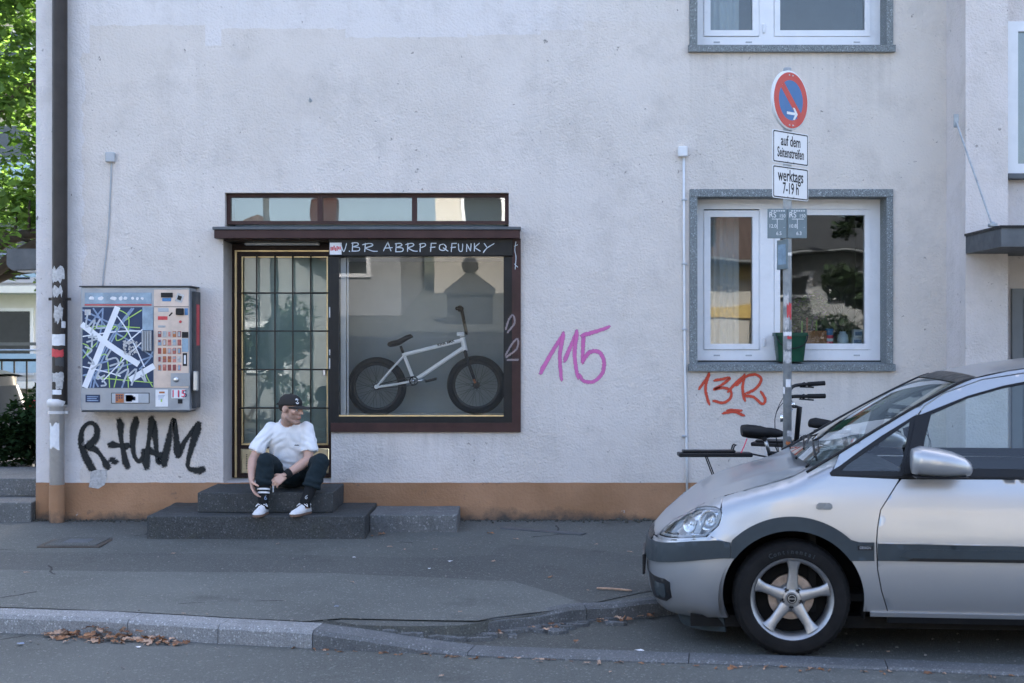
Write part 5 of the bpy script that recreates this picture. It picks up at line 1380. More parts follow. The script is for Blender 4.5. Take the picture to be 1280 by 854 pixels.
for (a, b, w, h) in ((328, 338, .010, .008), (340, 336, .055, .022), (365, 330, .066, .026), (400, 322, .055, .026), (430, 306, .036, .024), (460, 288, .026, .022), (490, 276, .022, .018), (503, 280, .010, .008)):
    c = zq(a, b); rings.append([c+Vector((sin(t)*h*-.35, w*cos(t), h*sin(t))) for t in [2*pi*k/14 for k in range(14)]])
loft(bm, rings); obj('seat', fixn(bm), M['rubber'], bmx, smooth=True)
cr = bb+Vector((0, -.05, 0)); pe_ = zq(598, 577)
bm = B(); lathe(bm, [(.030, -.046), (.041, -.046), (.041, -.041), (.030, -.041), (.030, -.046)], (bb.x, BYY, bb.z), 'Y', 30)
for k in range(4): a = k*pi/2+.4; tube(bm, [bb+Vector((.008*cos(a), -.043, .008*sin(a))), bb+Vector((.034*cos(a), -.043, .034*sin(a)))], .005, 6)
obj('chainring', fixn(bm), M['bikeblack'], bmx)
bm = B(); tube(bm, [bb+Vector((0, -.062, 0)), Vector((pe_.x, BYY-.072, pe_.z))], [.014, .010], 10); lathe(bm, [(0, -.075), (.017, -.075), (.017, -.05), (0, -.05)], (bb.x, BYY, bb.z), 'Y', 14)
o2 = 2*bb-pe_; tube(bm, [bb+Vector((0, .062, 0)), Vector((o2.x, BYY+.072, o2.z))], [.014, .010], 10)
obj('crank', bm, M['chrome'], bmx, smooth=True, sharp=40)
for s, p in ((-1, pe_), (1, o2)):
    c = Vector((p.x+(.046 if s < 0 else 0), BYY+s*.12, p.z)); bm = bx(c.x-.05, c.x+.05, c.y-.045, c.y+.045, c.z-.011, c.z+.011, .005)
    for v in bm.verts: v.co.z += (v.co.x-c.x)*.25
    obj('pedal', bm, M['bikeblack'], bmx)
bm = B()
for s in (1, -1): tube(bm, [bb+Vector((0, -.044, s*.040)), rc+Vector((0, -.044, s*.017))], .0042, 5)
obj('chain', bm, M['bikeblack'], bmx)
# ================================================================ street bicycles by the sign post
def street_bike(name, label, loc, rz, fm, saddle='cover', bars='flat', rack=True, lean=0.0, hbz=1.0, sz=.86, R=.34, wb=1.08):
    """local x: travel direction (front wheel at +x), origin on the ground under the bottom bracket"""
    t = thing(name, label, 'bicycle', loc, rz, group='bicycles parked by the sign post', local=True)
    t.rotation_euler = (lean, 0, rz)
    rc = Vector((-.45, 0, R)); fc = Vector((wb-.45, 0, R)); bb = Vector((0, 0, .29))
    sr = 'steel'
    for c in (rc, fc): bike_wheel(c, R, .021, 'wheel', t, 28, rim_m=sr, spoke=.0012)
    st = Vector((-.17, 0, sz-.16)); hb_ = Vector((fc.x-.17, 0, .60)); ht_ = hb_+Vector((-.06, 0, .18))
    bm = B(); tube(bm, [st, ht_-Vector((0, 0, .03))], .017, 10); tube(bm, [bb, hb_], .021, 10); tube(bm, [st, bb], .016, 10); tube(bm, [ht_, hb_], .02, 10)
    for s in (-1, 1): tube(bm, [st+Vector((0, s*.02, -.03)), rc+Vector((0, s*.062, 0))], .008, 8); tube(bm, [bb+Vector((0, s*.03, 0)), rc+Vector((0, s*.062, 0))], .009, 8)
    lathe(bm, [(0, -.04), (.024, -.04), (.024, .04), (0, .04)], bb, 'Y', 14); obj('frame', fixn(bm), fm, t, smooth=True, sharp=40)
    bm = B()
    for s in (-1, 1): tube(bm, catmull([hb_+Vector((0, s*.05, -.01)), hb_.lerp(fc, .5)+Vector((.0, s*.056, 0)), fc+Vector((0, s*.056, 0))], 4), .012, 8)
    tube(bm, [hb_+Vector((0, -.055, 0)), hb_+Vector((0, .055, 0))], .018, 8); obj('fork', bm, M['bikeblack'], t, smooth=True)
    stm = Vector((ht_.x-.03, 0, hbz-.02)); bm = B(); tube(bm, [ht_, stm, stm+Vector((.05, 0, .01))], [.019, .021, .017], 10); obj('stem', bm, M['bikeblack'], t, smooth=True)
    h0 = stm+Vector((.05, 0, .01)); bm = B(); gr = []
    for s in (-1, 1):
        if bars == 'flat': P = [h0, h0+Vector((0, s*.2, .01)), h0+Vector((-.02, s*.31, .0))]
        else: P = [h0, h0+Vector((.03, s*.10, .06)), h0+Vector((.0, s*.2, .11)), h0+Vector((-.09, s*.235, .12)), h0+Vector((-.13, s*.24, .122))]
        tube(bm, catmull(P, 5), .0135, 9); e = P[-1]; d = (P[-1]-P[-2]).normalized(); gr.append((e, d, s))
    hb2 = obj('handlebar', bm, M['bikeblack'], t, smooth=True)
    for e, d, s in gr:
        bm = B(); tube(bm, [e-d*.02, e-d*.02, e+d*.105, e+d*.11], [.012, .0175, .0175, .012], 10); obj('grip', bm, M['rubber'], t, smooth=True)
        bm = B(); tube(bm, [e-d*.05, e-d*.03+Vector((.05, 0, -.02)), e+d*.07+Vector((.045, 0, -.03))], .006, 6); tube(bm, [e-d*.055+Vector((0, 0, .015)), e-d*.045+Vector((0, 0, -.015))], .014, 8)
        tube(bm, catmull([e-d*.05+Vector((.01, 0, 0)), e+Vector((.15, -s*.05, -.02)), h0+Vector((.13, -s*.02, -.10)), hb_+Vector((.04, 0, .05))], 5), .0028, 5); obj('brake_lever', bm, M['bikeblack'], t, smooth=True)
    bm = B(); tube(bm, [Vector((ht_.x+.06, 0, hbz-.10)), Vector((ht_.x+.11, 0, hbz-.10))], [.02, .034], 12); tube(bm, [h0+Vector((0, 0, -.02)), Vector((ht_.x+.06, 0, hbz-.10))], .006, 6); obj('front_lamp', bm, M['chrome'], t, smooth=True, sharp=40)
    bm = B(); tube(bm, [h0+Vector((.0, .09, .015)), h0+Vector((0, .09, .045))], .022, 12); obj('bell', bm, M['chrome'], t, smooth=True, sharp=40)
    sp0 = Vector((-.205, 0, sz-.045)); bm = B(); tube(bm, [st, sp0], .0135, 10); obj('seat_post', bm, M['steel'], t, smooth=True)
    bm = B(); rings = []
    k_ = 1.06 if saddle == 'cover' else 1.0
    for (x, z, w, h) in ((-.15, .0, .02, .012), (-.145, .005, .07, .035), (-.11, .006, .083, .042), (-.05, .0, .066, .040), (.02, -.006, .036, .034), (.09, -.012, .024, .028), (.135, -.018, .016, .018), (.142, -.02, .006, .006)):
        c = Vector((-.215+x*k_, 0, sz+z)); rings.append([c+Vector((0, w*k_*cos(a), h*k_*sin(a)*(1 if sin(a) > 0 else (1.15 if saddle == 'cover' else .9)))) for a in [2*pi*j/18 for j in range(18)]])
    loft(bm, rings)
    if saddle == 'cover':
        bmesh.ops.subdivide_edges(bm, edges=list(bm.edges), cuts=1, use_grid_fill=True)
        for v in bm.verts: v.co += Vector((0, .006, .006))*noise.noise(v.co*22)+Vector((0, 0, .004))*noise.noise(v.co*55)
    sd_ = obj('saddle', fixn(bm), M['saddlecover'] if saddle == 'cover' else M['rubber'], t, smooth=True)
    bm = B()
    for s in (-1, 1): tube(bm, [Vector((-.33, s*.022, sz-.045)), Vector((-.22, s*.02, sz-.055)), Vector((-.11, s*.015, sz-.03))], .004, 6)
    lathe(bm, [(0, -.03), (.018, -.03), (.018, .03), (0, .03)], (-.21, 0, sz-.055), 'Y', 10); obj('saddle_rails', bm, M['bikeblack'], sd_)
    if saddle == 'cover':
        bm = B(); tube(bm, catmull([Vector((-.34, -.05, sz-.05)), Vector((-.36, -.06, sz-.1)), Vector((-.385, -.06, sz-.155))], 4), .004, 5); obj('drawstring', bm, M['pinkr'], sd_)
    if rack:
        z = sz-.165; bm = B(); x0, x1 = -.83, -.30
        box(bm, x0, x1, -.07, .07, z-.018, z+.012, .006); box(bm, x0+.03, x1-.12, -.05, .05, z+.013, z+.03, .006)
        rk = obj('rack', bm, M['bikeblack'], t)
        bm = B(); tube(bm, [(x1-.14, -.04, z+.02), (x1-.13, -.04, z+.06), (x1-.115, -.04, z+.07)], .006, 6); tube(bm, [(x1-.14, .04, z+.02), (x1-.13, .04, z+.06), (x1-.115, .04, z+.07)], .006, 6); obj('spring_clip', bm, M['bikeblack'], rk)
        bm = B()
        for s in (-1, 1): tube(bm, [(x0+.2, s*.06, z-.01), rc+Vector((0, s*.066, 0))], .005, 6); tube(bm, [(x1, s*.05, z), st+Vector((0, s*.02, -.03))], .005, 6)
        obj('rack_stay', bm, M['bikeblack'], rk)
    for c, a0, a1 in ((rc, .15, 2.3), (fc, .5, 2.9)):
        bm = B(); rings = []
        for k in range(15):
            a = a0+(a1-a0)*k/14; rd = R+.022; rings.append([c+Vector(((rd+dz)*cos(a), w, (rd+dz)*sin(a))) for w, dz in ((-.027, -.014), (-.015, .002), (0, .006), (.015, .002), (.027, -.014))])
        Rg = [[bm.verts.new(p) for p in r] for r in rings]
        for A, C in zip(Rg, Rg[1:]):
            for k in range(4): bm.faces.new((A[k], A[k+1], C[k+1], C[k]))
        obj('mudguard', bm, M['bikeblack'], t, smooth=True)
    bm = B(); lathe(bm, [(.07, -.052), (.09, -.052), (.09, -.047), (.07, -.047), (.07, -.052)], bb, 'Y', 28)
    for k in range(5): a = k*1.2566; tube(bm, [bb+Vector((0, -.05, 0)), bb+Vector((.075*cos(a), -.05, .075*sin(a)))], .006, 5)
    obj('chainring', fixn(bm), M['steel'], t)
    for s in (-1, 1):
        bm = B(); p = bb+Vector((s*.12, s*.075, -.12)); tube(bm, [bb+Vector((0, s*.06, 0)), p], .010, 8); box(bm, p.x-.045, p.x+.045, min(p.y, p.y+s*.09), max(p.y, p.y+s*.09), p.z-.012, p.z+.012, .004); obj('crank', bm, M['bikeblack'], t)
    bm = B(); tube(bm, [bb+Vector((-.05, .05, -.02)), Vector((-.12, .22, .012))], .008, 6); obj('kickstand', bm, M['steel'], t)
    return t
M['saddlecover'] = mat('black nylon cover', (.012, .013, .015), .55, var=.2, bump=.2, bs=60)
M['framegrey'] = mat('dark grey bike paint', (.04, .043, .048), .3, var=.1, coat=.4)
M['framesilver'] = mat('silver bike paint', (.42, .44, .46), .32, .7, var=.1)
street_bike('street_bicycle', 'black bicycle with covered saddle and long rear rack behind the silver car', (2.03, -1.98, 0), 0, M['bikeblack'], 'cover', 'flat', True, 0, .93, .945, R=.30)
street_bike('street_bicycle', 'dark grey bicycle with swept back grips facing left by the sign post', (2.53, -1.62, 0), radians(180-12), M['framegrey'], 'plain', 'swept', False, radians(-9), 1.13, .90, R=.33)
street_bike('street_bicycle', 'silver bicycle with small black saddle behind the windscreen of the car', (2.66, -1.36, 0), radians(-30), M['framesilver'], 'plain', 'swept', True, radians(4), .95, .945, R=.33)
# ================================================================ seated man
from mathutils.bvhtree import BVHTree
def cap_(bm, p0, p1, r0, r1, u=14):
    p0, p1 = Vector(p0), Vector(p1); d = p1-p0
    sphere(bm, p0, r0, u=u, v=u//2+2); sphere(bm, p1, r1, u=u, v=u//2+2)
    if d.length > 1e-4: tube(bm, [p0, p1], [r0, r1], u)
def chain(bm, pts, rs, u=14):
    for i in range(len(pts)-1): cap_(bm, pts[i], pts[i+1], rs[i], rs[i+1], u)
def ell(bm, c, r, M_=None, u=20, v=14): sphere(bm, c, 1.0, r, u, v, M_)
def skinm():
    t = NT('skin')
    b_ = t.n('ShaderNodeAttribute', attribute_name='stub').outputs['Fac']; lp_ = t.n('ShaderNodeAttribute', attribute_name='lip').outputs['Fac']
    c = t.mix(t.noise(18, 4), (.50, .30, .225), (.60, .385, .30))
    c = t.mix(t.math('MULTIPLY', b_, t.ramp(t.noise(420, 2), [(.3, .35), (.7, .75)])), c, (.10, .065, .05))
    c = t.mix(lp_, c, (.36, .12, .10))
    t.set(col=c, rough=.5, sss=.06); t.b.inputs['Subsurface Radius'].default_value = (.012, .005, .003)
    t.bump(t.noise(160, 3), .12, .002); return t.m
M['skin'] = skinm()
def cloth(name, a, b, rough=.9, weave=500, fold=.6, sheen=.15):
    t = NT(name); c = t.mix(t.noise(5, 6, .6), a, b)
    t.set(col=c, rough=rough, spec=.2, sheen=sheen)
    t.bump(t.math('ADD', t.math('MULTIPLY', t.noise(weave, 2), .15), t.noise(26, 4, .55)), fold, .008); return t.m
M['shirt'] = cloth('white cotton', (.74, .76, .79), (.82, .83, .85), fold=.45)
M['trousers'] = cloth('dark teal cotton', (.009, .017, .022), (.015, .026, .032), sheen=.02)
M['sock'] = cloth('black knit', (.010, .011, .012), (.018, .019, .02), fold=.3, sheen=.03)
M['capcloth'] = cloth('faded black cotton', (.022, .021, .021), (.042, .039, .037), fold=.3, sheen=.05)
M['shoewhite'] = mat('white shoe leather', (.66, .67, .68), .55, var=.08, dirt=.15, bump=.15)
M['gum'] = mat('brown gum sole', (.17, .105, .075), .6, var=.15)
man = thing('person', 'seated man in white t-shirt, dark trousers and black cap pulling up his sock', 'person', (-1.845, -.5, .338))
V3 = Vector
hipR, hipL = V3((-1.945, -.37, .445)), V3((-1.745, -.37, .445))
knR, knL = V3((-1.992, -.80, .605)), V3((-1.548, -.745, .592))
anR, anL = V3((-1.994, -.865, .255)), V3((-1.660, -.850, .262))
shR, shL = V3((-2.000, -.575, .850)), V3((-1.672, -.575, .850))
elR, elL = V3((-2.115, -.640, .590)), V3((-1.664, -.640, .592))
wrR, wrL = V3((-2.092, -.835, .452)), V3((-1.828, -.815, .482))
neck0, HC = V3((-1.838, -.585, .895)), V3((-1.800, -.690, 1.008))
fdir = V3((.885, -.43, -.10)).normalized(); hx = fdir.cross(V3((0, 0, 1))).normalized(); hz_ = hx.cross(fdir).normalized()
HR = Matrix((hx, fdir, hz_)).transposed()
H = lambda x, y, z: HC+HR @ V3((x, y, z))
# --- body: one skin
bm = B()
for z, y, rx, ry in ((.46, -.38, .155, .115), (.56, -.43, .145, .105), (.66, -.48, .150, .110), (.76, -.53, .158, .112), (.83, -.56, .150, .095)): ell(bm, (-1.842, y, z), (rx, ry, .085))
chain(bm, [shR+V3((.02, 0, -.01)), shL+V3((-.02, 0, -.01))], [.05, .05]); chain(bm, [neck0-V3((0, -.02, .05)), neck0, H(0, -.02, -.05)], [.075, .056, .056])
chain(bm, [shR+V3((.015, 0, -.012)), shR.lerp(elR, .5), elR], [.048, .044, .040]); chain(bm, [elR, elR.lerp(wrR, .35), wrR], [.041, .042, .026])
chain(bm, [shL+V3((-.015, 0, -.012)), shL.lerp(elL, .5), elL], [.048, .044, .040]); chain(bm, [elL, elL.lerp(wrL, .35), wrL], [.041, .042, .026])
chain(bm, [hipR, knR, knR.lerp(anR, .35), anR], [.072, .048, .046, .034]); chain(bm, [hipL, knL, knL.lerp(anL, .35), anL], [.072, .048, .046, .034])
for a, tdir in ((anR, V3((-.06, -1, 0))), (anL, V3((-.33, -1, 0)))):
    d = tdir.normalized(); chain(bm, [a-V3((0, 0, .03))-d*.02, a+d*.11-V3((0, 0, .052))], [.034, .026])
# head
ell(bm, H(0, -.012, .034), (.074, .094, .084), HR); ell(bm, H(0, .030, -.040), (.056, .060, .066), HR); ell(bm, H(0, .048, .000), (.060, .047, .062), HR)
chain(bm, [H(-.046, .0, -.062), H(-.018, .072, -.098), H(.018, .072, -.098), H(.046, .0, -.062)], [.018, .020, .020, .018]); sphere(bm, H(0, .082, -.094), .019)
chain(bm, [H(0, .090, .022), H(0, .113, -.018)], [.0095, .013]); sphere(bm, H(-.011, .100, -.024), .0095); sphere(bm, H(.011, .100, -.024), .0095)
chain(bm, [H(-.040, .076, .030), H(-.012, .090, .030), H(.012, .090, .030), H(.040, .076, .030)], [.010, .0125, .0125, .010])
for s in (-1, 1):
    sphere(bm, H(s*.044, .060, -.008), .025); ell(bm, H(s*.076, -.006, .004), (.009, .019, .031), HR); chain(bm, [H(s*.080, -.018, .022), H(s*.083, -.024, .004), H(s*.078, -.008, -.022)], [.006, .006, .007])
chain(bm, [H(-.020, .088, -.050), H(0, .097, -.048), H(.020, .088, -.050)], [.006, .0085, .006]); chain(bm, [H(-.018, .087, -.061), H(0, .095, -.062), H(.018, .087, -.061)], [.006, .009, .006])
# hands: palm, four unequal fingers with knuckles, thumb from the side of the palm
def hand(bm, wrist, fwd, palm, thumb_side, curl, spread=.06, tcurl=.6):
    f = fwd.normalized(); n = (palm-f*palm.dot(f)).normalized(); sd = f.cross(n).normalized()*thumb_side
    w0 = wrist
    for k in range(4):
        o = (1.5-k)*.0195
        kn = w0+f*(.084-.006*abs(k-1.2))+sd*o
        chain(bm, [w0+sd*o*.55+f*.012, kn], [.0155, .0118], 10)
        L = (.040, .045, .042, .032)[k]; r = (.0092, .0094, .0090, .0080)[k]
        c = curl[k]; d = (f+sd*(1.5-k)*spread).normalized(); p = kn; P = [p]; R_ = [r*1.12]
        ang = 0
        for j, (ll, aa) in enumerate(((1.0, .45), (.68, .75), (.55, .55))):
            ang += c*aa; dd = d*cos(ang)+n*sin(ang); p = p+dd*L*ll; P.append(p); R_.append(r*(1-.10*(j+1)))
        chain(bm, P, R_, 10)
    t0 = w0+f*.022+sd*.022+n*.006; t1 = t0+(f*.55+sd*.72+n*.35).normalized()*.042; t2 = t1+(f*.85+sd*.25+n*tcurl).normalized()*.032; t3 = t2+(f*.85-sd*.12+n*tcurl).normalized()*.025
    chain(bm, [w0+f*.01+sd*.008, t0, t1, t2, t3], [.016, .0155, .0125, .0105, .0088], 10)
hand(bm, wrR, V3((.10, -.16, -.42)), V3((1, -.15, .1)), 1, (.55, .6, .65, .7), tcurl=.9)
hand(bm, wrL, V3((-.60, -.30, -.42)), V3((-.25, .75, -.5)), -1, (.75, .95, 1.1, 1.2), tcurl=.6)
bm = remesh(bm, .0046, 4, .5)
stub = bm.verts.layers.float.new('stub'); lip = bm.verts.layers.float.new('lip'); HRi = HR.transposed()
for v in bm.verts:
    l = HRi @ (v.co-HC)
    if abs(l.x) < .1 and -.14 < l.z < .05 and l.y > -.05:
        jaw = max(0, min(1, (-.018-l.z-max(0, .03-l.y)*.0)/.02)) if l.y > .02 else max(0, min(1, (.02-l.z)/.03))*max(0, min(1, (l.y+.015)/.02))
        if l.z < -.115: jaw *= .4
        v[stub] = jaw*.85
        if abs(l.x) < .024 and -.067 < l.z < -.044 and l.y > .085: v[lip] = max(0, 1-abs(l.x)/.024)*.8; v[stub] *= .2
obj('body', bm, M['skin'], man, smooth=True)
for s in (-1, 1):
    bm = B(); sphere(bm, H(s*.031, .0785, .008), .0125, u=14, v=10); e = obj('eye', bm, M['paper'], man, smooth=True)
    bm = B(); sphere(bm, H(s*.031+.001, .0868, .0075), .0058, u=10, v=8); obj('iris', bm, M['ink'], e, smooth=True)
    bm = B(); chain(bm, [H(s*.016, .0985, .030), H(s*.034, .0915, .036), H(s*.050, .074, .030)], [.0035, .004, .0025], 8); obj('eyebrow', bm, M['bark'], man, smooth=True)
# short hair under the cap
M['hair'] = mat('short dark hair', (.03, .022, .018), .8, var=.3, bump=.6, bs=300)
bm = B(); ell(bm, H(0, -.022, .030), (.0765, .0875, .078), HR, 28, 20)
bmesh.ops.delete(bm, geom=[v for v in bm.verts if (lambda l: l.z < -.022 or l.y > .035 or (l.z < .02 and l.y > -.02))(HRi @ (v.co-HC))], context='VERTS')
obj('hair', bm, M['hair'], man, smooth=True)
# cap
bm = B(); n = 32; rings = []
for j in range(11):
    a = j/10*pi/2; rad = cos(a)**.75 if j < 10 else 0; z = .034+.092*sin(a)
    rings.append((rad, z))
prev = None
for rad, z in rings:
    if rad < 1e-3: cur = [bm.verts.new(H(0, -.012, z))]
    else: cur = [bm.verts.new(H(.0845*rad*cos(2*pi*k/n), -.010+.1035*rad*sin(2*pi*k/n), z+(.010*sin(2*pi*k/n) if rad > .9 else 0)+.0012*cos(12*pi*k/n))) for k in range(n)]
    if prev:
        for k in range(n):
            qd = [prev[k], prev[(k+1) % n]]+([cur[0]] if len(cur) == 1 else [cur[(k+1) % n], cur[k]]); bm.faces.new(qd)
    prev = cur
capo = obj('cap', bm, M['capcloth'], man, smooth=True); sol = capo.modifiers.new('thick', 'SOLIDIFY'); sol.thickness = .004; sol.offset = -1
bm = B(); rows = []
for i in range(13):
    t = -1+i/6; x = .079*t; row = []
    y0 = -.010+.1035*sqrt(max(0, 1-(x/.0845)**2))-.004; ln = .096*(1-abs(t)**2.6)+.004
    for j in range(6):
        u = j/5; row.append(bm.verts.new(H(x*(1-.10*u), y0+ln*u, .044-.012*u*u-.016*abs(t)**2-.004*u)))
    rows.append(row)
for a, b in zip(rows, rows[1:]):
    for j in range(5): bm.faces.new((a[j], b[j], b[j+1], a[j+1]))
o = obj('cap_brim', bm, M['capcloth'], man, smooth=True); sol = o.modifiers.new('thick', 'SOLIDIFY'); sol.thickness = .005
bm = B(); sphere(bm, H(0, -.012, .127), .008, (1, 1, .6), 10, 8); obj('cap_button', bm, M['capcloth'], capo, smooth=True)
bm = B(); tube(bm, catmull([H(.02, -.108, .042), H(.005, -.125, .034), H(-.012, -.148, .024)], 4), [.010]*8+[.007], 8, flat=.35); obj('cap_strap', bm, M['capcloth'], capo, smooth=True)
def badge(az, el, r1, r2, mt, off, parent, name):
    bm = B(); P = []
    for k in range(20):
        t = 2*pi*k/20; a2, e2 = az+r1*cos(t), el+r2*sin(t); rad = cos(e2)**.75
        P.append(bm.verts.new(H((.0845+off)*rad*sin(a2), -.010+(.1035+off)*rad*cos(a2), .034+(.092+off)*sin(e2))))
    c = bm.verts.new(H((.0845+off)*cos(el)**.75*sin(az), -.010+(.1035+off)*cos(el)**.75*cos(az), .034+(.092+off)*sin(el)))
    for k in range(20): bm.faces.new((c, P[k], P[(k+1) % 20]))
    return obj(name, bm, mt, parent)
bd = badge(.42, .50, .19, .27, M['paper'], .0025, capo, 'cap_badge'); badge(.42, .50, .10, .16, M['ink'], .0045, bd, 'badge_print'); badge(.42, .50, .03, .09, M['paper'], .006, bd, 'badge_print')
# t-shirt
def ring_loft(bm, rings, n=28):
    loft(bm, [[V3((c[0]+rx*cos(2*pi*k/n)*(1), c[1]+ry*sin(2*pi*k/n), c[2])) for k in range(n)] for c, rx, ry in rings])
bm = B(); rings = []
for z, y, rx, ry in ((.455, -.42, .150, .11), (.47, -.43, .166, .128), (.55, -.462, .168, .132), (.63, -.492, .166, .130), (.70, -.520, .168, .126), (.77, -.546, .172, .118), (.825, -.562, .170, .100), (.862, -.570, .150, .080), (.890, -.578, .105, .066), (.905, -.582, .06, .05)):
    rings.append([V3((-1.840+rx*(abs(cos(t))**.85)*(1 if cos(t) > 0 else -1), y+ry*sin(t), z)) for t in [2*pi*k/32 for k in range(32)]])
loft(bm, rings)
sphere(bm, (-1.838, -.535, .600), .072); 
for s_, e_, out in ((shR, elR, V3((-.006, 0, 0))), (shL, elL, V3((.008, 0, 0)))):
    i_ = 1 if s_ is shR else -1
    s0 = s_+V3((i_*.022, 0, -.014)); a = s0.lerp(e_, .10); b = s_.lerp(e_, .74)+out; sphere(bm, s0, .066); tube(bm, [s0, a, s_.lerp(e_, .4)+out*.6, b], [.066, .068, .068, .071], 22)
bm = remesh(bm, .0075, 8, .5)
# neckline: cut away the cloth inside the collar
nd = (H(0, -.02, -.05)-neck0).normalized(); nc = neck0+V3((0, -.012, .012))
def fold(v, amp=1.0):
    p = v.co; a = noise.noise(V3((p.x*9+p.z*7, p.y*7, p.z*5-p.x*6)))*.010+noise.noise(V3((p.x*24-p.z*12, p.y*18, p.z*9)))*.0045
    return a*amp
for v in bm.verts:
    v.co += v.normal*fold(v)
    if v.co.y < -.50:      # long slanting folds hanging from the shoulders, rolls above the waist
        p_ = v.co; side_ = 1 if p_.x > -1.84 else -1; d_ = abs(p_.x+1.84)
        amp_ = max(0, min(1, (.87-p_.z)*7))*max(0, min(1, (p_.z-.47)*8))
        ph = (p_.x+1.84)*46+side_*p_.z*34+5*noise.noise(V3((p_.x*6, p_.y*3, p_.z*5)))
        v.co += v.normal*(.0075*(abs(sin(ph))**1.6-.4))*amp_*(.4+.6*min(1, d_*9))
        v.co += v.normal*.006*sin(p_.z*95+p_.x*26)*max(0, 1-abs(p_.z-.56)/.06)*max(0, 1-d_/.14)
kill = [v for v in bm.verts if (lambda w: w.dot(nd) > -.035 and (w-nd*w.dot(nd)).length < .066 and w.dot(nd) < .12)(v.co-nc)]
bmesh.ops.delete(bm, geom=kill, context='VERTS')
shirt_tree = BVHTree.FromBMesh(bm)
sh = obj('t_shirt', bm, M['shirt'], man, smooth=True)
bm = B(); cu_, cv_ = basis(nd); ring = [nc+nd*(-.012)+(cu_*cos(t)+cv_*sin(t))*.0655 for t in [2*pi*k/28 for k in range(28)]]
ring2 = []
for p in ring:
    r_ = shirt_tree.find_nearest(p); ring2.append(r_[0].lerp(p, .5) if r_[0] is not None else p)
ring2 = [(ring2[i-2]+ring2[i-1]*2+ring2[i]*3+ring2[(i+1) % 28]*2+ring2[(i+2) % 28])/9 for i in range(28)]; tube(bm, ring2, .0105, 8, closed=True); obj('collar', bm, M['shirt'], sh, smooth=True)
def on_surface(tree, px, py):
    o = V3((0, CAM_Y, CAM_Z+.011)); d = V3((px-640, FPX, YH-py)).normalized(); h = tree.ray_cast(o, d); return h[0], h[1]
bm = B()
for k in range(5):
    p, nn = on_surface(shirt_tree, 368.6+k*1.15, 556.6)
    if p is not None: box(bm, p.x-.0032, p.x+.0025, p.y-.0025, p.y+.001, p.z-.004, p.z+.003+.002*(k % 2))
o = obj('chest_print', bm, M['ink'], sh); o['kind'] = 'stuff'
# trousers
bm = B(); ell(bm, (-1.845, -.385, .455), (.195, .145, .115)); ell(bm, (-1.845, -.47, .45), (.12, .12, .09))
hemR, hemL = knR.lerp(anR, .60), knL.lerp(anL, .63)
for h, k_, hem, an in ((hipR, knR, hemR, anR), (hipL, knL, hemL, anL)):
    tube(bm, [h+V3((0, .04, 0)), h, h.lerp(k_, .5), k_+V3((0, .02, -.004))], [.085, .100, .090, .072], 22); sphere(bm, k_+V3((0, .006, -.004)), .069); sphere(bm, h, .100)
    tube(bm, [k_+V3((0, .0, -.005)), k_.lerp(hem, .45)+V3((0, .012, 0)), hem+V3((0, .006, 0))], [.066, .074, .072], 22)
bm = remesh(bm, .0075, 8, .5)
for v in bm.verts:
    p = v.co; v.co += v.normal*(noise.noise(V3((p.x*11, p.y*9, p.z*8)))*.008+noise.noise(V3((p.x*30+p.z*20, p.y*20, p.z*26)))*.006)
    for kx_, hz2 in ((knR, hemR.z), (knL, hemL.z)):
        if abs(p.x-kx_.x) < .14 and p.y < -.62 and p.z < kx_.z-.05: v.co += v.normal*.006*sin(p.z*110+p.x*30)*max(0, 1-abs(p.z-hz2-.03)/.07)
obj('trousers', bm, M['trousers'], man, smooth=True)
# socks with white stripes, shoes
for a, k_, hem, side in ((anR, knR, hemR, 0), (anL, knL, hemL, 1)):
    bm = B(); top = k_.lerp(a, .50); tube(bm, [top, top.lerp(a, .55), a+V3((0, 0, .015)), a-V3((0, .01, .035))], [.051, .047, .042, .046], 22)
    tr_ = BVHTree.FromBMesh(bm)
    for v in bm.verts: v.co += v.normal*.003*sin(v.co.z*190)
    so = obj('sock', bm, M['sock'], man, smooth=True)
    ax = (a-top).normalized()
    if not side:
        for t in (.655, .735):
            c = k_.lerp(a, t); bm = B(); tube(bm, [c-ax*.007, c+ax*.007], [.0525-.004*(t-.6)*6, .0525-.004*(t-.6)*6], 22, cap=False); obj('sock_stripe', bm, M['paper'], so, smooth=True)
    p, nn = on_surface(tr_, 332 if not side else 383.0, 622.5 if not side else 621.5)
    if p is not None:
        bm = B(); put_text(bm, '6', .050, Matrix.Translation(p+V3((0, -.006, 0))) @ Matrix.Rotation(.3 if side else 0, 4, 'Y') @ Matrix.Rotation(pi/2, 4, 'X')); obj('sock_print', slab2d(bm, 0, .004), M['paleink' if not side else 'plastic_grey'], so)
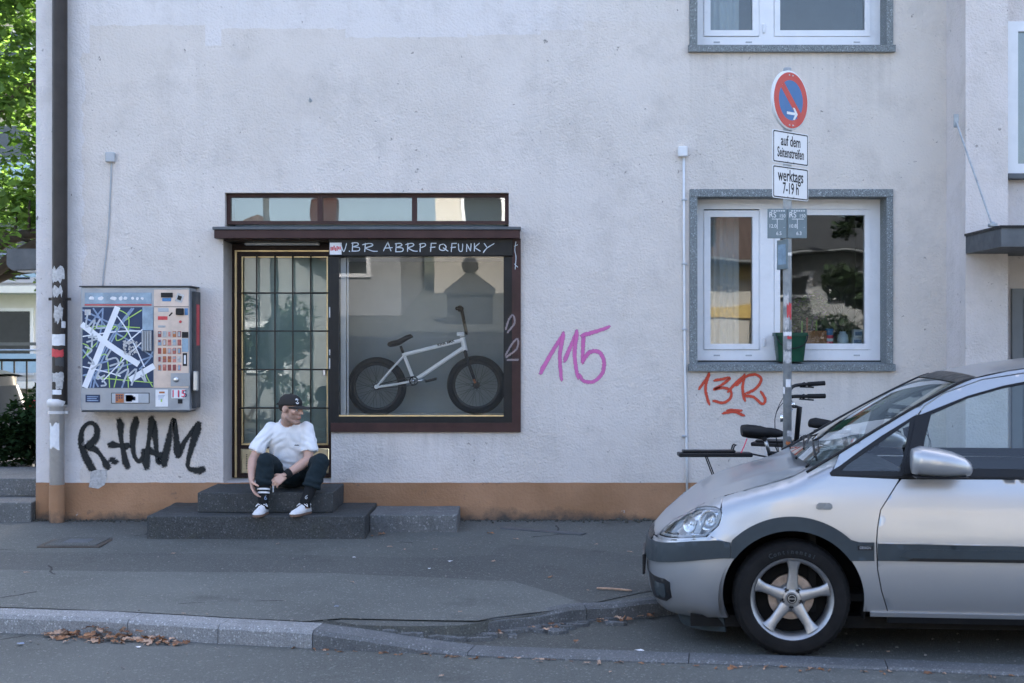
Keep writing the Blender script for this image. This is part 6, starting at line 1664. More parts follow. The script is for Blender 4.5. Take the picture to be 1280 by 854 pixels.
def shoe(ankle, tdir, roll=0):
    d = tdir.normalized(); sd = V3((-d.y, d.x, 0)); sole = .1765
    Mx = Matrix.Translation((ankle.x, ankle.y, sole)) @ Matrix((sd*-1, d, V3((0, 0, 1)))).transposed().to_4x4() @ Matrix.Rotation(roll, 4, 'Y')
    out = [(-.030, -.060), (0, -.070), (.030, -.060), (.038, -.02), (.036, .04), (.046, .10), (.048, .15), (.034, .195), (.006, .212), (-.024, .198), (-.040, .155), (-.040, .10), (-.034, .04), (-.036, -.02)]
    sm = [tuple(p[:2]) for p in catmull([(x, y, 0) for x, y in out+out[:1]], 3)][:-1]
    bm = B(); prism(bm, sm, .0, .024, .004, plane='XY'); place(bm, Mx); s = obj('shoe_sole', bm, M['gum'], man, smooth=True, sharp=40)
    bm = B(); prism(bm, [(x*1.03, y*1.015+.0) for x, y in sm], .0195, .026, .002, plane='XY'); place(bm, Mx)
    sh_ = B(); rings = []
    for y, w, h, zb in ((-.066, .012, .030, .045), (-.058, .030, .048, .05), (-.03, .036, .058, .052), (.01, .036, .062, .052), (.05, .036, .056, .046), (.09, .042, .044, .036), (.13, .045, .034, .030), (.17, .040, .027, .026), (.198, .024, .020, .024), (.207, .008, .010, .024)):
        c = V3((.004 if y > .08 else 0, y, .022)); rings.append([c+V3((w*cos(t)*(1.0 if sin(t) < .3 else .92), 0, (h*1.0*max(0, sin(t))**.8 if sin(t) > 0 else 0))) for t in [2*pi*k/20 for k in range(20)]])
    loft(sh_, rings); bmesh.ops.remove_doubles(sh_, verts=sh_.verts, dist=1e-5); fixn(sh_); place(sh_, Mx)
    up = obj('shoe', sh_, M['shoewhite'], man, smooth=True)
    obj('welt', bm, M['shoewhite'], s)
    lb = B()
    for j in range(5):
        y = .035+j*.021; h = interp(y, [(.01, .062), (.05, .056), (.09, .044), (.13, .034)])+.024
        tube(lb, [Mx @ V3((-.024, y-.006, h-.012)), Mx @ V3((0, y, h+.003)), Mx @ V3((.024, y+.006, h-.012))], .0032, 6)
    for s_ in (-1, 1):
        tube(lb, catmull([Mx @ V3((0, .032, .088)), Mx @ V3((s_*.03, .03, .09)), Mx @ V3((s_*.048, .05, .068)), Mx @ V3((s_*.03, .05, .082)), Mx @ V3((0, .034, .088))], 4), .0028, 5)
    obj('laces', lb, M['paper'], up)
    t_ = B(); rings = []
    lathe(t_, [(.047, 0), (.050, .008), (.047, .016), (.042, .012)], (0, 0, 0), 'Z', 20)
    for v in t_.verts: v.co = Mx @ V3((v.co.x*.80, v.co.y*1.05-.012, v.co.z+.066))
    obj('shoe_collar', fixn(t_), M['shoewhite'], up, smooth=True)
    return up
shoe(anR, V3((-.07, -1, 0))); shoe(anL, V3((-.36, -1, 0)))
# wristband
ax = (wrL-elL).normalized(); c0 = elL.lerp(wrL, .80); c1 = elL.lerp(wrL, 1.0)
bm = B(); tube(bm, [c0, c0, c0.lerp(c1, .5), c1, c1], [.030, .037, .0375, .034, .028], 22); wt = BVHTree.FromBMesh(bm); wbd = obj('wristband', bm, M['sock'], man, smooth=True)
p, nn = on_surface(wt, 355.3, 597.0)
if p is not None:
    bm = B(); put_text(bm, '8', .052, Matrix.Translation(p+V3((0, -.006, 0))) @ Matrix.Rotation(-.5, 4, 'Y') @ Matrix.Rotation(pi/2, 4, 'X')); obj('wristband_print', slab2d(bm, 0, .004), M['paper'], wbd)
bm = B(); fx = wrL+V3((-.085, -.06, -.075)); tube(bm, [fx, fx+V3((.004, -.01, -.05))], .005, 6); obj('sock_tab', bm, M['plastic_grey'], man)
# ================================================================ parked cars
# local frame: x = 0 at the front axle, towards the rear; y = 0 on the centre line, near side is -y; z = 0 on the tarmac
HW, XC0, FX = .870, -.02, -.800
fx_ = lambda x: x if x > -.41 else -.41+(x+.41)*(.390/.38)      # squarer nose: front stations drawn in
xf_ = lambda x: x if x > -.41 else -.41+(x+.41)*(.38/.390)
def plan_tab():
    P = []; n = 90
    for k in range(n+1):
        th = pi/2*(1-k/n); c_, s_ = cos(th), sin(th)
        P.append((FX+(XC0-FX)*(1-max(0, c_)**(2/2.9)), HW*max(0, s_)**(2/2.9)))
    U = [XC0]
    for a, b in zip(P, P[1:]): U.append(U[-1]-sqrt((a[0]-b[0])**2+(a[1]-b[1])**2))
    return P, U
PP, PU = plan_tab(); UMIN = PU[-1]
REND = 3.42
def plan(u):
    """point and outward normal of the widest plan outline"""
    if u >= XC0:
        t = max(0, (u-2.75)/.62); w = HW-.010*max(0, (u-1.6))-.07*min(t, 1)**3
        return u, w, Vector((0, 1))
    for i in range(len(PU)-1):
        if PU[i+1] <= u <= PU[i]: break
    f = (PU[i]-u)/(PU[i]-PU[i+1]+1e-9); a, b = PP[i], PP[i+1]
    i0, i1 = max(i-2, 0), min(i+3, len(PP)-1)
    d = Vector((PP[i1][0]-PP[i0][0], PP[i1][1]-PP[i0][1])); n = Vector((d.y, -d.x)); n = n.normalized()
    if n.x > 0: n = -n
    return a[0]+(b[0]-a[0])*f, a[1]+(b[1]-a[1])*f, Vector((n.x, abs(n.y)))
INS_S = [(.15, .10), (.20, .062), (.25, .040), (.35, .014), (.45, .003), (.55, 0), (.68, .002), (.80, .012), (.90, .026), (1.0, .048), (1.1, .075)]
INS_F = [(.15, .20), (.20, .13), (.26, .062), (.35, .018), (.44, .003), (.52, 0), (.60, .002), (.66, .012), (.70, .040), (.78, .085), (.86, .14)]
ZF = [(-.79, .742), (-.74, .768), (-.66, .812), (-.55, .846), (-.4, .874), (-.27, .908), (-.1, .955), (.0, .985), (.14, 1.055), (.26, 1.105), (.5, 1.2), (3.5, 1.25)]
def zraw(x): return interp(x, ZF)
def zfen(x): return zraw(xf_(x))
def side_pt(u, z, off=0.0, rnd=True):
    x, w, n = plan(u); k = max(0, min(1, -n.x*1.25))
    ins = sminterp(z, INS_S)*(1-k)+sminterp(z, INS_F)*k
    if rnd and x < .3:
        r = .085; zt = zfen(x); qv = min(1, max(0, (z-(zt-r))/r)); ins += r*1.0*(1-sqrt(max(0, 1-qv*qv)))
    ins -= off
    return Vector((x-n.x*ins, -(w-n.y*ins), z))
TG = [(1.0, .826), (1.1, .795), (1.2, .760), (1.3, .721), (1.4, .680), (1.5, .636), (1.58, .596), (1.63, .56)]
def green_pt(x, z, off=0.0):
    t = sminterp(z, TG)-.012*max(0, x-1.6)-.05*max(0, (x-2.9))**2
    if x < .6: t -= .00
    return Vector((x, -(t+off), z))
def in_poly(p, P):
    x, y = p; c = False; n = len(P); j = n-1
    for i in range(n):
        if (P[i][1] > y) != (P[j][1] > y) and x < (P[j][0]-P[i][0])*(y-P[i][1])/(P[j][1]-P[i][1])+P[i][0]: c = not c
        j = i
    return c
def resample(P, s):
    out = []
    for a, b in zip(P, P[1:]+P[:1]):
        L = sqrt((a[0]-b[0])**2+(a[1]-b[1])**2); n = max(1, int(round(L/s)))
        for k in range(n): out.append((a[0]+(b[0]-a[0])*k/n, a[1]+(b[1]-a[1])*k/n))
    return out
def seg_dist(p, P):
    m = 9
    for a, b in zip(P, P[1:]+P[:1]):
        dx, dy = b[0]-a[0], b[1]-a[1]; L = dx*dx+dy*dy
        t = 0 if L == 0 else max(0, min(1, ((p[0]-a[0])*dx+(p[1]-a[1])*dy)/L))
        m = min(m, (p[0]-a[0]-t*dx)**2+(p[1]-a[1]-t*dy)**2)
    return sqrt(m)
def panel(poly, surf, off=0.0, holes=(), step=.028, rim=.014, flip=False, lip=.0):
    """curved sheet metal: flat outline -> triangulated -> lifted on to the body surface, with turned-in edges"""
    P = resample(poly, step); Hs = [resample(h, step) for h in holes]
    V = list(P); E = [(i, (i+1) % len(P)) for i in range(len(P))]
    for h in Hs:
        o = len(V); V += h; E += [(o+i, o+(i+1) % len(h)) for i in range(len(h))]
    x0, x1 = min(p[0] for p in P), max(p[0] for p in P); z0, z1 = min(p[1] for p in P), max(p[1] for p in P)
    nx, nz = int((x1-x0)/step)+1, int((z1-z0)/step)+1
    for j in range(nz):
        for i in range(nx):
            p = (x0+(i+(.5 if j % 2 else 0))*step, z0+j*step)
            if in_poly(p, P) and seg_dist(p, P) > step*.5 and all(not in_poly(p, h) and seg_dist(p, h) > step*.5 for h in Hs): V.append(p)
    r = delaunay_2d_cdt([Vector(v) for v in V], E, [], 0, 1e-6)
    bm = B(); vs = [bm.verts.new(surf(v.x, v.y, off)) for v in r[0]]
    for f in r[2]:
        c = (sum(r[0][i].x for i in f)/len(f), sum(r[0][i].y for i in f)/len(f))
        if in_poly(c, P) and not any(in_poly(c, h) for h in Hs):
            try: bm.faces.new([vs[i] for i in f])
            except ValueError: pass
    bmesh.ops.delete(bm, geom=[v for v in bm.verts if not v.link_faces], context='VERTS')
    bmesh.ops.recalc_face_normals(bm, faces=bm.faces)
    tot = sum((f.normal.y*f.calc_area() for f in bm.faces))
    if tot > 0: bmesh.ops.reverse_faces(bm, faces=bm.faces)
    bm.normal_update()
    if rim:
        be = [e for e in bm.edges if len(e.link_faces) == 1]
        nm = {v: v.normal.copy() for e in be for v in e.verts}
        for f in bm.faces: f.smooth = True
        g = bmesh.ops.extrude_edge_only(bm, edges=be)
        for e in be: e.smooth = False
        for v in g['geom']:
            if isinstance(v, bmesh.types.BMVert):
                src = min(nm, key=lambda s: (s.co-v.co).length_squared)
                v.co -= nm[src]*rim
    for f in bm.faces: f.smooth = True
    return bm
def mirror_y(bm):
    b2 = bm.copy()
    for v in b2.verts: v.co.y = -v.co.y
    bmesh.ops.reverse_faces(b2, faces=b2.faces)
    return b2
def carpaint(name, col, metal=.62, rough=.31):
    t = NT(name); c = t.mix(t.noise(700, 2), tuple(v*.92 for v in col), tuple(min(1, v*1.08) for v in col))
    sx = t.n('ShaderNodeSeparateXYZ'); t.l(t.coord(), sx.inputs[0])
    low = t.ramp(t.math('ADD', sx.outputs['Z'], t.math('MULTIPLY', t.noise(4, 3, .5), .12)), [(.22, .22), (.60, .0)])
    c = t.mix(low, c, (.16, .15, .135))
    t.set(col=c, metal=metal, rough=rough, coat=.45, coatr=.08); return t.m
M['silver'] = carpaint('silver car paint', (.385, .405, .43))
M['navycar'] = carpaint('black car paint', (.008, .009, .010), .0, .3)
M['trimgrey'] = mat('dark grey bumper plastic', (.036, .048, .056), .5, var=.12, dirt=.25, bump=.08, bs=300)
M['carblack'] = mat('satin black trim', (.014, .015, .017), .35, var=.15)
M['carunder'] = mat('underbody', (.010, .010, .010), .9, var=.2)
M['carglass'] = glass('car glass', (.88, .94, .93), 1.0, wavy=.05, gain=1.5)
M['lampglass'] = glass('lamp glass', (.92, .95, .97), 1.0)
M['alloy'] = mat('alloy wheel', (.38, .385, .39), .40, .85, var=.12, vs=14, dirt=.35)
M['disc'] = mat('worn brake disc', (.32, .27, .24), .45, .9, var=.3, vs=20)
M['tyre'] = mat('tyre rubber', (.009, .009, .0095), .82, var=.3, dirt=.2, bump=.1, bs=150)
M['seatcloth'] = mat('grey seat cloth', (.07, .072, .078), .95, var=.2)
M['dash'] = mat('dashboard plastic', (.035, .037, .04), .7, var=.1)
M['reflector'] = mat('lamp reflector', (.86, .88, .90), .28, .85, var=.05)
M['clearlens'] = mat('clear lens insert', (.55, .60, .64), .25, .0, var=.1, spec=.8)
M['repeater'] = mat('grey indicator lens', (.16, .18, .19), .3, var=.15)
M['redlens'] = mat('red lens', (.50, .01, .015), .12, var=.1)
AR, ACZ, FR = .388, .318, .462          # wheel opening radius, centre height, flare radius
XW2 = 2.694
def arc(cx, r, a0, a1, n=26): return [(cx+r*cos(a0+(a1-a0)*k/n), ACZ+r*sin(a0+(a1-a0)*k/n)) for k in range(n+1)]
def zang(r, z, right): a = math.asin(max(-1, min(1, (z-ACZ)/r))); return a if right else pi-a
def U_of(x):
    """outline parameter of a given front x"""
    if x >= XC0: return x
    x = fx_(x)
    for i in range(len(PP)-1):
        if PP[i][0] >= x >= PP[i+1][0]: return PU[i]+(PU[i+1]-PU[i])*(PP[i][0]-x)/(PP[i][0]-PP[i+1][0]+1e-9)
    return UMIN
def wheel(parent, x, side, paint_side=True, steer=0):
    Rw, w = .323, .100
    c = Vector((x, side*(HW-.115), Rw)); s = side
    bm = B(); K = 96
    prof = [(.222, -.085), (.232, -.098), (.262, -.104), (.290, -.099), (.306, -.086), (.316, -.074), (.3205, -.055), (.323, -.02), (.323, .02), (.3205, .055), (.316, .074), (.306, .086), (.290, .099), (.262, .104), (.232, .098), (.222, .085)]
    lathe(bm, prof, c, 'Y', K)
    for v in bm.verts:                                   # tread blocks on the shoulders
        dx, dz = v.co.x-c.x, v.co.z-c.z; rr = sqrt(dx*dx+dz*dz)
        if rr > .300:
            k = round(atan2(dz, dx)/(2*pi/K))
            if k % 2 == 0 and abs(v.co.y-c.y) > .03: f = (rr-.007)/rr; v.co.x = c.x+dx*f; v.co.z = c.z+dz*f
    wl_ = obj('wheel', fixn(bm), M['tyre'], parent, smooth=True, sharp=28)
    yo = c.y+s*.0
    def Y(d): return c.y+s*d                             # d grows outwards
    bm = B(); lathe(bm, [(.215, Y(-.085)), (.205, Y(-.06)), (.196, Y(.02)), (.200, Y(.060)), (.208, Y(.074)), (.218, Y(.084)), (.226, Y(.090)), (.228, Y(.086)), (.224, Y(.078))], (c.x, 0, c.z), 'Y', 64)
    obj('rim', fixn(bm), M['alloy'], wl_, smooth=True, sharp=60)
    bm = B(); lathe(bm, [(.0, Y(.076)), (.030, Y(.076)), (.034, Y(.066)), (.066, Y(.060)), (.078, Y(.046)), (.080, Y(.01)), (0, Y(.01))], (c.x, 0, c.z), 'Y', 40)
    for k in range(5):
        a = pi/2-.05+2*pi*k/5; rings = []
        for rd, hw, yy, th in ((.050, .036, .058, .05), (.085, .031, .060, .048), (.120, .0275, .060, .040), (.160, .027, .063, .032), (.190, .034, .068, .026), (.208, .044, .072, .02)):
            ring = []
            for t in range(12):
                q_ = 2*pi*t/12; ww = hw*cos(q_); d = yy+(.012*sin(q_) if sin(q_) > 0 else th*sin(q_))
                ring.append(Vector((c.x+rd*cos(a)-ww*sin(a), Y(d), c.z+rd*sin(a)+ww*cos(a))))
            rings.append(ring)
        loft(bm, rings)
    obj('spokes', fixn(bm), M['alloy'], wl_, smooth=True, sharp=50)
    for k in range(5):
        a = pi/2-.05+.628+2*pi*k/5; p = (c.x+.0535*cos(a), 0, c.z+.0535*sin(a)); bm = B()
        lathe(bm, [(.0135, Y(.0655)), (.0125, Y(.067)), (.0115, Y(.064)), (0, Y(.0635))], p, 'Y', 14); obj('wheel_bolt', fixn(bm), M['carblack'], wl_, smooth=True)
    bm = B(); lathe(bm, [(.028, Y(.0755)), (.027, Y(.0785)), (0, Y(.0795))], (c.x, 0, c.z), 'Y', 28); cp = obj('hub_cap', fixn(bm), M['carblack'], wl_, smooth=True)
    bm = B(); lathe(bm, [(.0215, Y(.0788)), (.0215, Y(.0805)), (.0185, Y(.0805)), (.0185, Y(.0788))], (c.x, 0, c.z), 'Y', 24); box(bm, c.x-.0185, c.x+.0185, min(Y(.0785), Y(.0808)), max(Y(.0785), Y(.0808)), c.z-.002, c.z+.002)
    obj('hub_emblem', fixn(bm), M['steel'], cp)
    bm = B(); lathe(bm, [(.05, Y(.005)), (.125, Y(.005)), (.127, Y(-.004)), (.127, Y(-.02)), (0, Y(-.02))], (c.x, 0, c.z), 'Y', 48); obj('brake_disc', fixn(bm), M['disc'], wl_, smooth=True, sharp=40)
    bm = B(); lathe(bm, [(.13, Y(-.03)), (.205, Y(-.05)), (0, Y(-.051))], (c.x, 0, c.z), 'Y', 32); obj('back_plate', fixn(bm), M['carunder'], wl_)
    # maker's lettering round the top of the sidewall
    txt = 'Continental'; bm = B(); n = len(txt); sp_ = .092
    for i, ch in enumerate(txt):
        a = pi/2+(n-1)/2*sp_-i*sp_ if s < 0 else pi/2-(n-1)/2*sp_+i*sp_
        t = text_mesh(ch, .036, .95); rt = Matrix.Translation((c.x, 0, c.z)) @ Matrix.Rotation(-(a-pi/2), 4, 'Y') @ Matrix.Translation((0, Y(.1045), .262)) @ Matrix.Rotation(pi/2, 4, 'X')
        mp_ = {v: bm.verts.new(rt @ Vector((v.co.x*(1 if s < 0 else -1), v.co.y, 0))) for v in t.verts}
        for f in t.faces: bm.faces.new([mp_[v] for v in f.verts])
        t.free()
    r_ = bmesh.ops.extrude_face_region(bm, geom=list(bm.faces))
    for v in r_['geom']:
        if isinstance(v, bmesh.types.BMVert): v.co.y -= s*.005
    obj('tyre_lettering', fixn(bm), M['trimgrey'], wl_)
    return wl_
def build_car(name, label, loc, rz, paint, group=None):
    car = thing(name, label, 'car', loc, rz, local=True, group=group)
    def both(nm, bm, m, par=car, **k):
        b2 = mirror_y(bm); a = obj(nm, bm, m, par, **k); b = obj(nm, b2, m, par, **k); return a, b
    UC = UMIN
    # ---- lower body panels (outline parameter, height)
    aL, aR = zang(AR, .215, False), zang(AR, .262, True)
    gap = .0028
    bump_top = .648
    bum = [(UC, .26), (U_of(-.76), .235), (U_of(-.6), .205), (-.385, .198)] + arc(0, AR, zang(AR, .20, False), zang(AR, .60, False), 12)+[(U_of(-.42), .66), (U_of(-.47), .668), (U_of(-.6), .674), (UC, .682)]
    bl, br = both('front_bumper', panel(bum, side_pt), paint, smooth=True)
    trim = [(UC, .556), (U_of(-.5), .546), (-.345, .543)]+arc(0, AR+.004, zang(AR+.004, .545, False), zang(AR+.004, .30, False)*.0+zang(AR+.004, .60, False), 5)+[(-.345, .628), (U_of(-.40), .642), (U_of(-.55), .652), (UC, .668)]
    tl, tr_ = both('bumper_trim', panel([(UC, .556), (U_of(-.5), .546), (-.335, .543), (-.335, .630), (U_of(-.40), .645), (U_of(-.55), .656), (UC, .668)], side_pt, .012, rim=.016), M['trimgrey'], bl)
    dm = [(U_of(-.68), .115), (-.40, .105), (-.41, .19), (U_of(-.72), .222), (UC, .245), (UC, .13)]
    both('air_dam', panel(dm, lambda u, z, o: side_pt(u, max(z, .19), -.02-(.2-min(z, .2))*.35)+Vector((0, 0, z-max(z, .19)))), M['trimgrey'], bl)
    fog = [(U_of(-.772), .325), (U_of(-.70), .315), (U_of(-.665), .34), (U_of(-.662), .43), (U_of(-.69), .452), (U_of(-.775), .475)]
    fa, fb_ = both('fog_lamp_recess', panel(fog, side_pt, .003, rim=.008), M['carblack'], bl)
    fg2 = [(U_of(-.745), .345), (U_of(-.70), .338), (U_of(-.69), .36), (U_of(-.69), .42), (U_of(-.745), .432)]
    both('fog_lamp', panel(fg2, side_pt, .0065, rim=.004), M['trimgrey'], bl)
    # front plate between the lamps
    gr = [(UC, .660), (UC+.30, .660), (UC+.34, .672), (UC+.30, .692), (UC, .696)]
    both('grille', panel(gr, side_pt, .006, step=.02, rim=.01), M['carblack'])
    # fender with the wheel opening
    hl_right = [(U_of(-.462), .660), (U_of(-.462), .670), (U_of(-.404), .722), (U_of(-.386), .775), (U_of(-.394), .808)]
    def lift(P): return P
    fen = [(U_of(-.462), .660)]+hl_right[1:]+[(U_of(-.405), .868), (U_of(-.27), zfen(-.27)), (-.1, zfen(-.1)), (0.0, zfen(0)), (.14, 1.055), (.262, 1.104), (.222, 1.035), (.205, 1.012), (.212, .998), (.575, .985), (.560, .96), (.470, .82), (.452, .72), (.446, .64), (.452, .50), (.475, .38), (.512, .262), (.40, .262)]+arc(0, AR, zang(AR, .262, True), zang(AR, .60, False), 40)+[(U_of(-.415), .657), (U_of(-.44), .668)]
    fl, fr_ = both('front_fender', panel(fen, side_pt), paint)
    fla = arc(0, FR, zang(FR, .640, True), zang(FR, .628, False), 30)
    flr = [(.437, .645)]+[(.36, .645)]+fla[1:-1]+[(-.332, .630), (-.332, .543)]+arc(0, AR-.004, zang(AR, .545, False), zang(AR, .545, True), 30)+[(.437, .545)]
    a_, b_ = both('wheel_arch_flare', panel(flr, side_pt, .011, rim=.03), M['trimgrey'], fl)
    bd = [(.348, .604), (.428, .604), (.428, .628), (.348, .628)]
    bdg = both('trim_badge', panel(bd, side_pt, .0145, rim=.004, step=.02), M['carblack'], a_)[0]
    bm = B()
    bm2 = text_mesh('DESIGN', .020, 1.1)
    for v in bm2.verts: v.co = side_pt(.388+v.co.x*.8, .616+v.co.y, .0152)
    obj('badge_lettering', slab2d(bm2, 0, -.0006), M['plastic_grey'], bdg)
    rep = [(.128, .826), (.140, .819), (.205, .818), (.216, .828), (.214, .846), (.200, .856), (.145, .856), (.130, .846)]
    both('side_repeater', panel(rep, side_pt, .009, rim=.01, step=.016), M['repeater'], fl)
    # doors
    XB1, XB2 = 1.70, 2.60
    d1 = [(.452, .64), (.458, .50), (.481, .38), (.518, .262), (XB1-gap, .262), (XB1-gap, .992), (.590, .985), (.566, .957), (.476, .82), (.458, .72)]
    dA, dB = both('front_door', panel(d1, side_pt), paint)
    both('door_trim', panel([(.456, .546), (XB1-.006, .546), (XB1-.006, .631), (.456, .639)], side_pt, .012, rim=.014), M['trimgrey'], dA)
    both('trim_highlight', panel([(.457, .6405), (XB1-.006, .6325), (XB1-.006, .6375), (.457, .6455)], side_pt, .013, rim=.013, step=.03), paint, dA)  # silver strip painted in for the highlight along the trim's upper edge
    both('groove_shade', panel([(.60, .5475), (XB1-.01, .5475), (XB1-.01, .563), (.64, .563)], side_pt, .0135, rim=.003, step=.03), M['carblack'], dA)  # flat black strip in place of the shade in the trim's lower recess
    lip_ = [(.57, .572), (.63, .563), (XB1-.03, .563), (XB1-.03, .612), (.63, .612)]
    both('trim_panel', panel(lip_, side_pt, .0165, rim=.006), M['trimgrey'], dA)
    hb = [(1.42, .86), (1.62, .86), (1.63, .89), (1.61, .905), (1.43, .905), (1.41, .89)]
    both('handle', panel(hb, side_pt, .03, rim=.03), paint, dA)
    d2 = [(XB1+gap, .262), (2.24, .262)]+[(2.30, .42), (2.36, .62), (2.43, .75), (XB2, .83), (XB2, .99), (XB1+gap, .992)]
    eA, eB = both('rear_door', panel(d2, side_pt), paint)
    both('door_trim', panel([(XB1+.006, .546), (2.30, .546), (2.34, .632), (XB1+.006, .632)], side_pt, .012, rim=.014), M['trimgrey'], eA)
    both('handle', panel([(2.30+p-1.42, z) for p, z in hb], side_pt, .03, rim=.03), paint, eA)
    sill = [(.515, .198), (2.26, .198), (2.26, .2585), (.515, .2585)]
    sA, sB = both('sill', panel(sill, side_pt, .004), M['carblack'])
    both('sill_strip', panel([(.42, .236), (2.29, .236), (2.29, .259), (.42, .259)], side_pt, .016, rim=.02, step=.02), paint, sA)
    q2 = [(XB2+gap, .84), (XB2+gap, .992), (3.22, .995), (REND, .99), (REND, .30), (3.16, .25)]+arc(XW2, AR, zang(AR, .25, True), zang(AR, .262, False), 40)+[(2.246, .262), (2.306, .42), (2.366, .62), (2.436, .745)]
    rA, rB = both('rear_quarter', panel(q2, side_pt), paint)
    fl2 = [(p[0]+XW2, p[1]) for p in [(.437, .645), (.36, .645)]+fla[1:-1]+[(-.332, .630), (-.332, .543)]+arc(0, AR-.004, zang(AR, .545, False), zang(AR, .545, True), 30)+[(.437, .545)]]
    both('wheel_arch_flare', panel(fl2, side_pt, .011, rim=.03), M['trimgrey'], rA)
    # dark liner behind every gap
    ln = [(UC, .22), (-.40, .20)]+arc(0, AR+.012, zang(AR, .25, False), zang(AR, .25, True), 24)+[(2.28, .21)]+arc(XW2, AR+.012, zang(AR, .25, False), zang(AR, .25, True), 24)+[(REND-.02, .3), (REND-.02, .98), (.2, .985), (.10, .97), (-.1, .90), (-.3, .80), (-.50, .64), (U_of(-.62), .63), (UC, .62)]
    both('body_liner', panel(ln, side_pt, -.022, step=.05, rim=0), M['carunder'])
    # ---- headlamps
    hlp = [(U_of(-.748), .694), (U_of(-.60), .676), (U_of(-.475), .672), (U_of(-.412), .722), (U_of(-.394), .775), (U_of(-.402), .806), (U_of(-.44), .818), (U_of(-.52), .824), (U_of(-.60), .815), (U_of(-.68), .790), (U_of(-.735), .752)]
    hw_ = lambda o: panel(hlp, side_pt, o, step=.02, rim=.014)
    hA, hB = both('headlight', panel(hlp, side_pt, -.05, step=.022, rim=0), M['reflector'])
    for hh, sgn in ((hA, 1), (hB, -1)):
        cv = hw_(.002)
        if sgn < 0: cv = mirror_y(cv)
        obj('lamp_cover', cv, M['lampglass'], hh)
        rg = panel(hlp, side_pt, -.004, holes=[[(p[0]+(U_of(-.55)-p[0])*.10, p[1]+(.755-p[1])*.14) for p in hlp]], step=.02, rim=.006)
        if sgn < 0: rg = mirror_y(rg)
        obj('lamp_bezel', rg, M['plastic_grey'], hh)
        for (xx, zz, rr_) in ((-.60, .742, .048), (-.475, .752, .054)):
            p = side_pt(U_of(xx), zz, -.012); x, w, n = plan(U_of(xx)); n3 = Vector((n.x, -n.y, .05)).normalized(); b1, b2 = basis(n3)
            bm = B(); rings = []
            for rad, dep in ((rr_, -.004), (rr_*.93, -.004), (rr_*.75, -.022), (rr_*.4, -.036), (rr_*.15, -.040)): rings.append([p+n3*dep+(b1*cos(t)+b2*sin(t))*rad for t in [2*pi*k/22 for k in range(22)]])
            loft(bm, rings, cap0=False); sphere(bm, p-n3*.022, .014, u=10, v=8)
            if sgn < 0: bm = (lambda q: [setattr(v.co, 'y', -v.co.y) for v in q.verts] and q)(bm)
            obj('lamp_bowl', fixn(bm), M['reflector'], hh, smooth=True)
        for (xa, xb, za, zb) in ((-.555, -.515, .69, .808), (-.70, -.655, .70, .76)):
            st_ = panel([(U_of(xa), za), (U_of(xb), za), (U_of(xb)+.035, zb), (U_of(xa)+.035, zb)], side_pt, -.014, step=.02, rim=.01)
            if sgn < 0: st_ = mirror_y(st_)
            obj('lens_insert', st_, M['clearlens'], hh)
    # strip under the lamp
    both('lamp_strip', panel([(U_of(-.752), .674), (U_of(-.60), .662), (U_of(-.469), .658), (U_of(-.469), .668), (U_of(-.60), .672), (U_of(-.752), .690)], side_pt, step=.02), paint)
    # ---- bonnet
    bm = B(); rows = []; xs = [-.788, -.775, -.755, -.72, -.66, -.58, -.48, -.38, -.27, -.16, -.06, .02, .07, .11, .145]
    for x in xs:
        u = U_of(max(x, -.7895)); e = side_pt(u, zfen(plan(u)[0])-.0005); row = []
        te = max(.02, abs(e.y)); bulge = interp(x, [(-.79, .0), (-.7, .010), (-.5, .026), (-.2, .034), (-.05, .026), (.05, -.005), (.145, -.045)])
        for k in range(25):
            s_ = -1+k/12; y = te*s_; ex_ = e.x; back = -.0
            row.append(bm.verts.new((ex_+ (0), y, zraw(x)+bulge*(1-abs(s_)**2.4)+.010*max(0, 1-abs(abs(s_)-.62)/.12)*min(1, (x+.79)*2))))
        rows.append(row)
    for a, b in zip(rows, rows[1:]):
        for k in range(24): bm.faces.new((a[k], a[k+1], b[k+1], b[k]))
    fixn(bm); bon = obj('bonnet', bm, paint, car, smooth=True)
    # nose skin between the lamps, rounding over into the bonnet edge
    top_ = [(U_of(x), zraw(x)-.0006) for x in (-.405, -.44, -.50, -.56, -.607, -.66, -.70, -.735, -.762, -.78)]
    nose = [(UC, .686), (U_of(-.762), .684), (U_of(-.757), .70), (U_of(-.740), .756), (U_of(-.683), .796), (U_of(-.602), .821), (U_of(-.52), .830), (U_of(-.44), .824), (U_of(-.404), .812)]+top_+[(UC, zraw(-.789)-.0006)]
    both('nose_panel', panel(nose, side_pt, step=.018, rim=.01), paint)
    bm = bx(-.826, -.810, -.27, .27, .455, .575, .004); np_ = obj('number_plate_holder', bm, M['carblack'], car)
    # ---- windscreen, roof, pillars
    WE = [(.06, 1.005), (.262, 1.124), (.5, 1.268), (.776, 1.424), (1.0, 1.530), (1.348, 1.596), (1.8, 1.628), (2.4, 1.625), (3.0, 1.575), (3.30, 1.50)]
    ez = lambda x: sminterp(x, WE)
    def edge(x): z = ez(x); return green_pt(x, z)
    def across(x, k, n, bow, crown, x_c=0):
        e = edge(x); s_ = -1+2*k/n; f = 1-abs(s_)**2.2
        return Vector((x-bow*f, e.y*-s_*-1 if False else abs(e.y)*s_, e.z+crown*f))
    def sheet2(x0, x1, n, bow, crown, nm, m, off=0, par=car):
        bm = B(); rows = []
        for i in range(n+1):
            x = x0+(x1-x0)*i/n; b = interp(x, bow) ; c = interp(x, crown)
            rows.append([bm.verts.new(across(x, k, 20, b, c)+Vector((0, 0, off))) for k in range(21)])
        for a, b in zip(rows, rows[1:]):
            for k in range(20): bm.faces.new((a[k], a[k+1], b[k+1], b[k]))
        return obj(nm, fixn(bm), m, par, smooth=True)
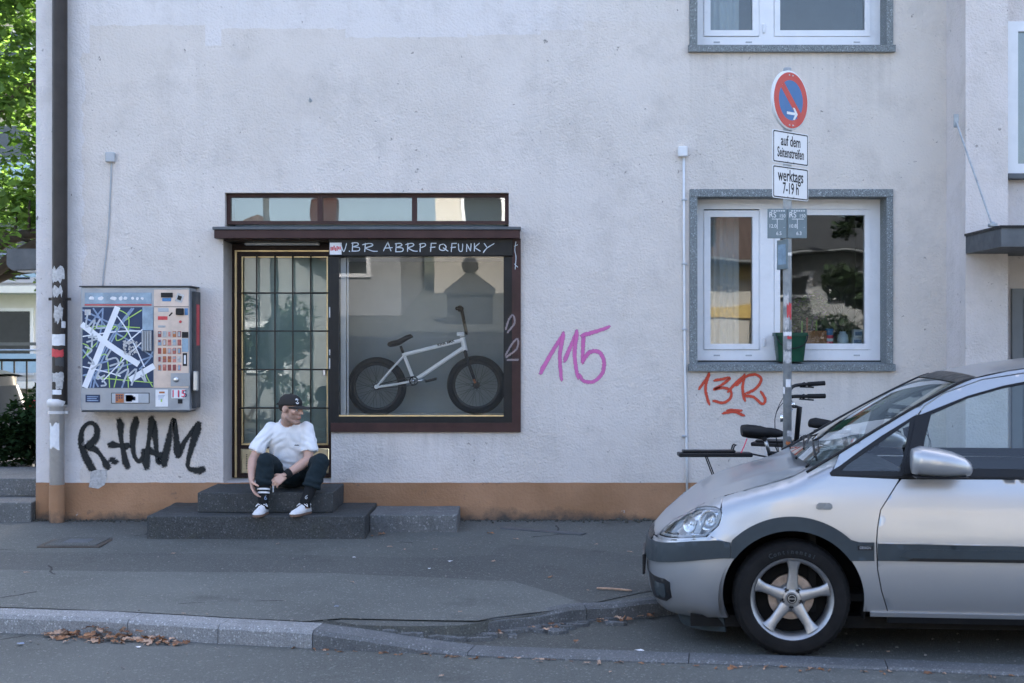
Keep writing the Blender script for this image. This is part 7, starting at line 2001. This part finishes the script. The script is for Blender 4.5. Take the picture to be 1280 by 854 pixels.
    BOW = [(.06, .03), (.5, .06), (.95, .045), (1.1, .03), (1.35, .0)]; CRN = [(.06, .0), (.9, .012), (1.1, .022), (1.6, .035), (3, .04), (3.3, .03)]
    ws = sheet2(.13, .985, 16, BOW, CRN, 'windscreen', M['carglass'])
    sheet2(.93, 1.03, 3, BOW, CRN, 'screen_band', M['carblack'], .004, ws)
    rf = sheet2(1.005, 3.30, 30, BOW, CRN, 'roof', paint)
    def edgetube(x0, x1, r, nm, m, dz=.0, par=car):
        for s_ in (1, -1):
            bm = B(); P = []
            for k in range(25):
                e = edge(x0+(x1-x0)*k/24); P.append((e.x, e.y*s_, e.z+dz))
            tube(bm, P, r, 8); obj(nm, bm, m, par, smooth=True)
    edgetube(.08, 1.0, .0085, 'screen_seal', M['carblack'], .002, ws)
    bm = B(); P = [Vector((1.22, 0, 0))]
    for s_ in (1, -1):
        bm = B(); P = []
        for k in range(17):
            x = 1.56+1.45*k/16; e = edge(x); P.append((x, (abs(e.y)-.035)*s_, e.z+.008+.026*min(1, min(k, 16-k)/1.5)))
        tube(bm, P, [.010]+[.015]*15+[.010], 8); obj('roof_rail', bm, M['carblack'], rf, smooth=True)
    # cowl with wiper arms
    bm = B(); rows = []
    for x, dz in ((.08, -.03), (.12, -.03), (.17, -.015), (.22, .04)):
        rows.append([bm.verts.new((x-.03*(1-abs(-1+k/10)**2.2), (-1+k/10)*.76, 1.02+dz)) for k in range(21)])
    for a, b in zip(rows, rows[1:]):
        for k in range(20): bm.faces.new((a[k], a[k+1], b[k+1], b[k]))
    obj('cowl', fixn(bm), M['carblack'], car, smooth=True)
    for y0, y1 in ((-.62, .05), (.0, .62)):
        bm = B(); tube(bm, [(.10, y0, 1.03), (.19, y0+.2, 1.098), (.24, y1, 1.135)], .008, 6); tube(bm, [(.15, y0+.05, 1.085), (.21, y1+.05, 1.125)], .006, 6); obj('wiper', bm, M['carblack'], ws)
    GAPX = [(.70, 1.335), (.735, 1.380), (.85, 1.452), (1.06, 1.525), (1.35, 1.572), (1.8, 1.598), (2.4, 1.594), (2.9, 1.55), (3.2, 1.48)]
    gz = lambda x: sminterp(x, GAPX)
    up = [(.265, 1.124), (.5, 1.266), (.776, 1.421), (1.0, 1.526), (1.2, 1.570), (1.348, 1.592), (1.8, 1.625), (2.4, 1.622), (3.0, 1.572), (3.30, 1.497)]
    lowp = [(3.2, 1.483), (2.9, 1.553), (2.4, 1.597), (1.8, 1.601), (1.35, 1.575), (1.06, 1.528), (.85, 1.455), (.735, 1.383), (.698, 1.338), (.668, 1.322), (.5, 1.222), (.36, 1.128), (.262, 1.056), (.226, 1.035)]
    both('pillar', panel(up+lowp, green_pt, 0, step=.022, rim=.012), paint)
    fz = lambda x: sminterp(x, [(.758, 1.352), (.974, 1.437), (1.17, 1.493), (1.348, 1.528), (1.8, 1.555), (2.4, 1.548), (2.8, 1.51), (3.1, 1.44)])
    dfr = [(.741, 1.379), (.853, 1.449), (1.06, 1.522), (1.35, 1.569), (1.69, 1.592), (1.69, fz(1.69)), (1.348, fz(1.348)), (1.17, fz(1.17)), (.974, fz(.974)), (.758, 1.352), (.722, 1.338), (.704, 1.334)]
    both('door_frame', panel(dfr, green_pt, .001, step=.02, rim=.012), paint, dA)
    rfr = [(1.70, 1.592), (2.0, 1.598), (2.4, 1.591), (2.9, 1.547), (3.19, 1.478), (3.24, 1.30), (3.28, 1.0), (3.08, 1.0), (3.06, fz(3.06)), (2.8, fz(2.8)), (2.4, fz(2.4)), (1.8, fz(1.8)), (1.70, fz(1.7))]
    both('rear_frame', panel(rfr, green_pt, 0, step=.026, rim=.012), paint)
    qg = [(.268, 1.028), (.300, 1.058), (.5, 1.192), (.652, 1.296), (.640, 1.240), (.585, 1.028)]
    fg = [(.708, 1.045), (.720, 1.18), (.770, 1.335), (.974, fz(.974)-.012), (1.17, fz(1.17)-.012), (1.348, fz(1.348)-.012), (1.64, fz(1.64)-.012), (1.64, 1.045)]
    rg = [(1.76, 1.045), (1.76, fz(1.76)-.012), (2.1, fz(2.1)-.012), (2.4, fz(2.4)-.012), (2.48, fz(2.48)-.012), (2.56, 1.045)]
    tg = [(2.62, 1.045), (2.60, fz(2.6)-.012), (2.8, fz(2.8)-.015), (3.02, fz(3.02)-.02), (3.03, 1.06)]
    dlo = [(.212, 1.003), (.205, 1.018), (.232, 1.040), (.262, 1.058), (.36, 1.130), (.5, 1.224), (.668, 1.324), (.70, 1.332), (.758, 1.350), (.974, fz(.974)), (1.17, fz(1.17)), (1.348, fz(1.348)), (1.8, fz(1.8)), (2.4, fz(2.4)), (2.8, fz(2.8)), (3.07, fz(3.07)), (3.08, 1.003)]
    both('window_trim', panel(dlo, green_pt, -.002, holes=[qg, fg, rg, tg], step=.024, rim=.012), M['carblack'])
    for g_, nm in ((qg, 'quarter_window'), (fg, 'side_window'), (rg, 'side_window'), (tg, 'rear_side_window')): both(nm, panel(g_, green_pt, -.009, step=.04, rim=0), M['carglass'])
    both('waist_seal', panel([(.215, .9935), (3.2, .9935), (3.2, 1.004), (.215, 1.004)], side_pt, -.004, step=.03, rim=.012), M['carblack'])
    both('mirror_base', panel([(.598, 1.01), (.70, 1.035), (.712, 1.16), (.70, 1.30), (.68, 1.30), (.648, 1.19), (.612, 1.05)], green_pt, .006, step=.02, rim=.01), M['carblack'], dA)
    # door mirrors
    for s_ in (-1, 1):
        bm = B(); rings = []; y0 = s_*.99
        for x, hw2, hz2, zc2, dp in ((.610, .020, .03, 1.095, 0), (.618, .070, .066, 1.098, 0), (.66, .098, .080, 1.100, 0), (.74, .100, .079, 1.092, 0), (.82, .092, .070, 1.082, 0), (.88, .075, .056, 1.072, 0), (.915, .052, .038, 1.062, 0), (.93, .020, .015, 1.058, 0)):
            ring = []
            for k in range(24):
                t = 2*pi*k/24; cx_ = abs(cos(t))**.8*(1 if cos(t) > 0 else -1); sz_ = abs(sin(t))**.8*(1 if sin(t) > 0 else -1)
                ring.append(Vector((x, y0+hw2*cx_, zc2+hz2*sz_)))
            rings.append(ring)
        loft(bm, rings)
        # the housing is taller towards the car's front: rotate so that its open glass side looks back
        mr = obj('door_mirror', fixn(bm), paint, car, smooth=True)
        bm = B(); tube(bm, [(.70, s_*.80, 1.035), (.69, s_*.86, 1.032), (.68, s_*.95, 1.045)], [.034, .03, .034], 12, flat=.6); obj('mirror_arm', bm, M['carblack'], mr, smooth=True)
        bm = B(); box(bm, .63, .90, y0-.07, y0+.07, 1.008, 1.022, .006); obj('mirror_underside', bm, M['carblack'], mr)
    # ---- rear end
    bm = B(); rows = []
    prof = [(REND, .30), (REND+.07, .34), (REND+.09, .45), (REND+.09, .60), (REND+.05, .66), (REND+.03, .80), (REND+.01, .98), (REND-.04, 1.15), (REND-.09, 1.35), (3.30, 1.50)]
    for x, z in prof:
        w = sminterp(max(1.0, z), TG)-.04 if z > 1 else plan(REND)[1]-sminterp(z, INS_S); 
        rows.append([bm.verts.new((x-.20*abs(-1+k/10)**4*(1 if z < 1.4 else .3), w*(-1+k/10), z)) for k in range(21)])
    for a, b in zip(rows, rows[1:]):
        for k in range(20): bm.faces.new((a[k], a[k+1], b[k+1], b[k]))
    tg_ = obj('tailgate', fixn(bm), paint, car, smooth=True)
    bm = B(); rows = []
    for x, z in ((REND+.014, 1.04), (REND-.02, 1.15), (REND-.066, 1.33), (REND-.085, 1.40)):
        w = sminterp(z, TG)-.14; rows.append([bm.verts.new((x+.012-.20*abs((-1+k/10)*.8)**4, w*(-1+k/10), z)) for k in range(21)])
    for a, b in zip(rows, rows[1:]):
        for k in range(20): bm.faces.new((a[k], a[k+1], b[k+1], b[k]))
    obj('rear_window', fixn(bm), M['darkglass'], tg_, smooth=True)
    bm = B(); box(bm, REND+.085, REND+.115, -.70, .70, .50, .60, .01); obj('bumper_trim', bm, M['trimgrey'], tg_)
    for s_ in (-1, 1):
        bm = bx(REND-.16, REND+.035, min(s_*.70, s_*.835), max(s_*.70, s_*.835), .78, 1.22, .02); obj('tail_light', bm, M['redlens'], car, smooth=False)
    # ---- inside and underneath
    obj('underbody', bx(-.55, 3.35, -.70, .70, .17, .235), M['carunder'], car)
    for x in (0, XW2):
        for s_ in (-1, 1):
            bm = B(); lathe(bm, [(AR+.012, s_*.845), (AR+.012, s_*.52), (0, s_*.52)], (x, 0, ACZ), 'Y', 40, a0=-.25, a1=pi+.25); obj('wheel_well', bm, M['carunder'], car, smooth=True)
    obj('cabin_floor', bx(.3, 3.3, -.74, .74, .30, .34), M['carunder'], car)
    obj('firewall', bx(.10, .14, -.74, .74, .235, .97), M['carunder'], car)
    bm = B(); prism(bm, [(.10, .90), (.22, 1.00), (.52, 1.035), (.68, 1.0), (.70, .80), (.60, .66), (.15, .66)], -.73, .73); fixn(bm); obj('dashboard', bm, M['dash'], car)
    bm = B(); ctr = Vector((.83, -.36, .97)); ax = Vector((.85, 0, .52)).normalized(); b1, b2 = basis(ax)
    tube(bm, [ctr+(b1*cos(t)+b2*sin(t))*.185 for t in [2*pi*k/28 for k in range(28)]], .014, 8, closed=True); tube(bm, [ctr-ax*.25, ctr], .035, 8); box(bm, ctr.x-.02, ctr.x+.02, ctr.y-.17, ctr.y+.17, ctr.z-.03, ctr.z+.02, .01); obj('steering_wheel', bm, M['dash'], car, smooth=True, sharp=40)
    for x0 in (1.08, 1.95):
        for y0 in ((-.36, .36) if x0 < 1.5 else (-.45, 0, .45)):
            w = .25 if x0 < 1.5 else .21
            bm = B(); box(bm, x0-.02, x0+.48, y0-w, y0+w, .45, .60, .05, seg=2); s1 = obj('seat', bm, M['seatcloth'], car, smooth=True, sharp=50)
            bm = bx(x0+.42, x0+.56, y0-w+.01, y0+w-.01, .55, 1.14, .05, seg=2)
            for v in bm.verts: v.co.x += (v.co.z-.55)*.28
            obj('backrest', bm, M['seatcloth'], s1, smooth=True, sharp=50)
            bm = bx(x0+.60, x0+.70, y0-.13, y0+.13, 1.17, 1.35, .04, seg=2); obj('head_restraint', bm, M['seatcloth'], s1, smooth=True, sharp=50)
    # the nose droops towards the middle of the bumper
    def droop(o):
        for v in o.data.vertices:
            if v.co.x < -.35: v.co.z -= .088*min(1.15, (-.35-v.co.x)/.42)**1.3
        for c in o.children: droop(c)
    for c in car.children: droop(c)
    for x in (0, XW2):
        for s_ in (-1, 1): wheel(car, x, s_)
    return car
CARX, CARY, YAW = 1.535, -3.615, radians(-6)
CARX += .87*sin(-YAW)
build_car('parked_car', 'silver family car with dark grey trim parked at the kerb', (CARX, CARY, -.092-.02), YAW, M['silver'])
M['silver'] = M['silver']
# the dark car glimpsed past the left corner is the same kind of body in black
src = bpy.data.objects['parked_car']
def clone_repaint(o, parent=None):
    c = o.copy(); COL.objects.link(c)
    if parent is not None: c.parent = parent
    for sl_ in c.material_slots:
        if sl_.material == M['silver']: sl_.link = 'OBJECT'; sl_.material = M['navycar']
    for ch in list(o.children): clone_repaint(ch, c)
    return c
dc = clone_repaint(src)
dc.name = 'parked_car.001'
dc['label'] = 'black parked car with red tail light at the far left edge'
dc.location = (-8.98, 3.75, -.335); dc.rotation_euler = (0, 0, radians(-3))
# ================================================================ fallen leaves and litter
def curled_leaf(r, rnd, lobes=5):
    bm = B(); n = lobes*4; c = bm.verts.new((0, 0, rnd.uniform(.15, .4)*r)); V = []
    for k in range(n):
        a = 2*pi*k/n; rad = r*(.62+.38*abs(cos(a*lobes/2)))*(1.15 if abs(a-pi) > 2.4 else .9)
        V.append(bm.verts.new((rad*cos(a)*1.25, rad*sin(a)*.8, r*(.1+.45*sin(a*1.5+rnd.random()*4)**2*rnd.uniform(.4, 1.1)))))
    for k in range(n): bm.faces.new((c, V[k], V[(k+1) % n]))
    tube(bm, [(r*1.2, 0, .1*r), (r*1.9, .1*r, .02*r)], .05*r, 4, cap=False)
    return bm
rnd = random.Random(77); protos = []
lf = [(574, 670, 30), (727, 722, 30), (720, 803, 62), (1, 1, 0)]
spots = [(222, 671, 11, 'dry'), (478, 668, 13, 'dry'), (612, 667, 9, 'dry'), (688, 721.5, 10, 'dry'), (720, 802, 13, 'dry'), (486, 684, 7, 'dryp'), (218, 692, 6, 'dryp'), (347, 680, 7, 'dryp'), (506, 687, 6, 'dryp'), (545, 687, 7, 'dryp'), (644, 674, 7, 'dryp'), (616, 702, 8, 'dryp'),
         (745, 681, 7, 'dryp'), (787, 690, 7, 'dryp'), (440, 728, 7, 'dryp'), (229, 767, 6, 'dryp'), (626, 792, 9, 'dryp'), (648, 823, 10, 'dryp'), (676, 825, 14, 'dryp'), (735, 829, 10, 'dryp'), (552, 845, 9, 'dryp'), (763, 840, 7, 'dryp'), (735, 738, 5, 'dryp'), (32, 716, 7, 'dryp'),
         (1205, 831, 10, 'dryp'), (1265, 845, 9, 'dry'), (575, 765, 6, 'dryp'), (797, 767, 9, 'dryp'), (470, 786, 8, 'dryp'), (1110, 815, 8, 'dryp'), (452, 673, 6, 'dry'), (465, 670, 6, 'dry')]
LEAVES = []
for k, (px, py, w, m) in enumerate(spots):
    zz = .009 if py < 770 else (RZ+.004 if py > 826-(640-px)*.035*(px < 640) else BZ+.02)
    if 590 < px < 830 and 740 < py < 822: zz = BZ+.026
    p = gp(px, py, zz); r = w/2*(p.y-CAM_Y)/FPX/1.25
    bm = curled_leaf(r, rnd, rnd.choice((3, 5)))
    a = rnd.random()*6.3
    for v in bm.verts: v.co = Matrix.Rotation(a, 3, 'Z') @ v.co
    me = obj('fallen_leaf', bm, M[m], None); me.location = (p.x, p.y, zz)
    LEAVES.append((px, py, m, me))
def zone(px, py):
    if px > 1000: return 'by the kerb below the silver car'
    if py > 795 and px > 590: return 'along the flush kerb before the silver car'
    if py > 780: return 'beside the kerb ramp'
    if px > 590 and py < 745: return 'on the pavement between the slab and the car'
    if py < 678: return 'at the foot of the steps'
    if py < 700: return 'on the asphalt before the steps'
    return 'on the relaid pavement strip'
ORD = ['leftmost', 'second from the left', 'third from the left', 'fourth from the left', 'fifth from the left', 'sixth from the left', 'seventh from the left', 'eighth from the left', 'ninth from the left']
cnt = {}
for px, py, m, me in sorted(LEAVES, key=lambda q: q[0]):
    z = (zone(px, py), m); cnt.setdefault(z, []).append(me)
for (z, m), L in cnt.items():
    for k, me in enumerate(L):
        tag(me, ('%s fallen leaf %s' % ('brown' if m == 'dry' else 'pale dry', z)) if len(L) == 1 else '%s %s leaf %s' % (ORD[k], 'brown' if m == 'dry' else 'pale dry', z), 'leaf', 'fallen leaves on the asphalt')
litter = [(25.5, 805, 11, 'paleink', 'pale blue scrap of paper in the gutter at the left'), (536.5, 711, 5, 'paper', 'white scrap of paper on the relaid pavement'), (443, 697, 5, 'paper', 'small white scrap in front of the doorsteps'), (173, 809, 7, 'paper', 'white scrap on the road left of the kerb joint'), (801, 814, 18, 'paper', 'crumpled white paper in front of the silver car'), (421, 758.5, 7, 'paleink', 'pale blue scrap on the relaid pavement'), (563, 702, 8, 'paper', 'white scrap beside the patched edge')]
for px, py, w, m, lab in litter:
    zz = .009 if py < 780 else RZ+.006
    p = gp(px, py, zz); r = w/2*(p.y-CAM_Y)/FPX
    bm = B(); n = 7; V = [bm.verts.new((r*cos(2*pi*k/n)*rnd.uniform(.7, 1.1), r*.9*sin(2*pi*k/n)*rnd.uniform(.6, 1.1), rnd.uniform(.0, .35)*r)) for k in range(n)]; c = bm.verts.new((0, 0, .3*r))
    for k in range(n): bm.faces.new((c, V[k], V[(k+1) % n]))
    o = obj('paper_scrap', bm, M[m], None); o.location = (p.x, p.y, zz); tag(o, lab, 'litter', 'scraps of litter')
bm = B(); p = gp(770, 738, .01); tube(bm, catmull([(p.x-.12, p.y+.04, .016), (p.x-.02, p.y, .02), (p.x+.1, p.y-.03, .014)], 4), [.007]*8+[.004], 6); tag(obj('twig', bm, M['dryp']), 'dry twig lying on the pavement before the car', 'twig')
# drift of leaves along the kerb
bm = B(); rnd = random.Random(5)
def drop(bm, x, y, z, r):
    s = curled_leaf(r, rnd, rnd.choice((3, 5))); R = Matrix.Translation((x, y, z)) @ Matrix.Rotation(rnd.random()*6.3, 4, 'Z') @ Matrix.Rotation(rnd.gauss(0, .5), 4, 'X')
    mp_ = {v: bm.verts.new(R @ v.co) for v in s.verts}; mi = rnd.choice((0, 0, 1, 1, 2))
    for f in s.faces: g = bm.faces.new([mp_[v] for v in f.verts]); g.material_index = mi
    s.free()
for k in range(85):
    x = rnd.triangular(-2.85, -1.75, -2.40); h = max(0, 1-abs(x+2.35)/.75)
    d = abs(rnd.gauss(0, .055)); drop(bm, x, kf(x)-.015-d, RZ+.005+max(0, (.055*h-d*.5))*rnd.random(), rnd.uniform(.014, .034))
for k in range(60):
    x = rnd.uniform(-1.3, 2.6); drop(bm, x, kf(x)-.012-abs(rnd.gauss(0, .04)), RZ+.003, rnd.uniform(.008, .02))
for k in range(26):
    x = rnd.uniform(-.1, .9); drop(bm, x, pe(x)-.03-abs(rnd.gauss(0, .05)), BZ+.02, rnd.uniform(.01, .025))
o = obj('leaf_litter', bm, [M['dry'], M['dryp'], mat('brown leaf', (.16, .08, .045), .8, var=.4, vs=30)]); o['kind'] = 'stuff'
bm = B()
for k in range(420):
    x = rnd.uniform(-3.4, 3.2); y = rnd.uniform(-5.2, -.1); r = rnd.uniform(.002, .006)*(1 if y > -3 else 1.3)
    if -3 < x < -.4 and y > -1.02: continue
    z = .006 if y > pfront(x) else (BZ+.012 if y > kf(x)+KW else RZ+.0)
    bmesh.ops.create_icosphere(bm, subdivisions=1, radius=r, matrix=Matrix.Translation((x, y, z+r*.4)) @ Matrix.Diagonal((1.4, 1, .7, 1)))
o = obj('grit', bm, mat('pale grit', (.20, .19, .175), .9, var=.5, vs=9)); o['kind'] = 'stuff'
# things on the street stand on the sloping ground
for o in list(COL.objects):
    if o.parent is None and o.get('category') and o.location.y < -.3 and not o.name.startswith('sign_post'):
        o.location.z += FALL*max(-7, o.location.y)
bpy.context.view_layer.update()
